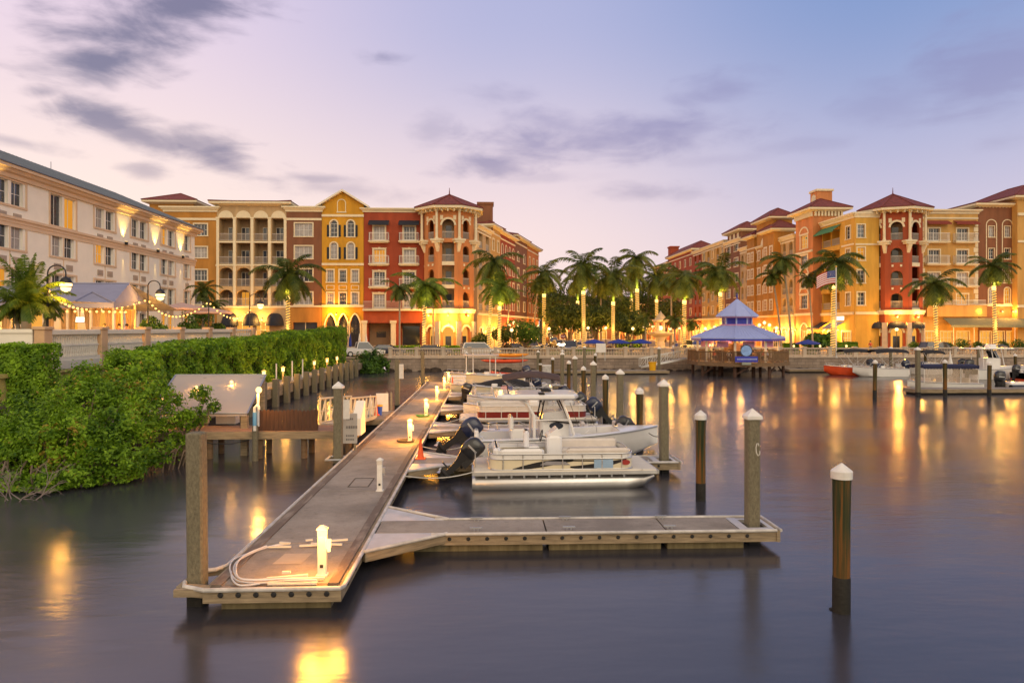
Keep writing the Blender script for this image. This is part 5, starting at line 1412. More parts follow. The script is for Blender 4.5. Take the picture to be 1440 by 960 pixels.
pile_square(-5.35, 61.5, 3.1, 'plain concrete pile at the far left end of the dock', None, False)
o = MB().box(-.02,.02,-.16,.16,-.45,.45).build('small_sign', M['white']); o.location = (-5.2, 44.35, 2.35); o.rotation_euler = (0,0,R(70)); tag(o, 'narrow white sign on the side of concrete pile left of dock', 'sign')
# piles standing free in the far basin
for px, D, zt, k, lb in ((777,68,2.3,'r','slim green timber pile near the white box, far basin'),(837,70,2.6,'r','dark timber pile below the white sign, far basin'),(791,76,2.7,'s','plain concrete pile by far floating dock, left of the others'),
    (756.5,80,2.5,'s','concrete pile at far seawall right of red kayaks'),(822,80,3.0,'s','concrete pile carrying the white sign at the seawall'),(926.5,79.5,2.9,'s','concrete pile with white cap beside yellow bin'),(760,72,1.6,'r','short green pile stub with white cap beside white box'),
    (1230,51.5,2.75,'r','dark timber pile right of the orange deck boat'),(1329,52,2.75,'r','timber pile in front of the navy canopy boat, second from left'),(1391,52,2.6,'r','timber pile at the right of navy canopy boat by outboard'),
    (1253,80,2.9,'s','concrete pile at the seawall behind the bimini boats'),(1301,78,2.5,'r','timber pile just right of the tall concrete pile, far right'),(1376,80,3.0,'s','concrete pile behind white console boat at seawall'),(1428,74,2.4,'r','timber pile far right behind the white console boat'),(656,79,2.4,'s','concrete pile at the seawall behind left boats')):
    x, y = at(px, D)
    (pile_round if k == 'r' else pile_square)(x, y, zt, lb)
x, y = at(1291, 53.2); pile_square(x, y, 3.55, 'tall concrete pile with white cap left of navy canopy boat', None)

# front dock furniture -------------------------------------------------------
def pedestal(x, y, lit, label, e=60, hose=False):
    t = thing('power_pedestal', label, 'power pedestal', (x,y,DT), 0, 'dock power pedestals')
    mb = MB(); mb.cbox(-.075,.075,-.065,.065,0,.74,.012); mb.box(-.1,.1,-.09,.09,0,.03); mb.build('post', M['white'], t)
    q = MB(); q.cbox(-.08,.08,-.07,.07,.742,.85,.015); q.build('lantern', M['bulb'] if lit else M['vinylseat'], t)
    c = MB(); c.cbox(-.095,.095,-.085,.085,.852,.88,.01); c.loft([[(-.085,-.075,.88),(.085,-.075,.88),(.085,.075,.88),(-.085,.075,.88)],[(-.02,-.02,.93),(.02,-.02,.93),(.02,.02,.93),(-.02,.02,.93)]], True, True); c.build('cap', M['white'], t)
    s_ = MB(); s_.box(.076,.15,-.05,.05,.5,.66); s_.lathe([(.03,.0),(.03,.05)],8,(.12,0,.44)); s_.build('socket_box', M['bulb'] if lit else M['steel'], t)  # lamplight painted onto the socket box by giving it the bulb glow
    k = MB(); k.box(-.03,.03,-.072,-.0655,.16,.22); k.build('latch', M['black'], t)
    if lit:
        lamp('pedestal_light', (x-.05, y-.3, DT+.85), e*(1.5 if y < 15 else 2.6), GOLD, .22); lamp('pedestal_light', (x+.24, y-.05, DT+.72), e*(1.2 if y < 15 else 2.2), GOLD, .2); lamp('pedestal_light', (x-.24, y+.05, DT+.82), e*1.0, GOLD, .2)
    if hose:
        h = MB()
        for i in range(3): h.tube([(math.cos(a)*(.3+.03*i)-.15, math.sin(a)*(.28+.03*i)-.2, .03+.03*i) for a in [j*.4 for j in range(17)]], .016, 6)
        ho = h.build('hose', M['rope'] if hose == 1 else mat('green_hose', (.03,.18,.04), .5, .1)); ho.location = (x,y,DT); tag(ho, 'black hose coiled at the foot of nearest lit pedestal row' if hose == 1 else 'green hose coiled at the foot of a lit pedestal', 'hose')
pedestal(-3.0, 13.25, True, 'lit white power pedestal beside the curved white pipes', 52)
pedestal(-2.95, 20.1, False, 'unlit white power pedestal on the near dock', 0)
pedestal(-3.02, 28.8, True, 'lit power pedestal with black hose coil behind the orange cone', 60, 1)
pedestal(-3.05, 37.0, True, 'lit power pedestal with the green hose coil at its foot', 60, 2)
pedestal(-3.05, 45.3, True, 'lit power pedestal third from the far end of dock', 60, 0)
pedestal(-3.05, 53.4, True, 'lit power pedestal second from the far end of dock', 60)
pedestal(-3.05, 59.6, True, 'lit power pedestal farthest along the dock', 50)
# bent white pipes lying on the deck
t = thing('pipe_bundle', 'bundle of bent white pipes curving across the dock end', 'pipes', (-4.2, 13.6, DT))
def dk(X, Y): p = on_z(300+X/6.4, 720+Y/6.4, DT+.05); return (p.x+4.2, p.y-13.6)
pi_ = MB()
for off, pts in ((0,[(670,265),(560,285),(440,320),(300,365),(190,410),(150,470),(160,540),(210,600),(300,620),(420,625),(600,610),(760,605),(940,612)]),
                 (.05,[(690,290),(560,305),(450,330),(330,380),(225,440),(185,500),(200,570),(260,605),(400,612),(560,598),(850,580)]),
                 (.09,[(480,320),(330,380),(240,440),(205,510),(215,590),(270,625),(420,632),(620,620),(930,630)]),
                 (.0,[(160,520),(170,590),(220,640),(300,645),(420,630)])):
    P = [(*dk(*p), .03+off*.7) for p in pts]; Q = []
    for i in range(len(P)-1):
        for k in range(4):
            f = k/4; a = Vector(P[max(i-1,0)]); b_ = Vector(P[i]); c = Vector(P[i+1]); d = Vector(P[min(i+2,len(P)-1)])
            Q.append(.5*((2*b_)+(c-a)*f+(2*a-5*b_+4*c-d)*f*f+(3*b_-a-3*c+d)*f**3))
    pi_.tube(Q+[Vector(P[-1])], .016, 8)
pi_.build('pipe', mat('grey_white_pipe', (.68,.66,.66), .4, .08), t)
st = MB()
for a, c, z in (((500,315),(700,312),.06),((600,292),(690,300),.1),((775,300),(940,292),.05),((830,268),(895,262),.09),((880,285),(1160,292),.06),((1060,275),(1210,265),.1),((480,610),(850,578),.08),((620,572),(695,572),.12),((640,600),(1000,590),.05),((490,632),(930,628),.03)):
    A = dk(*a); B = dk(*c); st.bar((*A,z),(*B,z),.05,.035)
st.build('slats', M['offwhite'], t)
def cone(x, y, z, label, h=.7):
    t = thing('traffic_cone', label, 'cone', (x,y,z)); mb = MB(); mb.lathe([(.13,.04),(.11,.08),(.03,h)], 14); mb.cbox(-.18,.18,-.18,.18,0,.04,.02); mb.build('cone_body', M['cone'], t, 30)
cone(-2.25, 25.0, DT, 'orange traffic cone on the second finger by the outboard motor')
cone(-2.55, 56.2, DT, 'orange traffic cone in front of the white dock box', .75)
cone(x_at(529,36.5), 36.4, .6, 'orange traffic cone on the gangway landing float', .95)
t = thing('dock_box', 'white dock box at the far end of the dock', 'dock box', (-2.15, 57.4, DT)); mb = MB(); mb.cbox(-.6,.6,-.35,.35,0,.62,.03); mb.build('box', M['white'], t); mb = MB(); mb.cbox(-.64,.64,-.39,.39,.63,.78,.04); mb.build('lid', M['white'], t)
x, y = at(769, 74); t = thing('dock_box', 'grey white box on the far floating dock beside green stub', 'dock box', (x, y, .4)); mb = MB(); mb.cbox(-.45,.45,-.35,.35,0,.7,.03); mb.build('box', M['vinyl'], t); mb = MB(); mb.cbox(-.48,.48,-.38,.38,.71,.82,.03); mb.build('lid', M['white'], t)
# far floating dock along the seawall
def flat_dock(name, label, x0, x1, y0, y1, z=.4):
    t = thing(name, label, 'dock', ((x0+x1)/2, (y0+y1)/2, 0)); a, c = (x1-x0)/2, (y1-y0)/2
    mb = MB(); n = max(1,int((x1-x0)/2.4)); 
    for i in range(n): mb.box(-a+2*a*i/n+.01,-a+2*a*(i+1)/n-.01,-c,c,z-.1,z)
    mb.build('deck', deckm, t); mb = MB(); mb.box(-a,a,-c-.08,-c-.002,z-.28,z-.02); mb.box(-a,a,c+.002,c+.08,z-.28,z-.02); mb.box(-a-.08,-a-.002,-c,c,z-.28,z-.02); mb.box(a+.002,a+.08,-c,c,z-.28,z-.02); mb.build('waler', M['wood'], t)
    mb = MB(); mb.box(-a+.1,a-.1,-c+.1,c-.1,-.5,z-.11); mb.build('float', M['tidal'], t)
flat_dock('floating_dock', 'long low floating dock along the far seawall left of gazebo', x_at(742,78), x_at(938,78), 77.2, 79.0)
flat_dock('floating_dock', 'low floating dock at the seawall right of the gazebo', x_at(1108,80), x_at(1165,80), 79.6, 81.2)
flat_dock('floating_dock', 'dark floating dock in front of the navy canopy boat', x_at(1284,53), x_at(1480,53), 52.6, 54.2, .42)
# aluminium ramp from the seawall to the far float
t = thing('gangway', 'grey truss ramp from the seawall down to the far float by yellow bin', 'gangway', (0,0,0))
mb = MB(); xa, xb = x_at(900,80.5), x_at(965,80.5)
for y in (80.0, 81.0):
    A, B = Vector((xa,y,.6)), Vector((xb,y,1.6)); mb.bar(A,B,.1,.14); U = Vector((0,0,1.0)); mb.bar(A+U,B+U,.06)
    for i in range(8): p = A.lerp(B,i/7); mb.bar(p,p+U,.05); 
    for i in range(7): mb.bar(A.lerp(B,i/7), A.lerp(B,(i+1)/7)+U, .04)
mb.build('truss', M['alu'], t); mb = MB(); mb.loft([[(xa,80.05,.66),(xa,80.95,.66),(xa,80.95,.7),(xa,80.05,.7)],[(xb,80.05,1.66),(xb,80.95,1.66),(xb,80.95,1.7),(xb,80.05,1.7)]], True, True); mb.build('tread', M['alu'], t)
x, y = at(917.5, 78.3); t = thing('bin', 'yellow bin on the far floating dock', 'bin', (x,y,.4)); mb = MB(); mb.lathe([(.34,0),(.42,.85),(.46,.85),(.46,.95),(.38,.95)], 14); mb.build('bin_body', mat('yellow_plastic', (.80,.42,.01), .5, .06), t, 30)
x, y = at(845, 79.6); t = thing('notice_sign', 'blank white notice sign hung between piles at far seawall', 'sign', (x,y,2.0)); mb = MB(); mb.box(-.55,.55,-.03,.03,.35,1.35); mb.build('panel', M['white'], t); mb = MB(); mb.box(-.5,-.44,.035,.08,-.6,1.3); mb.box(.44,.5,.035,.08,-.6,1.3); mb.build('post', M['steel'], t)

# ------------------------------------------------------------------ left pier with shelter, fence, gangway
t = thing('timber_pier', 'low brown plank pier from the bank to the floating dock', 'pier', (-12.9, 27.6, 0))
mb = MB()
for i in range(50): mb.box(i*.158,(i+1)*.158-.012,0,1.7,1.02,1.07)
mb.build('planks', M['deckwood'], t); mb = MB(); mb.box(0,7.9,-.07,-.003,.78,1.06); mb.box(0,7.9,.1,.2,.75,1.015); mb.box(0,7.9,1.5,1.6,.75,1.015); mb.box(7.9,7.97,0,1.7,.78,1.06); mb.build('joists', M['wood'], t)
mb = MB()
for x in (.6,2.3,4.2,5.9,7.6):
    for y in (.25,1.45): mb = MB(); mb.lathe([(.12,-1.2),(.12,.78)], 10, (x,y,0)); mb.build('pile', M['brownwood'], t)
mb = MB(); mb.tube([(1.8,-.05,.8),(2.5,-.08,.62),(3.2,-.06,.6),(3.9,-.05,.75)], .02, 5); mb.build('cable', M['black'], t)
t = thing('boat_lift_shelter', 'small shelter with translucent white tarp roof over the pier', 'shelter', (-11.2, 28.6, 1.07))
tarp = bpy.data.materials.new('translucent_tarp'); tarp.use_nodes = True
n3 = tarp.node_tree.nodes; p3 = n3['Principled BSDF']; p3.inputs['Base Color'].default_value = (.62,.57,.56,1); p3.inputs['Roughness'].default_value = .7
tr3 = n3.new('ShaderNodeBsdfTranslucent'); tr3.inputs[0].default_value = (.7,.62,.55,1); mx3 = n3.new('ShaderNodeMixShader'); mx3.inputs[0].default_value = .4
nz3 = n3.new('ShaderNodeTexNoise'); nz3.inputs['Scale'].default_value = 2.5; bp3 = n3.new('ShaderNodeBump'); bp3.inputs['Distance'].default_value = .12; bp3.inputs['Strength'].default_value = .7
tarp.node_tree.links.new(nz3.outputs[0], bp3.inputs['Height']); tarp.node_tree.links.new(bp3.outputs[0], p3.inputs['Normal'])
tarp.node_tree.links.new(p3.outputs[0], mx3.inputs[1]); tarp.node_tree.links.new(tr3.outputs[0], mx3.inputs[2]); tarp.node_tree.links.new(mx3.outputs[0], n3['Material Output'].inputs[0])
mb = MB(); A = [(-2.0,-.25,.6),(1.85,-.25,.6),(1.8,2.3,1.95),(-2.0,2.3,1.95)]; secs = []
nx, ny = 12, 6
for j in range(ny+1):
    row = []
    for i in range(nx+1):
        u, v = i/nx, j/ny; p = Vector(A[0]).lerp(Vector(A[1]),u).lerp(Vector(A[3]).lerp(Vector(A[2]),u),v); p.z -= .07*math.sin(math.pi*v)*(1+.5*math.sin(u*17)); row.append(p)
    secs.append(row)
mb.loft(secs, closed=False); mb.loft([[A[0],A[1]],[(A[0][0],A[0][1],.5),(A[1][0],A[1][1],.5)]], closed=False); mb.build('tarp', tarp, t, True)
mb = MB()
for a, c in ((0,1),(1,2),(3,2),(0,3)): mb.tube([A[a],A[c]], .035, 6)
mb.build('tarp_frame', M['steel'], t)
mb = MB()
for x in (-.75,1.7): mb.cbox(x-.13,x+.13,-.2,.06,-2.0,.5,.02)
for x in (-.7,1.7): mb.cbox(x-.09,x+.09,2.1,2.28,-2.0,1.85,.02)
mb.build('posts', M['wood'], t)
for i, (x, y, z) in enumerate(((-1.7,.7,1.05),(-.75,1.35,1.5),(.6,1.6,1.7))):
    q = MB(); q.sphere((x,y,z), .07, 8, 6); q.build('bulb', M['bulb'], t); lamp('shelter_light', (-11.2+x,28.6+y,1.07+z-.15), 30, WARM, .06)
mb = MB(); mb.box(-1.9,-.3,1.5,1.56,0,.9); mb.box(.1,.9,1.2,1.7,0,.75); mb.build('cabinet', M['vinylseat'], t)
t = thing('board_fence', 'dark brown board fence with scalloped top on the plank pier', 'fence', (-8.72, 27.72, 1.07))
mb = MB()
for i in range(15):
    x = i*.152; mb.prism_y([(x+.003,0),(x+.145,0),(x+.145,.74+.02*math.sin(i)),(x+.11,.8+.02*math.sin(i)),(x+.04,.8+.02*math.sin(i)),(x+.003,.74+.02*math.sin(i))], 0, .03)
mb.build('boards', M['darkwood'], t); mb = MB(); mb.box(0,2.28,.035,.09,.1,.2); mb.box(0,2.28,.035,.09,.55,.65); mb.build('rails', M['darkwood'], t)
t = thing('pipe_post', 'timber post with white water pipe, blue sleeve and bright lamp by tarp', 'post', (x_at(359,27.3), 27.3, 0))
mb = MB(); mb.lathe([(.115,-1.2),(.11,1.35)], 12); mb.build('post', M['pile'], t, True); mb = MB(); mb.tube([(.02,-.13,1.15),(.02,-.13,1.7),(.02,-.13,2.02),(.1,-.13,2.1),(.17,-.13,2.05),(.17,-.13,1.95)], .06, 8); mb.build('pipe', M['white'], t, True)
mb = MB(); mb.lathe([(.075,1.35),(.075,1.85)], 10, (.02,-.13,0)); mb.build('sleeve', mat('blue_sleeve', (.14,.36,.62), .5, .1), t, True)
mb = MB(); mb.tube([(.1,.02,1.3),(.1,.02,2.55)], .05, 8); mb.build('light_pole', M['white'], t, True); mb = MB(); mb.sphere((.14,-.02,2.68), .12, 8, 6); mb.build('bulb', M['bulb'], t, True); lamp('post_light', (x_at(359,27.3)+.2, 27.0, 2.7), 140, WARM, .1)
# notice board on its posts
t = thing('notice_board', 'grey weathered notice board with faded lettering behind a capped pile', 'sign', (x_at(486,26.6), 26.6, 0))
mb = MB(); mb.cbox(-.43,.43,-.025,.025,.75,1.86,.02); mb.build('panel', mat('grey_sign_face', (.42,.39,.36), .6, .12), t)
mb = MB()
for i, (z, w_) in enumerate(((1.62,.3),(1.3,.42),(1.0,.34),(.86,.3))):
    x = .02
    while x < w_-.02: wd = rnd.uniform(.03,.06); mb.box(x,x+wd,-.03,-.0265,z,z+.07 if i != 1 else z+.1); x += wd+.018
mb.build('faded_lettering', mat('faded_ink', (.16,.15,.15), .8, .3), t); mb = MB(); mb.box(-.38,-.3,.03,.1,-1.2,1.8); mb.box(.3,.38,.03,.1,-1.2,1.8); mb.build('posts', M['wood'], t)
o = MB().box(-.12,.12,-.02,.02,-.35,.35).build('small_sign', M['white']); o.location = (x_at(487,26.2), 26.2, 2.05); tag(o, 'blank narrow white sign on pile in front of grey notice board', 'sign')
t = thing('ramp_cover', 'slanted pale panel closing the end of the gangway', 'panel', (x_at(502,27.9), 28.0, 1.0)); mb = MB(); mb.prism_x([(-.5,-.1),(.55,-.1),(.55,1.1),(.45,1.15),(-.5,.55)], -.12, .22); mb.build('panel', M['stucco_cream'], t)
# gangway going away from the pier down to its landing float
t = thing('gangway', 'white railed gangway sloping from the plank pier to landing float', 'gangway', (-6.1, 29.3, 1.1))
mb = MB(); L0, L1 = Vector((0,0,0)), Vector((0,6.8,-.55))
for x in (-.62,.62):
    o_ = Vector((x,0,0)); U = Vector((0,0,1.05)); mb.bar(L0+o_,L1+o_,.08,.16); mb.tube([L0+o_+U,L1+o_+U], .04, 8); mb.tube([L0+o_+U*.5,L1+o_+U*.5], .022, 6)
    for i in range(8): p = L0.lerp(L1,i/7)+o_; mb.bar(p,p+U,.055)
    for i in range(7): mb.bar(L0.lerp(L1,i/7)+o_, L0.lerp(L1,(i+1)/7)+o_+U*.98, .035)
mb.build('rails', mat('cream_rail', (.70,.60,.42), .5, .06), t); mb = MB(); mb.loft([[(-.58,0,-.03),(.58,0,-.03),(.58,0,.02),(-.58,0,.02)],[(-.58,6.8,-.58),(.58,6.8,-.58),(.58,6.8,-.53),(-.58,6.8,-.53)]], True, True); mb.build('tread', M['alu'], t)
flat_dock('landing_float', 'small landing float at the gangway foot beside the main dock', -7.1, -5.05, 35.3, 39.0, .55)
t = thing('display_board', 'blank white board leaning on the landing float', 'board', (x_at(537.5,38), 38.0, .55)); mb = MB(); mb.box(-.32,.32,-.02,.02,.05,1.02); mb.build('panel', M['white'], t); mb = MB(); mb.bar((-.28,.03,1.0),(-.28,.4,0),.03); mb.bar((.28,.03,1.0),(.28,.4,0),.03); mb.build('legs', M['steel'], t)
t = thing('folded_umbrella', 'folded white umbrella standing beside the landing cone', 'umbrella', (x_at(521,36.2), 36.2, .55)); mb = MB(); mb.lathe([(.02,0),(.15,.12),(.12,.5),(.05,.95),(.015,1.1)], 10); mb.build('canopy', M['white'], t, True)
t = thing('bucket', 'blue and yellow bucket behind the landing cone', 'bucket', (x_at(533.5,36.9), 36.9, .55)); mb = MB(); mb.lathe([(.13,0),(.16,.42),(.17,.42),(.17,.45)], 12); mb.build('bucket_body', mat('blue_plastic', (.03,.10,.55), .4, .05), t, True); mb = MB(); mb.lathe([(.18,.45),(.18,.52),(.02,.55)], 12); mb.build('lid', bpy.data.materials['yellow_plastic'], t, True)
for px, y, h in ((550,40.5,1.35),(544,42.5,1.2)): o = MB().lathe([(.07,-1),(.07,h),(.02,h+.08)], 10).build('mooring_post', M['wood'], None, True); o.location = (x_at(px,y), y, 0); tag(o, 'slim %s wooden mooring post beside the landing float' % ('taller' if h > 1.3 else 'shorter'), 'post')
# ------------------------------------------------------------------ boats
def outboard(parent, loc, tilt=0, sc=1.0, cm='cowl', rotz=0):
    mb = MB()
    mb.box(-.12,.1,-.12,.12,-.35,.05)                                  # clamp bracket
    mb.loft([[(-.32,-.05,-.95),(-.12,-.05,-.95),(-.12,.05,-.95),(-.32,.05,-.95)],[(-.34,-.075,-.4),(-.1,-.075,-.4),(-.1,.075,-.4),(-.34,.075,-.4)],[(-.5,-.14,.05),(-.02,-.14,.05),(-.02,.14,.05),(-.5,.14,.05)]], True, True)
    mb.loft([[(-.62,-.1,-.78),(-.05,-.03,-.78),(-.05,.03,-.78),(-.62,.1,-.78)],[(-.62,-.1,-.75),(-.05,-.03,-.75),(-.05,.03,-.75),(-.62,.1,-.75)]], True, True)
    mb.merge(MB().lathe([(.02,.0),(.07,.1),(.085,.3),(.06,.5)],10), Matrix.Translation((.02,0,-.98)) @ Matrix.Rotation(R(-90),4,'Y'))
    mb.loft([[(-.3,-.015,-1.25),(-.15,-.015,-1.2),(-.15,.015,-1.2),(-.3,.015,-1.25)],[(-.42,-.02,-1.0),(-.08,-.02,-1.0),(-.08,.02,-1.0),(-.42,.02,-1.0)]], True, True)
    o = mb.build('outboard_motor', M['black'], parent, 30)
    c = MB(); secs = []
    for z, x0, x1, w in ((.0,-.5,.02,.15),(.08,-.56,.08,.2),(.3,-.6,.12,.225),(.52,-.57,.12,.215),(.66,-.48,.08,.18),(.72,-.38,.02,.12)):
        cx, hx = (x0+x1)/2, (x1-x0)/2
        secs.append([(cx+hx*math.copysign(abs(math.cos(a))**.6, math.cos(a)), w*math.copysign(abs(math.sin(a))**.7, math.sin(a)), z) for a in [2*math.pi*k/16 for k in range(16)]])
    c.loft(secs, True, True); cw = c.build('cowling', M[cm], o, 50)
    s_ = MB()
    for sg in (-1,1): s_.box(-.45,-.05,sg*.224-.004,sg*.224+.004,.3,.36)
    s_.build('decal_stripe', M['steel'], o)
    p = MB()
    for k in range(3):
        a = k*2.094; p.loft([[(-.5,.04*math.cos(a)-.05*math.sin(a),.04*math.sin(a)+.05*math.cos(a)-.98),(-.46,.04*math.cos(a)+.05*math.sin(a),.04*math.sin(a)-.05*math.cos(a)-.98)],[(-.52,.17*math.cos(a)-.09*math.sin(a),.17*math.sin(a)+.09*math.cos(a)-.98),(-.44,.17*math.cos(a)+.09*math.sin(a),.17*math.sin(a)-.09*math.cos(a)-.98)]], closed=False)
    p.lathe([(.05,0),(.04,.1)], 8, (-.5,0,-1.03)); p.build('propeller', M['steel'], o)
    o.location = loc; o.rotation_euler = (0, R(tilt), rotz); o.scale = (sc,)*3
    return o

def hull_parts(root, L_, B, fs, fb, tf=.72, fz=.2, hm='gelcoat', stripe=None, dm='gelcoat', transom=.0, flare=.0):
    n = 22; H = MB(); D = MB(); S = MB(); hs = []; rail = []
    for i in range(n+1):
        t = i/n; x = L_*t
        b = B/2*(1-.06*(1-t)**2)*(1-max(0,(t-.4)/.6)**2.6)+.015
        s = fs+(fb-fs)*t**1.7
        ch = .02+.38*fb*max(0,(t-.5)/.5)**2; bc = b*(.9-.25*max(0,(t-.55)/.45)**1.2-flare*t)
        k = -.28+(.28+.5*fb)*max(0,(t-.72)/.28)**2.2
        xo = x+(0 if t < .9 else (t-.9)*.6*0)
        m = s*.55+ch*.45; bm = bc+(b-bc)*.62
        hs.append([(xo,-b,s),(xo,-bm,m),(xo-.0,-bc,ch),(xo-.04*t,-bc*.55,(ch+k)/2-.02),(xo-.25*t**6,0,k),(xo-.04*t,bc*.55,(ch+k)/2-.02),(xo,bc,ch),(xo,bm,m),(xo,b,s)])
        rail.append((x, b, s))
    H.loft(hs, False, False, closed=False); H.add(hs[0], [tuple(range(9))])
    h = H.build('hull', M[hm], root, 40)
    if stripe:
        for sg in (0, 1):
            secs = []
            for q in hs[:-1]:
                a, c = (q[0], q[1]) if sg == 0 else (q[8], q[7]); A, C = Vector(a), Vector(c); o_ = Vector((0,-.006 if sg == 0 else .006,0))
                secs.append([A.lerp(C,.12)+o_, A.lerp(C,.95)+o_])
            S.loft(secs, closed=False)
        S.build('hull_stripe', M[stripe], root, 40)
    # gunwale, cockpit liner and foredeck
    R_ = MB()
    for sg in (-1, 1): R_.tube([(x, sg*(b+.012), s-.03) for x, b, s in rail], .028, 6)
    R_.build('rub_rail', M['steel'], root, True)
    secs_out = []; nf = int(n*tf)
    for i in range(nf+1):
        x, b, s = rail[i]; g = min(.2, b*.3); xx = max(x, .12) if i == 0 else x
        secs_out.append([(xx,-b,s),(xx,-b+g*.5,s+.025),(xx,-b+g,s+.01),(xx,-b+g+.03,fz),(xx,b-g-.03,fz),(xx,b-g,s+.01),(xx,b-g*.5,s+.025),(xx,b,s)])
    D.loft(secs_out, False, False, closed=False)
    x, b, s = rail[0]; D.box(0,.14,-b+.0,b-.0,fz,s+.01)
    secs_f = []
    for i in range(nf, n+1):
        x, b, s = rail[i]; cr = .05*(b/B*2)
        secs_f.append([(x,-b,s),(x,-b*.5,s+cr+.01),(x,0,s+cr*1.3+.01),(x,b*.5,s+cr+.01),(x,b,s)])
    D.loft(secs_f, closed=False)
    x, b, s = rail[nf]; D.quad((x,-b+.2,fz),(x,b-.2,fz),(x,b-.2,s+.03),(x,-b+.2,s+.03))
    D.build('deck', M[dm], root, 35)
    return rail

def windshield(root, x, w, z, h=.42, rake=.35):
    f = MB(); g = MB(); P = []
    for i in range(9):
        a = -math.pi/2+math.pi*i/8; P.append((x+.55*math.cos(a)*.9, w*math.sin(a)))
    lo = [(p[0],p[1],z) for p in P]; hi = [(p[0]-rake,p[1]*.9,z+h) for p in P]
    g.loft([lo,hi], closed=False); f.tube(hi, .018, 6); f.tube(lo, .018, 6)
    for i in (0,2,4,6,8): f.tube([lo[i],hi[i]], .015, 5)
    fr = f.build('windshield', M['alu'], root); g.build('pane', M['glass'], fr)

def seats(root, lst, m='vinylseat', name='seat'):
    for (x, y, z, w, d, back) in lst:
        mb = MB(); mb.cbox(x-d/2,x+d/2,y-w/2,y+w/2,z,z+.36,.05)
        if back: mb.cbox(x-d/2-.02 if back < 0 else x+d/2-.14, x-d/2+.14 if back < 0 else x+d/2+.02, y-w/2,y+w/2,z+.36,z+.82,.05)
        mb.build(name, M[m], root)

def bimini(root, x0, x1, w, z, m, zr=.75, sag=.12, furl=False, valance=False):
    f = MB(); c = MB()
    if furl:
        mb = MB(); P = [(x0,0,z)]
        mb.tube([(x0,-w,z-.05),(x0+.02,-w*.6,z+.02),(x0+.02,w*.6,z+.02),(x0,w,z-.05)], .12, 10); b_ = mb.build('furled_bimini', M[m], root, True)
        for sg in (-1,1): f.tube([(x0,sg*w,z-.05),(x1,sg*w,zr)], .018, 5)
        f.build('bimini_frame', M['alu'], root); return
    secs = []
    for i in range(9):
        t = i/8; x = x0+(x1-x0)*t; zz_ = z+sag*math.sin(math.pi*t)
        secs.append([(x, w*math.sin(a)*1.0, zz_-.55*(1-math.cos(a))) for a in [(-.5+k/8)*2.3 for k in range(9)]])
    c.loft(secs, closed=False)
    lo = [[(p[0],p[1],p[2]-.035) for p in s_] for s_ in secs]; c.loft([list(reversed(q)) for q in lo], closed=False)
    c.build('canopy', M[m], root, True)
    xm = (x0+x1)/2
    for sg in (-1,1):
        e = secs[0][0 if sg < 0 else 8]
        for t, xb in ((0,xm-.3),(.5,xm),(1,xm+.3)): f.tube([(xb,sg*w*.92,zr),(x0+(x1-x0)*t,sg*w*.8,e[2]+.03)], .018, 5)
        f.tube([(x0,sg*w*.8,e[2]),(xm+(x1-x0)*.3,sg*w*.92,zr)], .012, 4); f.tube([(x1,sg*w*.8,e[2]),(xm-(x1-x0)*.3,sg*w*.92,zr)], .012, 4)
    f.build('bimini_frame', M['alu'], root)

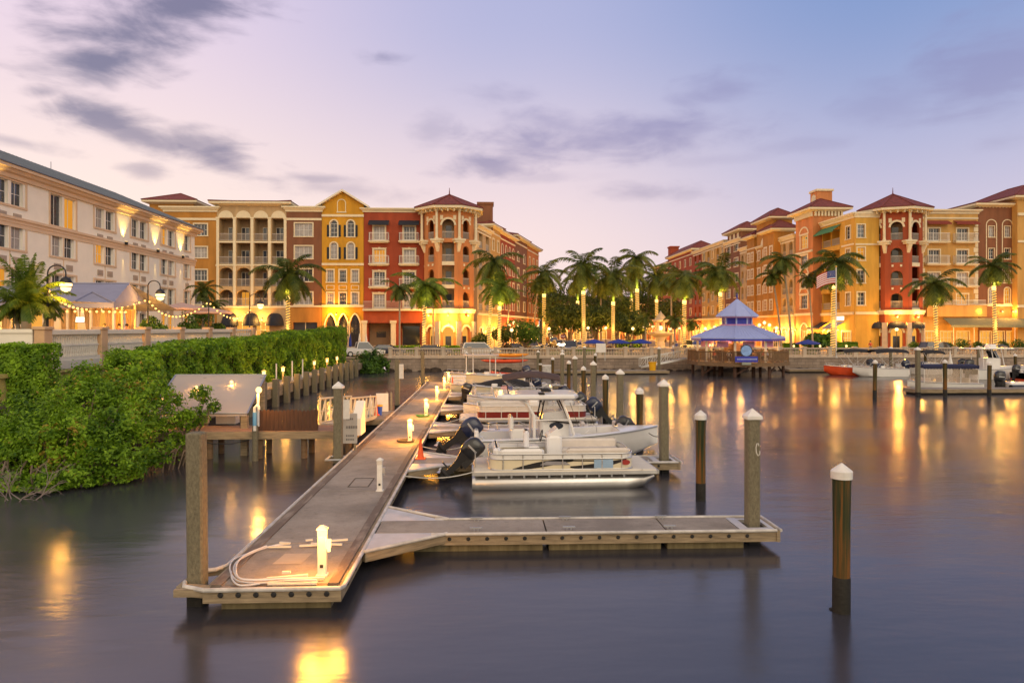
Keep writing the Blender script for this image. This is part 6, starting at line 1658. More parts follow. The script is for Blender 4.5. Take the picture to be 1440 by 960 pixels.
def pontoon(name, label, x, y, rotz, L_, B, panel, lower, swoosh=False, group='pontoon boats', motor=(35,1.0,'cowl'), furl=True, rails='alu'):
    t = thing(name, label, 'pontoon boat', (x,y,0), rotz, group)
    for sg in (-1,1):
        mb = MB(); P = [(0,sg*(B/2-.38),.16),(.15,sg*(B/2-.38),.16),(L_*.82,sg*(B/2-.38),.16),(L_*.92,sg*(B/2-.38),.22),(L_*.98,sg*(B/2-.38),.33)]
        mb.tube(P, .3, 14, True, [.26,.31,.31,.2,.04]); mb.build('pontoon_tube', M['alu'], t, 40)
        k = MB(); k.bar((.3,sg*(B/2-.38),-.14),(L_*.8,sg*(B/2-.38),-.14),.05,.06); k.build('keel_strip', M['steel'], t)
    mb = MB(); mb.cbox(0.05,L_*.985,-B/2,B/2,.46,.6,.06); mb.build('deck', M['offwhite'], t)
    mb = MB(); mb.box(.0,L_*.98,-B/2-.03,-B/2-.004,.47,.57); mb.box(.0,L_*.98,B/2+.004,B/2+.03,.47,.57); mb.box(L_*.985+.003,L_*.985+.03,-B/2,B/2,.47,.57); mb.build('deck_trim', M['alu'], t)
    mb = MB()
    for i in range(12): xx = .4+i*(L_*.8)/12; mb.box(xx,xx+.06,-B/2+.1,B/2-.1,.36,.459)
    mb.build('cross_beams', M['steel'], t)
    # fence panels with rounded corners
    x0, x1, yb = .55, L_*.86, B/2-.09; r = .38
    path = []
    def corner(cx, cy, a0): return [(cx+r*math.cos(a0+math.pi/2*k/4), cy+r*math.sin(a0+math.pi/2*k/4)) for k in range(5)]
    path += corner(x0+r,-yb+r,math.pi)+corner(x1-r,-yb+r,-math.pi/2)+corner(x1-r,yb-r,0)+corner(x0+r,yb-r,math.pi/2); path.append(path[0])
    zb, zm, zt = .62, (.62+.33 if lower else .62), (1.08 if swoosh else 1.2)
    up = MB(); up.loft([[(p[0],p[1],zm) for p in path],[(p[0],p[1],zt) for p in path]], closed=False); fp = up.build('fence_panel', M[panel], t, 40)
    if lower: lo_ = MB(); lo_.loft([[(p[0],p[1],zb) for p in path],[(p[0],p[1],zm) for p in path]], closed=False); lo_.build('lower_panel', M[lower], t, 40)
    rl = MB()
    for z in (zb,zt+.02) + ((zm,) if lower else ()): rl.tube([(p[0]+(p[0]-(x0+x1)/2)*.002,p[1]*1.012,z) for p in path], .022, 6)
    for i in range(7):
        xx = x0+.4+(x1-x0-.8)*i/6
        for sg in (-1,1): rl.tube([(xx,sg*yb*1.012,.6),(xx,sg*yb*1.012,zt)], .018, 6)
    rl.build('rails', M[rails], t, 40)
    if swoosh:
        s_ = MB(); n = 22
        for sg in (-1,1):
            yy = sg*(yb+.012)
            for (xa, xb, za, zc, h0) in ((x0+.7,x0+2.6,zb+.02,zm-.04,.10),(x0+2.5,x1-.25,zm-.03,zb+.08,.09)):
                a = []
                for k in range(n+1):
                    q = k/n; xx = xa+(xb-xa)*q; zc_ = za+(zc-za)*(math.sin(q*math.pi/2) if za < zc else 1-(1-math.cos(q*math.pi/2))); h = h0*(.25+math.sin(math.pi*min(1,q*.9+.05)))
                    a.append([(xx,yy,max(zb+.02,zc_-h)),(xx,yy,min(zm-.015,zc_+h*.4))])
                s_.loft(a, closed=False)
            s_.loft([[(x0+2.1+k*.12,yy,zm-.07-.02*k/9),(x0+2.1+k*.12,yy,zm-.03-.02*k/9)] for k in range(12)], closed=False)
        s_.build('swoosh_graphic', M['canvas_black'], fp)
        d = MB(); d.box(x0+3.25,x0+3.85,-yb-.016,-yb-.01,zb+.03,zm-.03); d.build('blue_decal', mat('pale_blue_decal', (.32,.47,.66), .4, .1), fp)
        d = MB(); d.lathe([(.14,0),(.14,.006)],14); q = d.build('red_decal', mat('red_decal', (.35,.04,.03), .4, .1), fp); q.location = (x0+4.25,-yb-.01,zb+.2); q.rotation_euler = (R(90),0,0); q.scale = (1,.6,1)
        d = MB(); d.prism_y([(x0+1.55,zb+.14),(x0+2.5,zb+.14),(x0+2.35,zb+.24),(x0+1.75,zb+.26)],-yb-.016,-yb-.01); d.build('grey_decal', M['canvas_grey'], fp)
    # furniture
    sm = 'vinylseat'
    for sg in (-1,1):
        mb = MB(); a, c = L_*.5, x1-.12; mb.cbox(a,c,min(sg*(yb-.1),sg*(yb-.7)),max(sg*(yb-.1),sg*(yb-.7)),.6,1.0,.06); mb.cbox(a,c,min(sg*(yb-.05),sg*(yb-.25)),max(sg*(yb-.05),sg*(yb-.25)),1.0,1.26,.07); mb.build('bench_seat', M[sm], t)
    mb = MB(); mb.cbox(x0+.15,x0+1.7,-yb+.1,yb-.5,.6,1.0,.06); mb.cbox(x0+.1,x0+.34,-yb+.1,yb-.5,1.0,1.28,.08); mb.cbox(x0+.3,x0+1.7,-yb+.06,-yb+.26,1.0,1.26,.08); mb.build('lounge_seat', M['gelcoat'], t)
    mb = MB(); mb.cbox(L_*.42,L_*.42+.5,.2,.95,.6,1.45,.06); mb.prism_y([(L_*.42,1.45),(L_*.42+.5,1.45),(L_*.42+.35,1.72)],.25,.9); mb.build('console', M['gelcoat'], t)
    mb = MB(); mb.tube([(L_*.42-.16+.04*math.sin(a),.57+.19*math.cos(a),1.42+.19*math.sin(a)) for a in [k*math.pi/6 for k in range(13)]], .018, 5); mb.tube([(L_*.42,.57,1.36),(L_*.42-.15,.57,1.42)], .02, 5); mb.build('steering_wheel', M['black'], t)
    mb = MB(); mb.cbox(L_*.3,L_*.3+.5,.25,.85,.75,1.1,.08); mb.cbox(L_*.3-.04,L_*.3+.12,.25,.85,1.1,1.62,.07); mb.lathe([(.06,.6),(.06,.75)],8,(L_*.3+.25,.55,0)); mb.build('captain_chair', M['gelcoat'], t)
    mb = MB(); mb.tube([(.1,-.6,.6),(.1,-.6,1.0),(.1,-.2,1.05)], .02, 6); mb.tube([(.05,.5,.6),(.05,.5,1.1)], .02, 6); mb.build('boarding_rail', M[rails], t)
    outboard(t, (-.05,0,.75), motor[0], motor[1], motor[2])
    return t, (x0,x1,yb)

# nearest: beige pontoon boat with black swoosh
t, pb = pontoon('pontoon_boat', 'beige and silver pontoon boat with black swoosh along its side, nearest boat', -.42, 23.15, R(1.5), 5.9, 2.45, 'gelcoat', 'cream_gel', True, motor=(46,.92,'cowl'))
# white centre console with T-top
t = thing('center_console_boat', 'white centre console boat with T-top and tall windscreen behind beige pontoon', 'motor boat', (-.55, 26.9, .17), R(2), None)
hull_parts(t, 7.2, 2.5, .78, 1.12, .80, .3, flare=.10)
mb = MB(); mb.cbox(2.6,3.75,-.5,.5,.3,1.45,.08); mb.prism_y([(2.65,1.45),(3.7,1.45),(3.45,1.75),(2.75,1.7)],-.47,.47); mb.cbox(3.75,4.3,-.45,.45,.3,.78,.06); c = mb.build('console', M['gelcoat'], t)
q = MB(); q.merge(MB().lathe([(.22,0),(.22,.012)],16), Matrix.Translation((3.2,-.5,1.2)) @ Matrix.Rotation(R(90),4,'X') @ Matrix.Diagonal((1.2,.6,1,1))); q.build('console_port', M['glass'], c)
g = MB(); A = [(3.72,-.55,1.3),(3.72,.55,1.3),(3.3,.5,2.18),(3.3,-.5,2.18)]; g.quad(*A); B_ = [(2.6,-.55,1.45),(3.72,-.56,1.3),(3.3,-.51,2.18),(2.75,-.51,2.18)]; g.quad(*B_); g.quad(*[(p[0],-p[1],p[2]) for p in B_])
f = MB()
for P in (A, B_, [(p[0],-p[1],p[2]) for p in B_]):
    for i in range(4): f.tube([P[i],P[(i+1)%4]], .03, 6)
clr = bpy.data.materials.new('clear_glass'); clr.use_nodes = True; pg = clr.node_tree.nodes['Principled BSDF']; pg.inputs['Base Color'].default_value = (.5,.5,.52,1); pg.inputs['Roughness'].default_value = .05; pg.inputs['Alpha'].default_value = .22
w_ = f.build('windscreen', M['canvas_black'], t); g.build('pane', clr, w_)
mb = MB()
for sg in (-1,1):
    mb.tube([(3.95,sg*.72,.35),(3.75,sg*.74,1.2),(3.35,sg*.74,2.25)], .05, 8); mb.tube([(2.35,sg*.72,.35),(2.35,sg*.74,1.6),(2.1,sg*.74,2.05),(1.75,sg*.74,2.25)], .055, 8); mb.tube([(2.35,sg*.74,1.45),(3.65,sg*.74,1.45)], .03, 6)
mb.build('t_top_frame', M['gelcoat'], t, 40)
mb = MB(); mb.loft([[(p[0]*k+2.45,p[1]*k2,z) for p in [(-1.5,-.95),(-1.3,-1.08),(1.35,-1.08),(1.55,-.7),(1.6,0),(1.55,.7),(1.35,1.08),(-1.3,1.08),(-1.5,.95)]] for k, k2, z in ((.96,.94,2.22),(1,1,2.28),(1,1,2.36),(.96,.93,2.42))], True, True); mb.build('t_top_roof', M['gelcoat'], t, 30)
mb = MB(); mb.box(2.5,2.7,-1.05,-.6,2.42,2.47); mb.tube([(1.4,-.6,2.4),(1.35,-.6,2.75)],.02,5); mb.lathe([(.2,2.43),(.2,2.5),(.1,2.55)],12,(2.9,.2,0)); mb.build('roof_fittings', M['canvas_black'], t)
mb = MB(); mb.cbox(1.5,2.05,-.55,.55,.3,1.1,.06); mb.cbox(1.45,1.6,-.55,.55,1.1,1.55,.05); mb.build('leaning_post', M['gelcoat'], t)
seats(t, [(.35,-.6,.3,.7,.4,-1),(.35,.6,.3,.7,.4,-1)], 'gelcoat'); mb = MB(); mb.cbox(4.75,5.7,-.75,.75,.3,.72,.06); mb.build('bow_seat', M['vinylseat'], t)
mb = MB()
for sg in (-1,1): mb.tube([(4.2,sg*1.05,.98),(4.6,sg*1.0,1.3),(4.65,sg*.98,1.02)], .02, 6)
mb.build('bow_rail', M['alu'], t)
outboard(t, (-.1,0,.72), 54, 1.02, 'navy')
# cream bowrider behind
def runabout(name, label, x, y, rotz, L_, B, fs=.62, fb=.85, hm='gelcoat', stripe=None, dm='gelcoat', tf=.62, motor=(30,.95,'cowl'), ws=True, seat=True, group='small motor boats', windw=.8):
    t = thing(name, label, 'motor boat', (x,y,0), rotz, group)
    hull_parts(t, L_, B, fs, fb, tf, .22, hm, stripe, dm)
    if ws: windshield(t, L_*.5, B*.36, fs+.1)
    if seat: seats(t, [(.55,-B*.22,.22,B*.32,.45,-1),(.55,B*.22,.22,B*.32,.45,-1),(L_*.33,-B*.2,.22,.5,.5,-1),(L_*.33,B*.2,.22,.5,.5,-1)])
    mb = MB(); mb.cbox(L_*.44,L_*.44+.45,B*.08,B*.36,.22,fs+.28,.05); mb.cbox(L_*.44,L_*.44+.45,-B*.36,-B*.08,.22,fs+.28,.05); mb.build('console', M[dm], t)
    if motor: outboard(t, (-.08,0,fs), *motor)
    br = MB()
    for sg in (-1,1):
        P = [(L_*q, sg*(B/2*(1-max(0,(q-.4)/.6)**2.6)-.07), fs+(fb-fs)*q**1.7+.02) for q in (.66,.74,.82,.9,.96)]
        br.tube([P[0]]+[(p[0],p[1],p[2]+.24) for p in P[1:]], .014, 6)
        for p in P[1:]: br.tube([p,(p[0],p[1],p[2]+.24)], .011, 5)
    br.build('bow_rail', M['alu'], t)
    for q in (.06,.9):
        for sg in (-1,1):
            c = MB(); p = (L_*q, sg*(B/2*(1-max(0,(q-.4)/.6)**2.6)-.08), fs+(fb-fs)*q**1.7+.05); c.box(p[0]-.1,p[0]+.1,p[1]-.018,p[1]+.018,p[2],p[2]+.03); c.build('cleat', M['steel'], t)
    return t
t = runabout('bowrider_boat', 'cream bowrider with low windscreen between white T-top boat and red pontoon', 6.0, 29.9, R(181), 6.1, 2.35, .62, .82, 'cream_gel', motor=(60,.95,'cowl'))
mb = MB(); mb.tube([(1.2,-.9,.7),(1.6,-.9,1.9)], .012, 5); mb.tube([(1.9,-.9,.7),(2.3,-.9,1.8)], .012, 5); mb.build('fishing_rods', M['rope'], t)
mb = MB(); mb.cbox(3.6,4.0,-.95,-.6,.7,1.25,.05); mb.build('folded_seat', M['vinylseat'], t)
# dark red pontoon boat
t, pb = pontoon('pontoon_boat', 'pontoon boat with dark red lower panels and beige upper panels', 5.55, 36.0, R(181), 6.9, 2.5, 'vinylseat', 'red_paint', motor=(45,1.0,'navy'), rails='white')
bimini(t, 1.2, 2.4, 1.1, 1.62, 'canvas_grey', 1.28, furl=True)
mb = MB(); mb.cbox(1.0,3.1,-.16,.16,1.7,1.9,.08); mb.build('furled_cover', M['canvas_grey'], t)
# deck boat with the flag
t = runabout('deck_boat', 'white deck boat with a grey cockpit cover behind the red pontoon', 5.2, 39.5, R(180), 6.4, 2.4, .66, .9, 'gelcoat', motor=(30,1.0,'cowl'))
mb = MB(); mb.prism_y([(1.0,.68),(4.2,.7),(3.6,1.15),(1.8,1.2)], -.95, .95); mb.build('cockpit_cover', M['canvas_grey'], t)
def us_flag(parent, w, h, sag=.12, name='flag', stripe=True, wave=.08):
    n = 14
    def P(u, v): return (u*w, wave*math.sin(u*7+v*2)*u, -v*h-sag*u*u)
    mb = MB()
    for j in range(13):
        mb.cur = j % 2
        for i in range(n): mb.quad(P(i/n,j/13),P((i+1)/n,j/13),P((i+1)/n,(j+1)/13),P(i/n,(j+1)/13))
    c = MB(); sd = MB()
    for i in range(6):
        for s_ in (-.006,.006):
            a = [P(i/n,0),P((i+1)/n,0),P((i+1)/n,7/13),P(i/n,7/13)]; c.quad(*[(p[0],p[1]+s_,p[2]) for p in a])
    for r_ in range(9):
        for k in range(6 if r_ % 2 == 0 else 5):
            u = (.035+.07*k+(.035 if r_ % 2 else 0)); v = .04+r_*.055; p = P(u,v)
            for s_ in (-.012,.012): q = .012*w; sd.quad((p[0]-q,p[1]+s_,p[2]),(p[0],p[1]+s_,p[2]-q),(p[0]+q,p[1]+s_,p[2]),(p[0],p[1]+s_,p[2]+q))
    o = mb.build(name, [mat('flag_red', (.50,.03,.03), .8, .06), M['white']], parent); c.build('canton', mat('flag_blue', (.02,.04,.22), .8, .06), o); sd.build('stars', M['white'], o)
    return o
ft = thing('boat_flag', 'small stars and stripes flag on tilted staff behind the red pontoon', 'flag', (x_at(728.5,38.3), 38.3, .95))
mb = MB(); mb.tube([(0,0,0),(-.28,0,.95)], .015, 6); mb.build('staff', M['steel'], ft)
o = us_flag(ft, .62, .36, .12); o.location = (-.28,0,.93); o.rotation_euler = (0,R(-12),R(180))
# boat with the brown bimini
t = runabout('bimini_boat', 'white boat under a big brown bimini canopy', x_at(790,44.2), 44.2, R(180), 5.9, 2.4, .65, .9, 'gelcoat', motor=(25,1.0,'navy'))
bimini(t, .2, 3.7, 1.05, 2.15, 'canvas_brown', .75, .22)
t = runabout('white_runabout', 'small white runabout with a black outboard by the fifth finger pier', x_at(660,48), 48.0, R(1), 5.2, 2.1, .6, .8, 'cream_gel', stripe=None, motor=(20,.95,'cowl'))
t = runabout('covered_boat', 'cream boat with black cockpit cover and dark blue motor near the dock end', x_at(752,52.8), 52.8, R(180), 6.3, 2.3, .7, .95, 'cream_gel', motor=(28,1.0,'navy'), ws=False, seat=False)
mb = MB(); secs = []
for i in range(9):
    q = i/8; xx = .4+4.2*q; h = .25+.42*math.sin(math.pi*min(1,q*1.15))**.8*(1-q*.5); secs.append([(xx,-1.05*(1-.3*q),.74),(xx,-.6*(1-.3*q),.74+h*.8),(xx,0,.74+h),(xx,.6*(1-.3*q),.74+h*.8),(xx,1.05*(1-.3*q),.74)])
mb.loft(secs, True, True); mb.build('cockpit_cover', M['canvas_black'], t, True)
t = runabout('grey_runabout', 'low white boat with pale grey cover right of the black covered boat', x_at(775,56), 56.0, R(180), 5.5, 2.2, .5, .7, 'gelcoat', motor=None, ws=False, seat=False)
mb = MB(); mb.cbox(.3,4.4,-.85,.85,.5,.72,.1); mb.build('cockpit_cover', M['vinyl'], t)
# boat with small T-top beyond the dock end
t = runabout('t_top_boat', 'white boat with reflected light painted cream on its hull, thin T-top, moored across the dock end', x_at(738,63.2), 63.6, R(180), 7.2, 2.5, .85, 1.15, 'cream_gel', motor=(20,1.1,'navy'), ws=False)  # cream gelcoat paints warm reflected light onto a white hull
mb = MB()
for sg in (-1,1):
    for x in (2.6,3.1,4.6,5.2): mb.tube([(x,sg*.8,.6),(x,sg*.8,2.6)], .035, 6)
mb.build('t_top_frame', M['gelcoat'], t); mb = MB(); mb.cbox(2.3,5.5,-.95,.95,2.6,2.7,.05); mb.build('t_top_roof', M['rail'], t)
# kayaks on a rack
t = thing('kayak_rack', 'grey pipe rack holding bright kayaks by far seawall', 'rack', (x_at(712,69), 69.5, .2)); mb = MB()
for x in (-1.6,1.6):
    for y in (-.4,.4): mb.tube([(x,y,-.9),(x,y,2.3)], .05, 6)
    for z in (.9,1.55,2.15): mb.tube([(x,-.5,z),(x,.5,z)], .04, 6)
mb.build('frame', M['steel'], t)
for z, m, ln, lb, px in ((2.39,'orange_kayak',3.6,'orange yellow kayak on top of the far rack',.4),(1.82,'orange_paint',4.6,'long red kayak on the middle of far rack',-.15)):
    mm = M.get(m) or mat('orange_kayak', (.80,.30,.02), .4, .08); M[m] = mm
    mb = MB(); secs = []
    for i in range(11):
        q = -1+2*i/10; w = .32*(1-abs(q)**2.4)+.01; secs.append([(q*ln/2, w*math.cos(a), .2*math.sin(a)*(w/.33)**.5+.1*abs(q)**3) for a in [k*math.pi/5 for k in range(10)]])
    mb.loft(secs, True, True); k = thing('kayak', lb, 'kayak', (x_at(712,69)+px, 69.5, z), 0, 'kayaks on the far rack'); mb.build('kayak_hull', mm, k, True); c = MB(); c.lathe([(.2,.17),(.22,.22),(.18,.22),(.17,.17)], 10); c.build('cockpit_rim', M['black'], k)
t = thing('inflatable_dinghy', 'orange red inflatable dinghy with small black motor at the far rack', 'dinghy', (x_at(738,67.5), 67.5, .25), R(180))
mb = MB(); mb.tube([(0,-.65,.3),(1.6,-.65,.3),(2.6,-.55,.38),(3.1,-.2,.5),(3.2,0,.52),(3.1,.2,.5),(2.6,.55,.38),(1.6,.65,.3),(0,.65,.3)], .24, 10); mb.build('air_tube', M['orange_paint'], t, True); mb = MB(); mb.box(.05,2.7,-.5,.5,.12,.2); mb.box(0,.08,-.5,.5,.1,.55); mb.build('floorboard', M['vinyl'], t)
outboard(t, (-.05,0,.5), 35, .7)

# boats on the right ---------------------------------------------------------
t = runabout('deck_boat', 'orange and white deck boat with black bimini at far seawall', x_at(1221,75.5), 75.5, R(180), 4.9, 2.4, .8, 1.1, 'orange_paint', motor=(12,1.25,'navy'), ws=False)
bimini(t, .2, 3.1, 1.05, 2.75, 'canvas_black', .9, .1)
t = runabout('bimini_boat', 'grey white boat with black bimini right of the orange deck boat', x_at(1270,73), 73.0, R(180), 5.4, 2.4, .85, 1.1, 'gelcoat', motor=(12,1.2,'navy'))
bimini(t, -.1, 3.4, 1.1, 2.8, 'canvas_black', .9, .12)
t = runabout('white_runabout', 'white boat with dark bimini behind the navy canopy boat', x_at(1330,76), 76.0, R(180), 5.6, 2.4, .9, 1.2, 'gelcoat', motor=None)
bimini(t, .6, 2.9, 1.0, 2.6, 'canvas_black', .9, .1)
mb = MB(); mb.cbox(1.2,2.9,-.9,.9,.9,1.35,.15); mb.build('cockpit_cover', M['vinyl'], t); mb = MB(); mb.lathe([(.35,0),(.3,.3),(.12,1.1),(.02,1.9)], 10, (-.5,0,.7)); mb.build('furled_umbrella', M['white'], t)
# electric canopy boat
t = thing('canopy_boat', 'white launch with scalloped navy canopy and clear side curtains', 'launch', (x_at(1372,56.6), 56.6, 0), R(180), None)
hull_parts(t, 5.7, 2.1, .6, .8, .88, .2)
c = MB(); secs = []
for i in range(7):
    q = i/6; secs.append([(.4+4.6*q, y, 1.98+.14*math.cos(y*1.35)) for y in [-1+.25*k for k in range(9)]])
c.loft(secs, closed=False); c.loft([list(reversed([(p[0],p[1],p[2]-.04) for p in s_])) for s_ in secs], closed=False)
for sg in (-1,1):
    for i in range(18):
        a = .4+4.6*i/18; w_ = 4.6/18; P = [(a,sg*1.0,2.01),(a+w_,sg*1.0,2.01),(a+w_,sg*1.0,1.84)]+[(a+w_/2+w_/2*math.cos(k*math.pi/4),sg*1.0,1.84-.08*math.sin(k*math.pi/4)) for k in range(1,4)]+[(a,sg*1.0,1.84)]
        c.add(P, [tuple(range(len(P)))])
for xe in (.4,5.0): c.quad((xe,-1,1.84),(xe,1,1.84),(xe,1,2.06),(xe,-1,2.06))
c.build('canopy', M['canvas_navy'], t, 30)
f = MB()
for x in (.45,1.9,3.4,4.9):
    for sg in (-1,1): f.tube([(x,sg*.95,.62),(x,sg*.97,1.98)], .03, 6)
f.build('canopy_posts', M['white'], t)
cur = bpy.data.materials.new('clear_vinyl'); cur.use_nodes = True; pc = cur.node_tree.nodes['Principled BSDF']; pc.inputs['Base Color'].default_value = (.75,.6,.45,1); pc.inputs['Roughness'].default_value = .2; pc.inputs['Alpha'].default_value = .35
q = MB()
for i in range(3):
    for sg in (-1,1): a = .48+1.48*i; q.quad((a,sg*.955,.66),(a+1.38,sg*.955,.66),(a+1.38,sg*.965,1.84),(a,sg*.965,1.84))
q.build('side_curtains', cur, t); seats(t, [(1.2,0,.2,1.5,.5,-1),(2.6,0,.2,1.5,.5,1),(4.0,0,.2,1.3,.5,1)])
# big white console boat
t = thing('center_console_boat', 'large white centre console boat with hardtop and tower at far right', 'motor boat', (x_at(1362,69), 69.0, 0), R(0), None)
hull_parts(t, 6.6, 2.9, 1.0, 1.42, .8, .5, flare=.12)
mb = MB(); mb.cbox(1.4,2.9,-.6,.6,.5,2.1,.08); mb.build('console', M['gelcoat'], t); windshield(t, 2.5, .6, 2.1, .7)
mb = MB()
for sg in (-1,1):
    for a, c in (((1.0,.5),(.8,3.0)),((1.9,2.0),(1.7,3.0)),((3.2,.5),(2.7,3.0))): mb.tube([(a[0],sg*.85,a[1]),(c[0],sg*.85,c[1])], .04, 6)
mb.build('t_top_frame', M['gelcoat'], t); mb = MB(); mb.cbox(-.6,3.9,-1.1,1.1,3.0,3.1,.06); mb.cbox(1.9,2.6,-.4,.4,3.1,3.45,.08); mb.build('t_top_roof', M['gelcoat'], t)
seats(t, [(.6,0,.5,1.6,.5,-1)], 'gelcoat'); outboard(t, (-.1,.5,1.0), 10, 1.3); outboard(t, (-.1,-.5,1.0), 10, 1.3)
t = runabout('deck_boat', 'orange hulled boat just inside the right picture edge', x_at(1432,66), 66.0, R(0), 5.5, 2.4, .8, 1.1, 'orange_paint', motor=(15,1.0,'cowl'))
t = thing('inflatable_dinghy', 'black and white inflatable tender with big black motor at right edge', 'dinghy', (x_at(1413,54.8)+.3, 55.3, 0), 0)
mb = MB(); mb.tube([(0,-.75,.3),(1.9,-.75,.3),(2.9,-.6,.4),(3.4,0,.55),(2.9,.6,.4),(1.9,.75,.3),(0,.75,.3)], .28, 10); mb.build('air_tube', M['cowl'], t, True); mb = MB(); mb.cbox(.1,2.8,-.6,.6,.35,.75,.1); mb.build('white_cover', M['gelcoat'], t); outboard(t, (-.1,0,.75), 5, 1.2)

# mooring lines and fenders
def line(a, b, sag, label, r=.016, m='rope'):
    A, B = Vector(a), Vector(b); t = thing('mooring_line', label, 'rope', a, 0, 'mooring lines'); mb = MB()
    mb.tube([A.lerp(B,k/10)-A-Vector((0,0,sag*math.sin(math.pi*k/10))) for k in range(11)], r, 5); mb.build('rope', M[m], t)
M['line_white'] = mat('white_rope', (.62,.60,.55), .8, .1)
line((4.9,22.0,.62),(5.6,24.2,.5),.12,'mooring line from nearest pontoon bow to second finger pier',m='line_white')
line((-.1,22.2,.6),(-2.5,22.0,.47),.15,'mooring line from nearest pontoon stern to main dock',m='line_white')
line((6.2,26.7,1.05),(6.26,24.65,1.3),.1,'mooring line from white console boat bow to its concrete pile')
line((-.4,26.2,.8),(-2.5,27.6,.47),.2,'mooring line from white console boat stern to main dock',m='line_white')
line((.4,29.6,.75),(-2.5,31.0,.47),.2,'mooring line from cream bowrider bow to main dock')
line((-.9,35.2,.7),(-2.5,34.2,.47),.12,'mooring line from dark red pontoon bow to main dock',m='line_white')
line((-1.0,34.9,.6),(.3,33.4,.48),.08,'short mooring line from dark red pontoon to third finger')
for x, y, lb in ((1.0,24.36,'white fender between nearest pontoon boat and second finger, stern end'),(4.2,24.42,'white fender between nearest pontoon boat and second finger, bow end'),(2.0,28.2,'white fender hanging on far side of the white console boat'),(3.0,34.7,'white fender on near side of dark red pontoon boat')):
    t = thing('fender', lb, 'fender', (x,y,.25), 0, 'boat fenders'); mb = MB(); mb.lathe([(.03,.0),(.1,.06),(.11,.4),(.04,.5)], 10); mb.build('fender_body', M['white'], t, True); mb = MB(); mb.tube([(0,0,.5),(0,0,.85)], .01, 4); mb.build('cord', M['rope'], t)
# ------------------------------------------------------------------ palms
def frond_leaves(rr, nf, ln, e_hi, e_lo, leafw=.10, leaflen=.75, seg=13, seed=0, sway=0.0, per=5, dr_=1.0):
    """returns vertex and quad lists: arched fronds with hanging leaflets"""
    V = []; F = []; ST = MB()
    for i in range(nf):
        a = i*2.39996+rr.uniform(-.25,.25); q = i/(nf-1); e = R(e_hi+(e_lo-e_hi)*q**.9)+rr.uniform(-.12,.12); l = ln*rr.uniform(.85,1.1)*(.75+.25*math.sin(math.pi*min(1,.25+q)))
        p = Vector((0,0,0)); d = Vector((math.cos(a)*math.cos(e)+sway, math.sin(a)*math.cos(e), math.sin(e))); side = Vector((-math.sin(a),math.cos(a),0)); P = [p.copy()]
        st = l/seg
        for k in range(seg):
            d = (d+Vector((sway*.1,0,-dr_*(.085+.05*q)*(1+k*.10)))).normalized(); p = p+d*st; P.append(p.copy())
        ST.tube(P[::2]+([P[-1]] if seg % 2 else []), .03, 4, radii=None if False else [.05*(1-.85*j/(len(P[::2])+(seg%2)-1))+.005 for j in range(len(P[::2])+(seg%2))])
        m = seg*per
        for k in range(2, m):
            t = k/m; f = t*seg; j = min(seg-1,int(f)); b = P[j].lerp(P[j+1], f-j); tg = (P[j+1]-P[j]).normalized()
            L_ = leaflen*(math.sin(math.pi*min(1,.12+t*.86))**.6)*rr.uniform(.8,1.15)
            for s_ in (-1,1):
                up = side.cross(tg).normalized()
                dr = (side*s_*1.0+tg*.75+up*(-.12)+Vector((0,0,-.5+rr.uniform(-.35,.35)))).normalized()
                w = tg*leafw*.5
                m1 = b+dr*L_*.55+Vector((0,0,-.02*L_)); tip = b+dr*L_+Vector((0,0,-.22*L_))
                n0 = len(V); V += [b-w*.5,b+w*.5,m1+w,m1-w,tip]; F += [(n0,n0+1,n0+2,n0+3),(n0+3,n0+2,n0+4)]
    return V, F, ST
_crowns = []
for s_ in range(5):
    rr = random.Random(40+s_); V, F, ST = frond_leaves(rr, 24, 3.4, [72,60,68,56,64][s_], [-58,-66,-50,-70,-60][s_], .07, .8, 13, s_, .06)
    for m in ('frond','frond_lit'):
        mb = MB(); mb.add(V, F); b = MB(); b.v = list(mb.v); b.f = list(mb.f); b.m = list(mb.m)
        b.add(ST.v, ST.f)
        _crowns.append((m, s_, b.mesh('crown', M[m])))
def crown_mesh(k, m): return [c for c in _crowns if c[0] == m and c[1] == k % 5][0][2]
wrapm = emat('rope_light', (1.0,.50,.085), 2.0, False); wraptop = emat('rope_light_top', (1.0,.62,.18), 3.0, False)
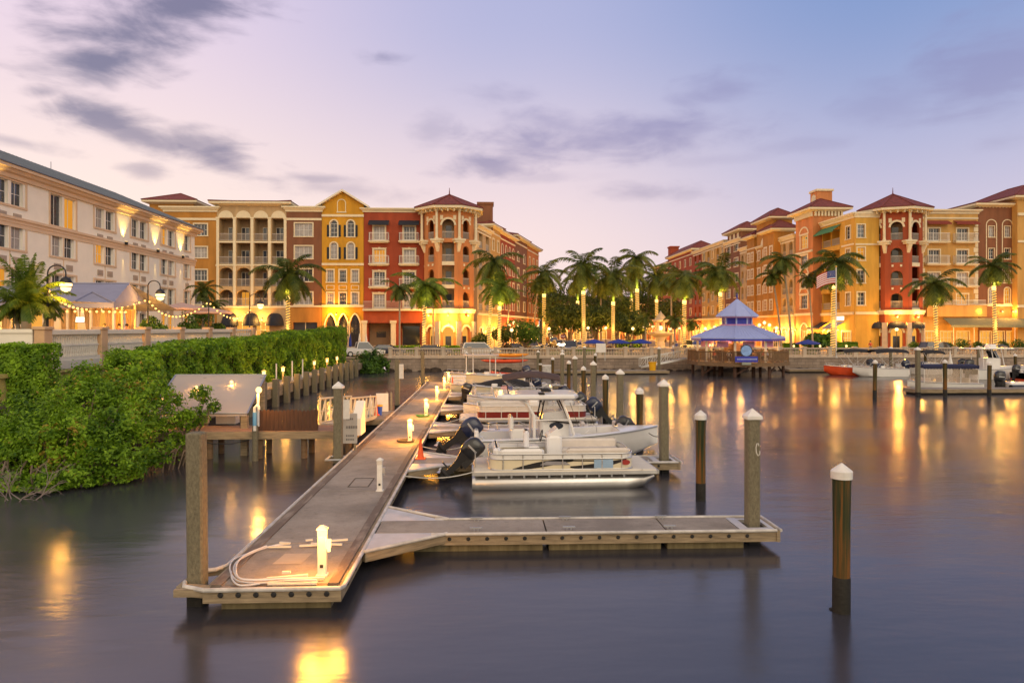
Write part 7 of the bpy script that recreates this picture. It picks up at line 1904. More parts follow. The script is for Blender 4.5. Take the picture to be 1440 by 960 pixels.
def palm(label, px, D, ylight, ycrown, rad, k=0, lit=True, z0=G, m='frond', lean=0.0, tr=.2, group='royal palms with wound lights', glow=35, dense=1.0, x0=None):
    x, y = at(px, D)
    zl = zz(ylight, D); zc = zz(ycrown, D)
    t = thing('palm_tree', label, 'palm tree', (x,y,z0), 0, group)
    if lit and lean == 0: lean = ((px*7.3) % 1.0-.5)*.7
    H = zc-z0; hl = (zl-z0) if lit else H-1.2
    def path(f): return Vector((lean*f**1.6, 0, H*f))
    n = 9
    mb = MB(); ft = max(.3, hl/H); P = [path(ft*i/n) for i in range(n+1)]; P[0].z = -.1
    mb.tube(P, tr, 10, radii=[tr*(1.35 if i == 0 else 1.08-.25*i/n) for i in range(n+1)]); mb.build('trunk', M['palmbark'], t, True)
    mb = MB(); P2 = [path(ft+(1-ft)*i/4) for i in range(5)]
    mb.tube(P2, tr, 8, radii=[tr*.86,tr*.95,tr*.8,tr*.6,tr*.35]); mb.build('crownshaft', M['shaft'], t, True)
    c = link('crown', crown_mesh(k, m), t, tuple(path(1)-Vector((0,0,.15))), k*1.3); s_ = rad*D/1000/(2.2 if lit else 2.4); q_ = ((px*3.7) % 1.0); c.scale = (s_*(.98+.18*q_), s_*(1.12-.12*q_), s_*(.85+.2*q_)); c.rotation_euler.x = (q_-.5)*.16
    if lit:
        hx = MB(); turns = int(hl*3.2/dense); N_ = turns*9
        hx.tube([path(ft*i/N_)+Vector(((tr*1.16)*math.cos(2*math.pi*i/9),(tr*1.16)*math.sin(2*math.pi*i/9),0)) for i in range(N_+1)], .042, 4)
        hx.build('light_wrap', wrapm, t)
        tp_ = MB(); tp_.tube([path(ft*(1-.55/hl)),path(ft)], tr*1.18, 10); tp_.build('light_band', wraptop, t, True)
        if glow:
            lamp('palm_glow', (x+lean*.9+.1, y-.75, z0+hl+.35), glow*5, (1,.60,.16), .25); lamp('palm_glow', (x-.1, y-.8, z0+hl*.45), glow*8, WARM, .4)
    return t
palm('palm wound with lights in front of the brown house, left of golden house', 405, 86, 415, 384, 37, 0, m='frond', z0=1.5)
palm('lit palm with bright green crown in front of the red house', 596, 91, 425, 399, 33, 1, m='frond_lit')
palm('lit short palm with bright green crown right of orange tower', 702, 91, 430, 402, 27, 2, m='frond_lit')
palm('dark crowned palm with lit leaning trunk behind the short bright palm', 687, 96, 397, 365, 31, 3, lean=.9)
palm('lit palm at left of the plaza street beside the orange red house', 765, 122, 413, 383, 27, 4, tr=.26)
palm('tall lit palm in the middle of plaza, bigger of the close pair', 821, 108, 409, 372, 31, 0, tr=.25)
palm('slimmer lit palm just left of the tall middle palm', 812, 132, 423, 392, 22, 1, tr=.24)
palm('lit palm with spreading dark crown in the plaza centre right', 862, 112, 424, 386, 32, 2, tr=.24)
palm('tallest lit palm whose crown stands above its neighbours, plaza right', 897, 122, 406, 361, 25, 3, tr=.27)
palm('lit palm close left of the tallest plaza palm', 888, 138, 420, 385, 22, 4, tr=.26)
palm('lit palm with short visible light column behind the fountain', 924, 140, 421, 388, 24, 0, tr=.26)
palm('lit palm right of the fountain', 962, 104, 422, 388, 31, 1, tr=.25)
palm('lit palm with its trunk behind the gazebo roof', 1014, 104, 411, 380, 28, 2, tr=.22)
palm('large palm with tilted lit trunk beside the flag', 1171, 90, 400, 366, 35, 3, lean=.35, tr=.24)
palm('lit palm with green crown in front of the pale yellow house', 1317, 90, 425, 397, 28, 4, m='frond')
palm('lit palm at the right in front of brown house', 1400, 90, 402, 372, 28, 0, m='frond')
UN = 'palms without lights'
palm('unlit thin palm in front of the red house', 562, 88, 430, 403, 20, 1, False, tr=.11, group=UN)
palm('unlit thin palm with small crown beside the orange tower door', 609, 92, 430, 407, 16, 2, False, tr=.11, group=UN)
palm('tall unlit palm with curved trunk, highest of three near flag', 1113, 92, 430, 362, 24, 3, False, lean=-1.2, tr=.14, group=UN)
palm('unlit palm with bent trunk, left of three near flag', 1099, 93, 430, 384, 18, 4, False, lean=-1.3, tr=.13, group=UN)
palm('small unlit palm, right of three near flag', 1143, 92, 430, 389, 16, 0, False, lean=-.6, tr=.12, group=UN)
palm('thin unlit palm behind dark car, left plaza side', 712, 112, 430, 410, 16, 1, False, lean=.7, tr=.12, group=UN)
palm('dark unlit palm between fountain and far red houses', 944, 150, 430, 392, 20, 2, False, tr=.2, group=UN)
palm('dark unlit palm in the gap behind plaza centre', 845, 150, 430, 396, 22, 3, False, tr=.2, group=UN)
palm('thin unlit palm leaning at left of the plaza street', 750, 118, 430, 398, 16, 4, False, lean=.8, tr=.12, group=UN)
palm('short palm by the hotel end wall', 286, 78, 430, 405, 20, 0, False, z0=3.95, tr=.14, group=UN)
palm('short bushy palm beside hotel end, lower one', 300, 74, 440, 424, 16, 1, False, z0=3.95, tr=.14, group=UN)
palm('low palm left of the fountain', 908, 105, 450, 447, 13, 2, False, tr=.14, group=UN, m='frond')
palm('low palm right of the fountain', 949, 100, 450, 447, 14, 3, False, tr=.14, group=UN, m='frond')
palm('low palm behind right globe lamps', 972, 112, 450, 452, 13, 4, False, tr=.14, group=UN)
# big bushy date palm on the terrace
t = palm('big bushy date palm with several leaning stems at the left edge', 37, 35.6, 440, 418, 10, 0, False, z0=3.95, tr=.26, group='terrace palms')
for c in list(t.children):
    if c.name.startswith('crown') and not c.name.startswith('crownshaft'): bpy.data.objects.remove(c)
rr = random.Random(77); V, F, ST = frond_leaves(rr, 32, 2.75, 88, 18, .045, .5, 14, 7, per=6, dr_=.6); mb = MB(); mb.add(V, F); mb.add(ST.v, ST.f)
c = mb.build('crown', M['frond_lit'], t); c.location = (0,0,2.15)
for dx, h in ((-.95,2.3),(-.5,2.0),(.9,2.2)):
    mb = MB(); mb.tube([(dx*.3,.3,-.1),(dx*.7,.4,h*.5),(dx,.5,h)], .1, 6, radii=[.12,.1,.07]); mb.build('stem', M['palmbark'], t)
    c = link('side_crown', crown_mesh(int(h*10), 'frond'), t, (dx,.5,h), dx); c.scale = (.26,.26,.3)
for px, D, h, r_, lb in ((222,50,1.7,.9,'leafy green shrub on the terrace by the second hooked lamp'),(208,46,1.5,.6,'narrow shrub on the terrace left of second hooked lamp'),(268,56,1.5,.8,'round shrub on terrace below the first sagging light string'),(305,64,1.4,.8,'round shrub on terrace below the second sagging light string'),(283,72,3.2,1.6,'tall dark shrub at the hotel end wall')):
    x, y = at(px, D); tree(lb, x, y, 3.95, h, r_, 1500, .22, 'shrub', int(px), None, 'shrub', 'shrub', True, 3)

# ------------------------------------------------------------------ plaza trees and shrubs
for i, (px, D, ytop, r_, lb) in enumerate(((780,150,392,7,'broad dark tree behind the plaza palms, leftmost'),(838,165,400,7,'dark tree in the middle behind the plaza palms'),(868,140,418,5,'mid sized dark tree beside the centre right palm'),(905,170,395,7,'dark tree behind the tallest palm'),(800,120,428,4.5,'rounded dark tree above the parked cars'),(838,128,430,4,'low branching dark tree right of the tall lit palm'),(884,120,440,3.2,'small dark tree with leaning trunk, plaza right'),(760,185,405,6,'far dark tree behind the left street palm'),(935,185,420,6,'far dark tree behind the fountain'))):
    x, y = at(px, D); h = zz(ytop, D)-G; tree(lb, x, y, G, h*.98, r_*.85, 5200, .5, 'tree', 60+i, 'trees in the plaza', 'tree', 'broadleaf_tree')
x, y = at(738.5, 104); tree('bright lit green bushy tree behind the parked dark cars', x, y, G, 4.2, 2.6, 3000, .34, 'shrub', 81, None, 'tree', 'broadleaf_tree')
x, y = at(706, 101); tree('dark green bushy shrub between the two lit palms', x, y, G, 3.6, 1.6, 1800, .34, 'tree', 82, None, 'shrub', 'shrub')
x, y = at(676, 101); tree('dark green shrub at foot of the leaning lit palm', x, y, G, 3.0, 1.4, 1500, .34, 'tree', 83, None, 'shrub', 'shrub')
x, y = at(1150, 96); tree('spiky green plantain clump left of the flag palm', x, y, G, 2.8, 2.0, 1500, .7, 'shrub', 84, None, 'shrub', 'shrub')
def low_hedge(label, px0, px1, D, h, seed, m='hedge', dpt=1.2, leaf=.2, n=2600):
    x0, y0 = at(px0, D); x1, y1 = at(px1, D)
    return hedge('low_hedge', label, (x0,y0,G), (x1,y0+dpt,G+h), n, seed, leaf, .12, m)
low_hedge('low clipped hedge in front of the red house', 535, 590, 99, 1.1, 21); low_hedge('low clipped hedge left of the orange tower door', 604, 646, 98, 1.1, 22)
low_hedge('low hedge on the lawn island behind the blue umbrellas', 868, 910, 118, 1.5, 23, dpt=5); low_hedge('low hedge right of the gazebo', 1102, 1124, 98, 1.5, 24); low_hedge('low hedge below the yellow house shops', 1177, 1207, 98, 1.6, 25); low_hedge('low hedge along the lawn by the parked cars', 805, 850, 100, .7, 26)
for i, (px, D, r_, pot, lb) in enumerate(((1285,99,.9,1,'round potted shrub at the red tower door'),(1352,99,1.2,1,'round shrub left under the long canopy'),(1375,100,.9,1,'smaller round shrub in the middle under the long canopy'),(1410,100,1.0,1,'round shrub right of lit palm, far right'),(1432,98,1.2,1,'wide round shrub at the right picture edge'),(858,97,.8,0,'dark red leaved shrub by the white notice sign'),(1102.5,88,.7,0,'dark red leaved bush right of the gazebo'),(1140,90,.8,0,'low green bush beside the blue umbrella'),(1334,99,.8,1,'small shrub beside the parked dark car'),(1195,92,.8,0,'low leafy plants by the clay pots'))):
    x, y = at(px, D); t = thing('shrub', lb, 'shrub', (x,y,G), 0, None); rng = np.random.default_rng(90+i)
    C, Nn = crown_points(700, [((0,0,.75*r_+.45*pot), r_*.8),((.3*r_,.1,.55*r_+.45*pot), r_*.6)], rng)
    mm = M['shrub']
    if 'red leaved' in lb: mm = M.get('redleaf') or leafmat('red_leaf', (.05,.008,.006), (.22,.03,.02)); M['redleaf'] = mm
    link('foliage', leaf_mesh('foliage', C, Nn, .22, mm, rng), t); mb = MB()
    if pot: mb.lathe([(.3,0),(.45,.5),(.5,.5),(.5,.58),(.4,.58)], 12); mb.build('pot', M['pot'], t, 30)
    else: mb.tube([(0,0,0),(0,0,.8*r_)], .05, 5); mb.build('stem', M['bark'], t)

# ------------------------------------------------------------------ street lamps in the plaza
def globe_lamp(px, D, yl, label, n=1, e=110):
    x, y = at(px, D); z = zz(yl, D); t = thing('globe_lamp', label, 'street lamp', (x,y,G), 0, 'globe lamps around the plaza'); h = z-G
    mb = MB(); mb.lathe([(.16,0),(.14,.3),(.07,.4),(.05,h-.4),(.07,h-.25)], 8)
    ps = [(0,0,h)] if n == 1 else [(-.75,0,h-.1),(.75,0,h-.1),(0,0,h+.25)]
    if n > 1: mb.tube([(-.75,0,h-.35),(0,0,h-.5),(.75,0,h-.35)], .04, 6); mb.tube([(0,0,h-.5),(0,0,h)], .05, 6)
    mb.build('pole', M['black'], t)
    for p in ps: q = MB(); q.sphere(p, .24, 10, 7); q.build('globe', M['globe'], t, True)
    lamp('globe_light', (x, y-.5, z+.1), 7*e*(1 if n == 1 else 1.6), WARM, .25)
for px, D, yl, lb, n in ((719.5,98,464,'single globe lamp in front of the bright green tree',1),(722.5,112,456,'triple globe lamp behind the parked dark cars',3),(757,125,459,'single globe lamp below the left street palm',1),(786,150,461,'far globe lamp above the headlights, leftmost',1),(793,165,460.5,'far globe lamp, second above the headlights',1),(802,150,461,'far globe lamp just left of slim lit palm',1),(809,135,461,'globe lamp between slim and tall lit palms',1),(827,118,461,'globe lamp right of the tall lit palm',1),(901,130,460,'globe lamp right of the tallest palm foot',1),(912,118,458,'triple globe lamp left of the fountain',3),(955,125,461,'globe lamp right of the fountain',1),(981,128,458,'globe lamp left of the gazebo roof',1),(1005,115,460,'globe lamp just above the gazebo roof slope, left',1),(1075,105,456,'triple globe lamp just right of the gazebo roof',3),(1261,100,463,'globe lamp in front of the red tower',1),(772,112,462,'added globe lamp between the parked cars and the left street palm',1),(838,140,461,'added globe lamp under the low branching dark tree',1),(852,122,461,'added globe lamp left of the centre right palm',1),(874,126,461,'added globe lamp right of the centre right palm',1),(890,112,462,'added globe lamp under the small leaning dark tree',1),(942,112,462,'added globe lamp just right of the fountain, half hidden by low palm',1),(992,106,462,'added globe lamp behind the left gazebo roof edge',1),(1092,104,461,'added globe lamp between gazebo and unlit bent palm',1)):
    globe_lamp(px, D, yl, lb, n)  # globe lamps labelled added are put in to light the dark trees
for px, lb in ((1116,'ground spotlight left of the flag, beside the low hedge'),(1153,'ground spotlight at the foot of flag palm'),(1190,'ground spotlight right of the flagpole')):
    x, y = at(px, 86); t = thing('ground_spotlight', lb, 'spotlight', (x,y,G), 0, 'ground spotlights behind the balustrade'); mb = MB(); mb.lathe([(.1,0),(.12,1.28)], 8); mb.build('stand', M['black'], t); q = MB(); q.sphere((0,-.05,1.4), .13, 8, 6); q.build('bulb', M['bulb'], t, True); lamp('spot_light', (x,y-.2,G+1.6), 30, WARM, .1)

# fountain
x, y = at(929, 108); t = thing('fountain', 'pale lit stone fountain with a domed lantern top in the plaza', 'fountain', (x,y,G))
mb = MB(); mb.lathe([(3.2,0),(3.3,.5),(3.1,.6),(2.9,.5),(2.9,.2)], 24); mb.build('basin', M['stone'], t, 30)
mb = MB(); mb.lathe([(1.2,0),(1.2,.5),(.7,.8),(.55,1.6),(.8,2.2),(1.9,2.7),(2.0,2.9),(1.0,3.0),(.75,3.1)], 20); mb.build('pedestal', M['stone'], t, 30)
mb = MB()
for a in range(4): mb.lathe([(.14,3.1),(.12,4.5)], 8, (.62*math.cos(a*math.pi/2+.78),.62*math.sin(a*math.pi/2+.78),0))
mb.lathe([(1.0,4.5),(1.3,4.7),(1.3,4.85),(.8,5.0),(.65,5.4),(.3,5.75),(.02,6.2)], 16); mb.build('lantern', M['stone'], t, 30)
mb = MB(); mb.lathe([(2.9,.42),(.1,.43)], 24); mb.build('pool_water', M['glass'], t); q = MB(); q.sphere((0,0,3.6), .35, 8, 6); q.build('bulb', M['globe'], t, True)
for dx, dy, z, e in ((-2.2,-2.6,1.1,160),(2.2,-2.6,1.1,160),(0,-1.6,3.6,110),(0,-1.9,5.2,40)): lamp('fountain_light', (x+dx,y+dy,G+z), e, WARM, .2)

# ------------------------------------------------------------------ cars
def car(label, px, D, rotz, body, kind='suv', lights=False, z=G+.01, cat='car'):
    x, y = at(px, D); t = thing('parked_car' if not lights else 'car', label, cat, (x,y,z), rotz, 'cars in the plaza')
    L_, W_, H_ = (4.8,1.9,1.75) if kind == 'suv' else ((5.4,1.95,1.85) if kind == 'pickup' else (4.6,1.8,1.42))
    bm = mat('car_paint', body, .25, .04, coat=.6)
    secs = []
    for xx, zl, zh, w in ((-.5,.45,.62,.86),(-.49,.32,.95,.95),(-.3,.28,1.0,1.0),(.0,.28,.98,1.0),(.25,.28,.95,1.0),(.42,.3,.88,.96),(.49,.36,.74,.88),(.5,.42,.6,.82)):
        hw = W_/2*w; secs.append([(xx*L_,-hw*.92,zl),(xx*L_,-hw,zl+.2),(xx*L_,-hw*.97,zh-.08),(xx*L_,-hw*.88,zh),(xx*L_,hw*.88,zh),(xx*L_,hw*.97,zh-.08),(xx*L_,hw,zl+.2),(xx*L_,hw*.92,zl)])
    mb = MB(); mb.loft(secs, True, True)
    roof = {'suv':(-.48,-.42,.10,.27),'sedan':(-.42,-.25,.06,.26),'pickup':(-.16,-.12,.1,.24)}[kind]
    zb = .94; a, b_, c, d = [r_*L_ for r_ in roof]; wb, wt = W_/2*.9, W_/2*.74
    base = [(a,-wb,zb),(d,-wb,zb),(d,wb,zb),(a,wb,zb)]; top = [(b_,-wt,H_),(c,-wt,H_),(c,wt,H_),(b_,wt,H_)]
    mb.loft([[Vector(p).lerp(Vector(q),.92) for p,q in zip(base,top)], top], False, True)
    for i in range(4): mb.bar(base[i], Vector(base[i]).lerp(Vector(top[i]),.95), .09)
    if kind == 'pickup': mb.box(-.48*L_,-.17*L_,-W_/2*.96,-W_/2*.9,.9,1.12); mb.box(-.48*L_,-.17*L_,W_/2*.9,W_/2*.96,.9,1.12); mb.box(-.49*L_,-.47*L_,-W_/2*.9,W_/2*.9,.6,1.12)
    mb.build('body', bm, t, 40)
    g = MB(); g.loft([[Vector(p).lerp(Vector(q),.0)*.985+Vector((0,0,.014)) for p,q in zip(base,top)],[Vector(p).lerp(Vector(q),.93)*.99+Vector((0,0,.01)) for p,q in zip(base,top)]], True, False); g.build('windows', M['glass'], t)
    for sx in (-.31,.31):
        for sy in (-1,1):
            q = MB(); q.merge(MB().lathe([(.2,-.1),(.34,-.11),(.36,-.05),(.36,.05),(.34,.11),(.2,.1)],14), Matrix.Translation((sx*L_,sy*(W_/2-.1),.35)) @ Matrix.Rotation(R(90),4,'X')); w_ = q.build('wheel', M['rubber'], t, 30)
            q = MB(); q.merge(MB().lathe([(.21,-.115),(.06,-.09),(.06,.09),(.21,.115)],10), Matrix.Translation((sx*L_,sy*(W_/2-.1),.35)) @ Matrix.Rotation(R(90),4,'X')); q.build('rim', M['alu'], w_)
    for sy in (-.62,.62):
        q = MB(); q.cbox(.482*L_,.503*L_,sy-.17,sy+.17,.62,.78,.02); q.build('headlight', (emat('headlight_on',(1,.86,.62),60) if lights else M['alu']), t)
        if lights and sy > 0: p = Matrix.Rotation(rotz,3,'Z') @ Vector((.56*L_,0,.75)); lamp('headlight_beam', (x+p.x,y+p.y,z+.75), 500, (1,.85,.6), .3)
        q = MB(); q.cbox(-.508*L_,-.49*L_,sy-.14,sy+.14,.68,.85,.02); q.build('taillight', M['red_paint'], t)
    q = MB(); q.box(.495*L_,.503*L_,-.4,.4,.45,.6); q.box(-.508*L_,-.5*L_,-.26,.26,.55,.68); q.build('grille_and_plate', M['steel'], t)
    return t
car('silver pickup truck parked tail first at the corner by the hedge end', 510, 89, R(20), (.62,.62,.63), 'pickup')
car('dark sedan parked right of the silver pickup', 545, 92, R(5), (.03,.04,.07), 'sedan')
car('white suv behind the balustrade in front of the orange tower', 676, 90.5, R(3), (.78,.78,.78), 'suv')
car('dark hatchback low behind the balustrade by the lit palm', 611, 91, R(0), (.05,.05,.06), 'sedan')
car('black car nearest the lamp at left of the plaza street', 723, 100, R(-70), (.02,.02,.025), 'sedan')
car('dark silver suv second in the row left of plaza street', 746, 112, R(-72), (.10,.10,.11), 'suv')
car('dark suv third in the row left of plaza street', 759, 124, R(-74), (.05,.04,.05), 'suv')
car('car with glaring headlights driving towards the water', 786, 128, R(-82), (.3,.3,.3), 'sedan', True)
car('second car with headlights on farther up the plaza street', 777, 143, R(-80), (.2,.2,.2), 'suv', True)
car('grey suv right of the headlights', 803, 104, R(-100), (.13,.13,.14), 'suv')
car('pale car just behind the grey suv', 812, 114, R(-100), (.5,.45,.4), 'sedan')
car('white van left of the gazebo', 972, 112, R(100), (.75,.74,.72), 'suv')
car('dark car parked in front of the pale yellow house', 1320, 95, R(2), (.03,.04,.07), 'suv')
car('dark car parked at right of the lit right palm', 1403, 96, R(4), (.02,.03,.05), 'sedan')

# ------------------------------------------------------------------ umbrellas, flag, signs
def patio_umbrella(label, x, y, z, r_, h, m, group=None):
    t = thing('patio_umbrella', label, 'umbrella', (x,y,z), 0, group); mb = MB(); mb.lathe([(.2,0),(.22,.08),(.035,.1),(.035,h)], 8); mb.build('pole', M['wood'], t)
    c = MB(); n = 8; ring = [(r_*math.cos(2*math.pi*i/16)*(1 if i % 2 == 0 else .97), r_*math.sin(2*math.pi*i/16)*(1 if i % 2 == 0 else .97), h-.45-(0 if i % 2 == 0 else -.04)) for i in range(16)]
    c.loft([[(p[0],p[1],p[2]-.14) for p in ring], ring, [(p[0]*.5,p[1]*.5,h-.18) for p in ring], [(p[0]*.02,p[1]*.02,h+.02) for p in ring]], False, True); c.build('canopy', M[m], t)
    b = MB()
    for i in range(8): b.tube([(0,0,h-.05),(r_*.96*math.cos(i*.785),r_*.96*math.sin(i*.785),h-.48)], .015, 4)
    b.build('ribs', M['wood'], t)
for px, D, lb in ((835,94,'blue patio umbrella left of the white notice sign'),(870,95,'blue patio umbrella right of the white notice sign'),(901,95,'blue patio umbrella below the tallest palm'),(1136,90,'blue and white patio umbrella left of the flag palm'),(990,92,'blue patio umbrella just left behind the gazebo')):
    x, y = at(px, D); patio_umbrella(lb, x, y, G, 1.5, 2.1, 'blue_canvas', 'blue patio umbrellas')
salm = mat('salmon_canvas', (.56,.36,.29), .8, .06); M['salmon'] = salm
for px, D, yt, r_, lb in ((256,56,426,2.0,'salmon umbrella on the terrace, nearer and taller'),(293,62,432,2.0,'salmon umbrella on terrace right of the swag post')):
    x, y = at(px, D); patio_umbrella(lb, x, y, 3.95, r_, zz(yt, D)-3.95, 'salmon', 'salmon terrace umbrellas')
for px, lb, m in ((492.5,'folded blue parasol in front of the golden house arches','blue_canvas'),(505.5,'folded white parasol at the golden house arch','white'),(515,'folded white parasol before the red house column','white')):
    x, y = at(px, 97); t = thing('folded_umbrella', lb, 'umbrella', (x,y,G), 0, 'folded parasols'); mb = MB(); mb.lathe([(.22,0),(.22,.1),(.03,.12),(.03,2.9)], 8); mb.build('pole', M['wood'], t); mb = MB(); mb.lathe([(.05,1.0),(.22,1.15),(.16,2.0),(.03,2.85)], 10); mb.build('canopy', M[m], t, True)
x, y = at(1175.7, 85.2); t = thing('flagpole', 'silver flagpole with gold ball and a stars and stripes flag on it', 'flagpole', (x,y,G)); h = zz(376,85.2)-G
mb = MB(); mb.lathe([(.2,0),(.2,.15),(.09,.2),(.06,h)], 10); mb.build('pole', M['alu'], t, True); mb = MB(); mb.sphere((0,0,h+.1), .13, 10, 8); mb.build('finial', mat('gold_ball', (.7,.42,.08), .3, .05, metal=.8), t, True)
fr = thing('flag', 'stars and stripes flag flying left from the silver flagpole', 'flag', (x-.07,y,G+h-.35), R(180)); us_flag(fr, 2.35, 1.55, .75, 'cloth', True, .12)
x, y = at(791.5, 100); t = thing('stop_sign', 'small red octagonal stop sign by the lit palms', 'sign', (x+.0,y,G)); x2, _y = at(790,100)
mb = MB(); mb.tube([(0,0,0),(0,0,2.6)], .04, 6); mb.build('post', M['steel'], t); mb = MB(); mb.merge(MB().lathe([(.38,0),(.38,.02)],8), Matrix.Translation((0,-.05,2.4)) @ Matrix.Rotation(R(90),4,'X') @ Matrix.Rotation(R(22.5),4,'Z')); mb.build('panel', M['red_paint'], t)
tx_ = bpy.data.curves.new('stop_lettering','FONT'); tx_.body = 'STOP'; tx_.size = .26; tx_.align_x = 'CENTER'; tx_.align_y = 'CENTER'; to = bpy.data.objects.new('stop_text', tx_); COL.objects.link(to); bpy.context.view_layer.update(); tm_ = bpy.data.meshes.new_from_object(to); bpy.data.objects.remove(to); tm_.materials.clear(); tm_.materials.append(M['white']); to = link('lettering', tm_, t, (0,-.075,2.4)); to.rotation_euler = (R(90),0,0)
x, y = at(515, 91); t = thing('litter_bin', 'dark bin behind the balustrade corner near silver pickup', 'bin', (x,y,G)); mb = MB(); mb.cbox(-.3,.3,-.3,.3,0,1.1,.05); mb.build('bin_body', M['black'], t); mb = MB(); mb.cbox(-.36,.36,-.36,.36,1.1,1.3,.06); mb.build('lid', M['black'], t)
# balustrade in front of the houses and by the hedge end
balustrade('house_balustrade', 'cream balustrade along the front of the red house and orange tower', x_at(487,100), x_at(650,100), 100.2, G, 1.0, 8, None, npb=8)

# ------------------------------------------------------------------ people
def person(label, x, y, z, rotz, pose='stand', shirt=(.5,.5,.5), trousers=(.05,.06,.1), hair=(.03,.02,.015), group='people'):
    t = thing('person', label, 'person', (x,y,z), rotz, group)
    sit = pose == 'sit'; hz = .5 if sit else .93
    def sk(name, V, E, rad, m, root=0, lvl=1):
        me = bpy.data.meshes.new(name); me.from_pydata(V, E, []); o = bpy.data.objects.new(name, me); COL.objects.link(o); o.parent = t; me.materials.append(m)
        md = o.modifiers.new('Skin','SKIN'); md.use_smooth_shade = True; sd = me.skin_vertices[0].data
        for i, r_ in enumerate(rad): sd[i].radius = (r_, r_*.8) if not hasattr(r_,'__len__') else r_
        sd[root].use_root = True; s_ = o.modifiers.new('Subdivision','SUBSURF'); s_.levels = lvl; s_.render_levels = lvl
        return o
    T = hz
    if sit: legs = lambda s_: [(0,s_*.1,T),(-.0+.42,s_*.12,T+.02),(.46,s_*.12,.08),(.58,s_*.13,.04)]
    else: legs = lambda s_: [(0,s_*.09,T-.05),(.02,s_*.1,.5),(-.02,s_*.11,.08),(.12,s_*.12,.03)]
    arm = lambda s_: [(0,s_*.19,T+.48),(.05,s_*.25,T+.2),(.22 if sit else .1,s_*.22,T+.02),(.3 if sit else .12,s_*.2,T-.02 if sit else T-.1)]
    V = [(0,0,T),(0,0,T+.28),(0,0,T+.5),(0,0,T+.58),(.01,0,T+.68),(.01,0,T+.8)]; E = [(0,1),(1,2),(2,3),(3,4),(4,5)]; rad = [.13,.13,.12,.05,.085,.07]
    for s_ in (-1,1):
        n = len(V); V += legs(s_); E += [(0,n),(n,n+1),(n+1,n+2),(n+2,n+3)]; rad += [.085,.06,.04,.035]
        n = len(V); V += arm(s_); E += [(2,n),(n,n+1),(n+1,n+2),(n+2,n+3)]; rad += [.05,.042,.032,.03]
    sk('body', V, E, rad, M['skin'])
    V = [(0,0,T+.02),(0,0,T+.28),(0,0,T+.5)]; E = [(0,1),(1,2)]; rad = [.16,.155,.135]
    for s_ in (-1,1): n = len(V); a = arm(s_); V += [a[0],a[1]]; E += [(2,n),(n,n+1)]; rad += [.068,.058]
    sk('shirt', V, E, rad, mat('shirt', shirt, .8, .05))
    V = [(0,0,T+.02)]; E = []; rad = [.15]
    for s_ in (-1,1): n = len(V); l = legs(s_); V += l[:3]; E += [(0,n),(n,n+1),(n+1,n+2)]; rad += [.1,.075,.055]
    sk('trousers', V, E, rad, mat('trousers', trousers, .8, .05))
    hr = MB(); hr.sphere((-.015,0,T+.79), .105, 10, 6, (1,.95,.85)); hr.build('hair', mat('hair', hair, .7, .1), t, True)
    fc = MB()
    for s_ in (-1,1): fc.sphere((.09,s_*.033,T+.74), .014, 6, 4)
    fc.build('eyes', M['black'], t); fc = MB(); fc.sphere((.105,0,T+.71), .016, 6, 4); fc.build('nose', M['skin'], t)
    return t
x, y = at(1076, 86.6); person('person in a pale blue shirt on the promenade right of the gazebo', x, y, G, R(-60), shirt=(.45,.55,.8))
x, y = at(946.5, 86.6); person('person in white top and blue shorts walking by balustrade', x, y, G, R(180), shirt=(.75,.72,.7), trousers=(.15,.25,.5))
x, y = at(963.5, 87.2); person('person in dark top standing near the white van', x, y, G, R(-90), shirt=(.05,.05,.06))
x, y = at(887, 87); person('person in dark clothes behind the balustrade by umbrellas', x, y, G, R(-90), shirt=(.06,.05,.05))
for px, D, rz, sh, lb in ((905,100,200,(.5,.45,.4),'person in beige top strolling left of the fountain'),(951,98,30,(.1,.12,.3),'person in navy top strolling right of the fountain'),(1186,101,-90,(.6,.55,.5),'person in pale top at the yellow house shops'),(1300,106,-90,(.2,.05,.05),'person in maroon top under the long canopy'),(1364,106,-80,(.6,.3,.1),'person in orange top under the long canopy'),(650,97,-90,(.1,.1,.1),'person in black at the orange tower door'),(862,95,-90,(.55,.5,.45),'person in pale top beside the dark red shrub')):
    x, y = at(px, D); person(lb, x, y, G, R(rz), shirt=sh)
x, y = at(1224, 101); person('person in red shirt beside the red tower entrance', x, y, G, R(-100), shirt=(.5,.08,.06))

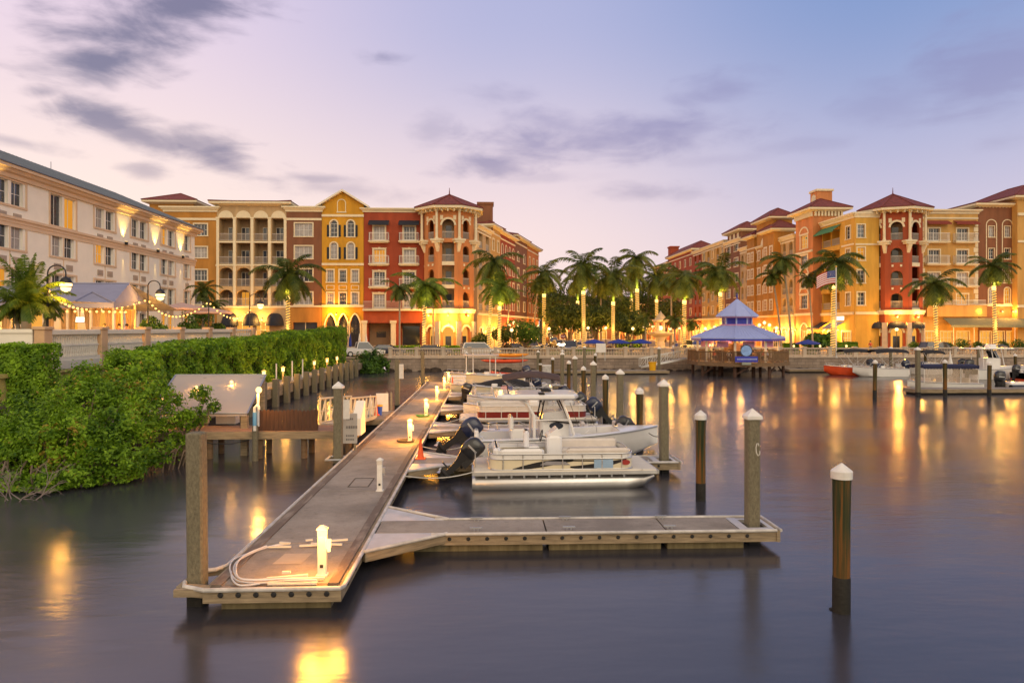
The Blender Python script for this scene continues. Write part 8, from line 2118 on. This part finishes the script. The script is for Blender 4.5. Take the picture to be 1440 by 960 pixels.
# ------------------------------------------------------------------ gazebo bar over the water
GX, GY = at(1036.5, 77.6)
t = thing('gazebo_deck', 'octagonal timber deck on piles carrying the waterside gazebo', 'deck', (GX,GY,0))
def octp(r_, z, off=math.pi/8): return [(r_*math.cos(off+i*math.pi/4), r_*math.sin(off+i*math.pi/4), z) for i in range(8)]
rd = 5.3; mb = MB(); mb.loft([octp(rd,1.28), octp(rd,1.5)], True, True); mb.box(-2.5,2.5,4.0,6.4,1.28,1.5-.003); mb.build('floor', M['brownwood'], t)
mb = MB(); mb.loft([octp(rd+.05,1.1), octp(rd+.05,1.47)]); mb.build('fascia', M['brownwood'], t)
rl = MB(); P8 = octp(rd-.1, 0)
for i in range(8):
    if i in (1,): continue
    A, B = Vector(P8[i]), Vector(P8[(i+1) % 8])
    if i == 1: continue
    for z, h in ((2.55,.07),(1.65,.06)): rl.bar(A+Vector((0,0,z)), B+Vector((0,0,z)), .09, h)
    rl.bar(A+Vector((0,0,2.62)), B+Vector((0,0,2.62)), .2, .05)
    for k in range(27): p = A.lerp(B,(k+.5)/27); rl.box(p.x-.025,p.x+.025,p.y-.025,p.y+.025,1.65,2.55)
    for k in range(3): p = A.lerp(B,k/3); po = MB(); po.cbox(p.x-.08,p.x+.08,p.y-.08,p.y+.08,1.5,2.72,.02); po.build('railing_post', M['brownwood'], t)
rl.build('railing', M['brownwood'], t)
for r_ in (4.7,2.4):
    for p in octp(r_,0): mb = MB(); mb.lathe([(.16,-1.4),(.16,1.28)], 10, (p[0],p[1],0)); mb.build('pile', M['darkwood'], t)
mb = MB()
for i in (4,5,6,7):
    a, b_ = Vector(octp(4.7,0)[i]), Vector(octp(4.7,0)[(i+1)%8]); mb.bar((a.x,a.y,.2),((a.x+b_.x)/2,(a.y+b_.y)/2,1.25),.08,.14)
mb.build('braces', M['darkwood'], t)
t = thing('gazebo', 'round waterside bar gazebo with two tiered pale lilac roof and blue cupola', 'gazebo', (GX,GY,1.5))
zb = 1.5; ze, zt = zz(475,77)-zb, zz(457.5,77)-zb; r0, r1 = 4.95, 1.65
rf = MB(); rf.loft([octp(r0,ze-.06), octp(r0,ze+.02), octp(r1,zt)], True, False)
for i in range(8): rf.bar(octp(r0,ze+.05)[i], octp(r1,zt+.03)[i], .12, .08)
for i in range(8):
    a, b_ = Vector(octp(r0,ze+.03)[i]), Vector(octp(r0,ze+.03)[(i+1)%8]); c, d = Vector(octp(r1,zt+.01)[i]), Vector(octp(r1,zt+.01)[(i+1)%8])
    for k in range(1,9): rf.bar(a.lerp(b_,k/9), c.lerp(d,k/9), .03, .035)
rf.build('lower_roof', M['gazroof'], t)
mb = MB(); mb.loft([octp(r0-.02,ze-.28), octp(r0-.02,ze-.06)]); mb.build('fascia', M['gazblue'], t)
z2, z3 = zz(444.5,77)-zb, zz(420,77)-zb
mb = MB(); mb.loft([octp(r1-.15,zt-.1), octp(r1-.15,z2)]); cu = mb.build('cupola', M['gazblue'], t); mb = MB(); mb.loft([octp(r1+.1,zt-.02), octp(r1+.1,zt+.14)], False, True); mb.build('cupola_base', M['gazpink'], cu)
for a in octp(r1-.14,0): q = MB(); q.box(a[0]-.07,a[0]+.07,a[1]-.07,a[1]+.07,zt,z2); q.build('corner_post', M['gazroof'], cu)
mb = MB(); mb.loft([octp(2.25,z2-.06), octp(2.25,z2+.02), octp(.08,z3)], True, True)
for i in range(8): mb.bar(octp(2.25,z2+.05)[i], (0,0,z3), .09, .07)
mb.build('upper_roof', M['gazroof'], t); mb = MB(); mb.lathe([(.1,z3),(.05,z3+.1),(.09,z3+.2),(.01,z3+.75)], 8); mb.build('finial', M['gazblue'], t)
mb = MB(); mb.loft([octp(2.1,z2-.18), octp(2.1,z2-.06)]); mb.build('upper_fascia', M['gazpink'], t)
for p in octp(4.2,0): mb = MB(); mb.cbox(p[0]-.1,p[0]+.1,p[1]-.1,p[1]+.1,0,ze,.02); mb.build('post', M['offwhite'], t)
mb = MB(); mb.lathe([(2.3,0),(2.3,1.05),(2.55,1.05),(2.55,1.15),(1.9,1.15)], 16); mb.build('bar_counter', M['darkwood'], t)
mb = MB()
for p in octp(1.0,0): mb.box(p[0]-.3,p[0]+.3,p[1]-.3,p[1]+.3,0,1.9)
mb.build('bar_shelves', M['deckwood'], t)
mb = MB()
for p in octp(3.4,0,0): mb.box(p[0]-.6,p[0]+.6,p[1]-.04,p[1]+.04,ze-.95,ze-.35)
mb.build('lilac_panels', M['gazpink'], t)
for i, p in enumerate(octp(3.0,ze-.75,0)):
    q = MB(); q.sphere(p, .1, 8, 6); q.build('bulb', M['bulb'], t, True)
    lamp('gazebo_light', (GX+p[0],GY+p[1],zb+p[2]-.2), 80, WARM if i % 2 else (1,.55,.25), .1)
lamp('gazebo_light', (GX,GY-1.2,zb+2.3), 220, (1.0,.45,.12), .2); lamp('cupola_light', (GX,GY,zb+zt+.5), 15, (.5,.4,1), .2)
for i, (a, pose, sh) in enumerate(((200,'sit',(.55,.12,.08)),(235,'sit',(.6,.55,.5)),(262,'sit',(.12,.12,.16)),(285,'sit',(.65,.3,.12)),(312,'sit',(.5,.1,.1)),(338,'sit',(.3,.4,.65)))):
    p = (GX+3.1*math.cos(R(a)), GY+3.1*math.sin(R(a))); sd = 'left end' if a < 215 else ('right end' if a > 320 else 'middle')
    st_ = thing('bar_stool', 'bar stool under the %s' % ['leftmost bar guest','second bar guest from left','dark shirted bar guest','orange shirted bar guest','second bar guest from right','blue shirted bar guest'][i], 'stool', (*p,1.5), 0, 'bar stools in the gazebo'); mb = MB(); mb.lathe([(.18,.44),(.18,.5)], 10); mb.build('seat', M['darkwood'], st_); mb = MB(); mb.lathe([(.2,0),(.2,.03),(.03,.05),(.03,.44)], 8); mb.build('leg', M['steel'], st_)
    person(['guest in red shirt at the left end of gazebo bar','guest in pale shirt, second from left at gazebo bar','guest in dark shirt left of the gazebo centre','guest in orange shirt at the gazebo bar centre','guest in red shirt right of the gazebo sign','guest in blue shirt at the right end of gazebo bar'][i], p[0], p[1], 1.5, R(a+180), pose, sh, group='guests in the gazebo bar')
x, y = at(1050, 72.3); t = thing('gazebo_sign', 'round pale blue sign over a dark blue board on the gazebo rail', 'sign', (x,y,1.4))
mb = MB(); mb.merge(MB().lathe([(.64,-.04),(.64,.04)],28), Matrix.Translation((-.05,0,1.35)) @ Matrix.Rotation(R(90),4,'X')); mb.build('disc_rim', M['navy'], t)
mb = MB(); mb.merge(MB().lathe([(.54,.042),(.54,.05)],28), Matrix.Translation((-.05,0,1.35)) @ Matrix.Rotation(R(90),4,'X')); mb.build('disc_face', mat('sign_pale_blue', (.22,.38,.75), .4, .35, 2.0), t)
mb = MB(); mb.cbox(-1.2,1.15,-.05,.03,.2,.78,.02); mb.build('name_board', M['gazblue'], t); mb = MB(); mb.cbox(-.5,.45,-.05,.03,-.08,.17,.02); mb.build('lower_board', mat('sign_grey_green', (.3,.33,.28), .6, .1), t)
mb = MB()
xx = -1.0
while xx < .95: wd = rnd.uniform(.05,.1); mb.box(xx,xx+wd,-.058,-.0515,.42,.58); xx += wd+.035
mb.build('lettering', M['gazroof'], t)

# ------------------------------------------------------------------ restaurant terrace
t = thing('restaurant_tent', 'white peaked marquee roof over the warmly lit terrace restaurant', 'marquee', (-30, 44, 3.95))
def tp3(px, py, D): x, y = at(px, D); return (x+30, y-44, zz(py, D)-3.95)
mb = MB()
A0, A1 = tp3(-60,426,40.5), tp3(160,426,40.5); R0, R1 = tp3(103,399,45), tp3(182,399,46); B1 = tp3(207,421,50); L0 = tp3(-60,404,45); V0 = tp3(42,424,40.5); V1 = tp3(105,424,40.5)
pk = tp3(118,399,45); bk0, bk1 = (R0[0],R0[1]+6,R0[2]-1.6), (R1[0]+.6,R1[1]+6,R1[2]-1.6)
M1 = tp3(130,411,42.6); mb.add([A0,V0,V1,A1,R0,R1,B1,L0,bk0,bk1,(A0[0],A0[1]+10,A0[2]),M1], [(0,1,4,7),(1,2,11,4),(2,3,11),(3,5,4,11),(3,6,5),(5,6,9),(4,5,9,8),(7,4,8,10)])
for p, q in ((R0,R1),(R1,A1),(M1,V1),(M1,A1),(R0,V0)): mb.tube([Vector(p)+Vector((0,-.02,.03)),Vector(q)+Vector((0,-.02,.03))], .05, 5)
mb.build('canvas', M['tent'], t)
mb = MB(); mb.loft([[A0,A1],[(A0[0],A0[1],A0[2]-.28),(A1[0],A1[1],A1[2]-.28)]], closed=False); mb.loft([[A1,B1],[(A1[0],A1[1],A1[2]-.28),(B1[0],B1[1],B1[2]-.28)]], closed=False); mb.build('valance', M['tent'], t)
mb = MB()
for px in (0,30,62,95,128,160): p = tp3(px,440,40.9); mb = MB(); mb.box(p[0]-.06,p[0]+.06,p[1]-.06,p[1]+.06,0,A0[2]-.1); mb.build('post', M['offwhite'], t)
for px, D in ((172,46),(190,50)): p = tp3(px,440,D); mb = MB(); mb.box(p[0]-.06,p[0]+.06,p[1]-.06,p[1]+.06,0,A0[2]+.2); mb.build('post', M['offwhite'], t)
cm_ = mat('tan_curtain', (.60,.40,.20), .85, .1)
for px in (8,35,70,92,100,126,134,155,165,183):
    p = tp3(px,440,41.2+(px>160)*5); P = [(p[0]-.35+.07*k, p[1]+.06*math.sin(k*1.6), 0) for k in range(11)]; cur = MB(); cur.loft([[(q[0]*.55+p[0]*.45,q[1],.0) for q in P],[(q[0]*.6+p[0]*.4,q[1],1.0) for q in P],[(q[0],q[1],2.3) for q in P]], closed=False); cur.build('curtain', cm_, t)
# back of the restaurant: hotel ground floor frontage under the marquee
b_ = thing('dining_room', 'glowing tan restaurant front under the white marquee', 'restaurant front', (-40.5, 53.6, 3.95))
mb = MB(); wall_grid(mb, 6.0, 13.6, 0, 3.0, [(-1.8+i*2.2,-.5+i*2.2,.02,2.3,.0,.25) for i in range(4,7)]); mb.box(6.0,13.6,.26,.4,0,3.0); mb.build('wall', M['stucco_cream'], b_)
mb = MB()
for i in range(4,7): mb.quad((-1.8+i*2.2,.24,.02),(-.5+i*2.2,.24,.02),(-.5+i*2.2,.24,2.3),(-1.8+i*2.2,.24,2.3))
mb.build('doors', M['glass_warm'], b_)
for px, py in ((4,427),(48,427),(92,428),(134,426)):
    x, y = at(px, 41.5); z = zz(py+3, 41.5); q = thing('marquee_lamp', 'bright lamp under the marquee eave, %s' % {4:'at left picture edge',48:'behind the date palm',92:'by first hooked lamp',134:'above the seated diners'}[px], 'lamp', (x,y,z), 0, 'lamps under the marquee'); mb = MB(); mb.sphere((0,0,0), .13, 8, 6); mb.build('bulb', M['bulb'], q, True); mb = MB(); mb.tube([(0,0,.1),(0,0,.45)], .015, 4); mb.build('cord', M['black'], q)
    lamp('marquee_light', (x,y+.5,z-.75), 420, WARM, .15)
lamp('marquee_light', (*at(178,47), 5.6), 330, WARM, .2); lamp('marquee_light', (*at(70,45), 5.7), 420, WARM, .3); lamp('marquee_light', (*at(140,47), 5.7), 420, WARM, .3)
scr = emat('screen_glow', (1,.88,.72), 2.2, False)
for px, w_, lit, lb in ((112,.55,True,'bright television screen hanging in the restaurant'),(124.5,.3,False,'dim television beside the bright screen')):
    x, y = at(px, 41.6); q = thing('television', lb, 'television', (x,y,5.35)); mb = MB(); mb.box(-w_/2-.03,w_/2+.03,0,.06,0,.36); mb.box(-.02,.02,.01,.05,.36,.8); mb.build('casing', M['black'], q); mb = MB(); mb.box(-w_/2,w_/2,-.006,-.001,.03,.33); mb.build('screen', scr if lit else M['glass_curtain'], q)
for i, (px, D) in enumerate(((100,41.5),(128,42.5),(150,43.5),(172,45.5),(188,47))):
    x, y = at(px, D); q = thing('dining_table', 'dark dining table on the terrace, %s' % ['left of all, by the first hooked lamp','under the television','beside the grey shirted diner','between the red shirted diners','nearest the second hooked lamp'][i], 'table', (x,y,3.95), 0, 'dining tables on the terrace'); mb = MB(); mb.lathe([(.45,.72),(.45,.76)], 14); mb.build('tabletop', M['darkwood'], q); mb = MB(); mb.lathe([(.25,0),(.25,.03),(.04,.06),(.04,.72)], 8); mb.build('leg', M['black'], q)
    for s_ in (-1,1):
        k = thing('dining_chair', 'dark chair at the dining table %s, %s side' % (['left of all','under the television','by the grey shirted diner','between the red diners','by second hooked lamp'][i], 'left' if s_ < 0 else 'right'), 'chair', (x+s_*.75,y,3.95), R(90)*s_, 'dining chairs on the terrace'); mb = MB(); mb.box(-.2,.2,-.2,.2,.42,.46); mb.build('seat', M['darkwood'], k); mb = MB(); mb.box(-.2,.2,-.22,-.19,.46,.92); mb.build('backrest', M['darkwood'], k); 
        for a in (-.18,.18):
            for c in (-.18,.18): mb = MB(); mb.box(a-.02,a+.02,c-.02,c+.02,0,.42); mb.build('leg', M['darkwood'], k)
for px, D, sh, rz, lb in ((130.5,42.3,(.35,.36,.42),0,'seated diner in grey shirt leaning over the terrace table'),(147,43.1,(.5,.06,.05),200,'seated diner in red in the middle of the terrace'),(178,45.5,(.6,.14,.08),180,'seated diner in orange red near the second hooked lamp'),(186,46.5,(.62,.12,.07),0,'seated diner in red right under the second hooked lamp'),(168,45,(.4,.05,.05),10,'seated diner in dark red left of the white curtain')):
    x, y = at(px, D); person(lb, x, y, 3.95, R(rz), 'sit', sh, group='diners on the terrace')
# hooked street lamps and sagging strings of bulbs
def hooked_lamp(label, px, D, ytop, arm_px):
    x, y = at(px, D); t = thing('hooked_lamp', label, 'street lamp', (x,y,3.95), 0, 'hooked terrace lamps'); h = zz(ytop, D)-3.95; w_ = arm_px*D/1000
    mb = MB(); mb.lathe([(.14,0),(.12,.5),(.06,.6),(.05,h-.5)], 8); mb.tube([(0,0,h-.5),(0,0,h-.25)]+[(w_/2-w_/2*math.cos(math.pi*k/8), 0, h-.25+w_*.45*math.sin(math.pi*k/8)) for k in range(9)]+[(w_,0,h-.45)], .035, 6); mb.build('pole', M['black'], t, True)
    hd = MB(); hd.lathe([(.04,h-.42),(.2,h-.52),(.3,h-.72),(.31,h-.76)], 14, (w_,0,0)); hd.lathe([(.31,h-.92),(.31,h-.96)], 14, (w_,0,0)); hd.build('lamp_shade', M['black'], t, 30)
    g = MB(); g.lathe([(.27,h-.92),(.28,h-.84),(.27,h-.765)], 14, (w_,0,0)); g.lathe([(.05,h-1.2),(.2,h-1.12),(.24,h-.97)], 14, (w_,0,0)); g.build('lantern', M['globe'], t, True); lamp('hooked_light', (x+w_,y-.45,3.95+h-1.0), 200, WARM, .2)
    return x, y
hooked_lamp('hooked double lantern lamp nearest, beside the date palm', 67, 36, 377, 25)
hooked_lamp('hooked double lantern lamp in the middle, over the second balustrade pier', 208, 47, 397, 17)
hooked_lamp('hooked double lantern lamp farthest, at the balustrade end', 351, 65, 416, 15)
x, y = at(293.5, 56); t = thing('swag_post', 'thin dark post holding the strings of bulbs between hooked lamps', 'post', (x,y,3.95)); mb = MB(); mb.lathe([(.1,0),(.05,.1),(.04,zz(420,56)-3.95)], 8); mb.build('pole', M['black'], t)
def swag(label, pts, n):
    P = [Vector((*at(px, D), zz(py, D))) for px, py, D in pts]; a, m_, b = P; Q = []
    for i in range(25): f = i/24; Q.append((1-f)*(1-2*f)*a+4*f*(1-f)*m_+f*(2*f-1)*b)
    t = thing('string_lights', label, 'string lights', tuple(a), 0, 'strings of bulbs over the terrace'); mb = MB(); mb.tube([q-a for q in Q], .012, 4); mb.build('cable', M['black'], t)
    me = MB().sphere((0,0,-.07), .068, 7, 5).mesh('bulb', M['bulb_small'], True); sk_ = MB().lathe([(.025,-.05),(.03,0)], 6).mesh('socket', M['black'])
    for i in range(n):
        f = (i+.5)/n*24; j = int(f); p = Q[j].lerp(Q[min(24,j+1)], f-j)-a; bo = link('bulb', me, t, tuple(p)); link('socket', sk_, bo)
    for f in (.25,.75): p = Q[int(24*f)]; lamp('string_glow', (p.x,p.y-.3,p.z-.2), 70, WARM, .3)
swag('sagging string of bulbs from middle hooked lamp to the thin post', [(208,420,47),(248,444,51),(293.5,423,56)], 17)
swag('sagging string of bulbs from the thin post to the farthest hooked lamp', [(293.5,423,56),(326,446,60),(354,433,65)], 14)
swag('string of bulbs from the nearest hooked lamp across to the middle lamp', [(67,405,36),(125,434,41),(208,420,47)], 22)
swag('low string of bulbs along the marquee eave', [(-20,436,39),(100,436,39.5),(180,437,41)], 18)
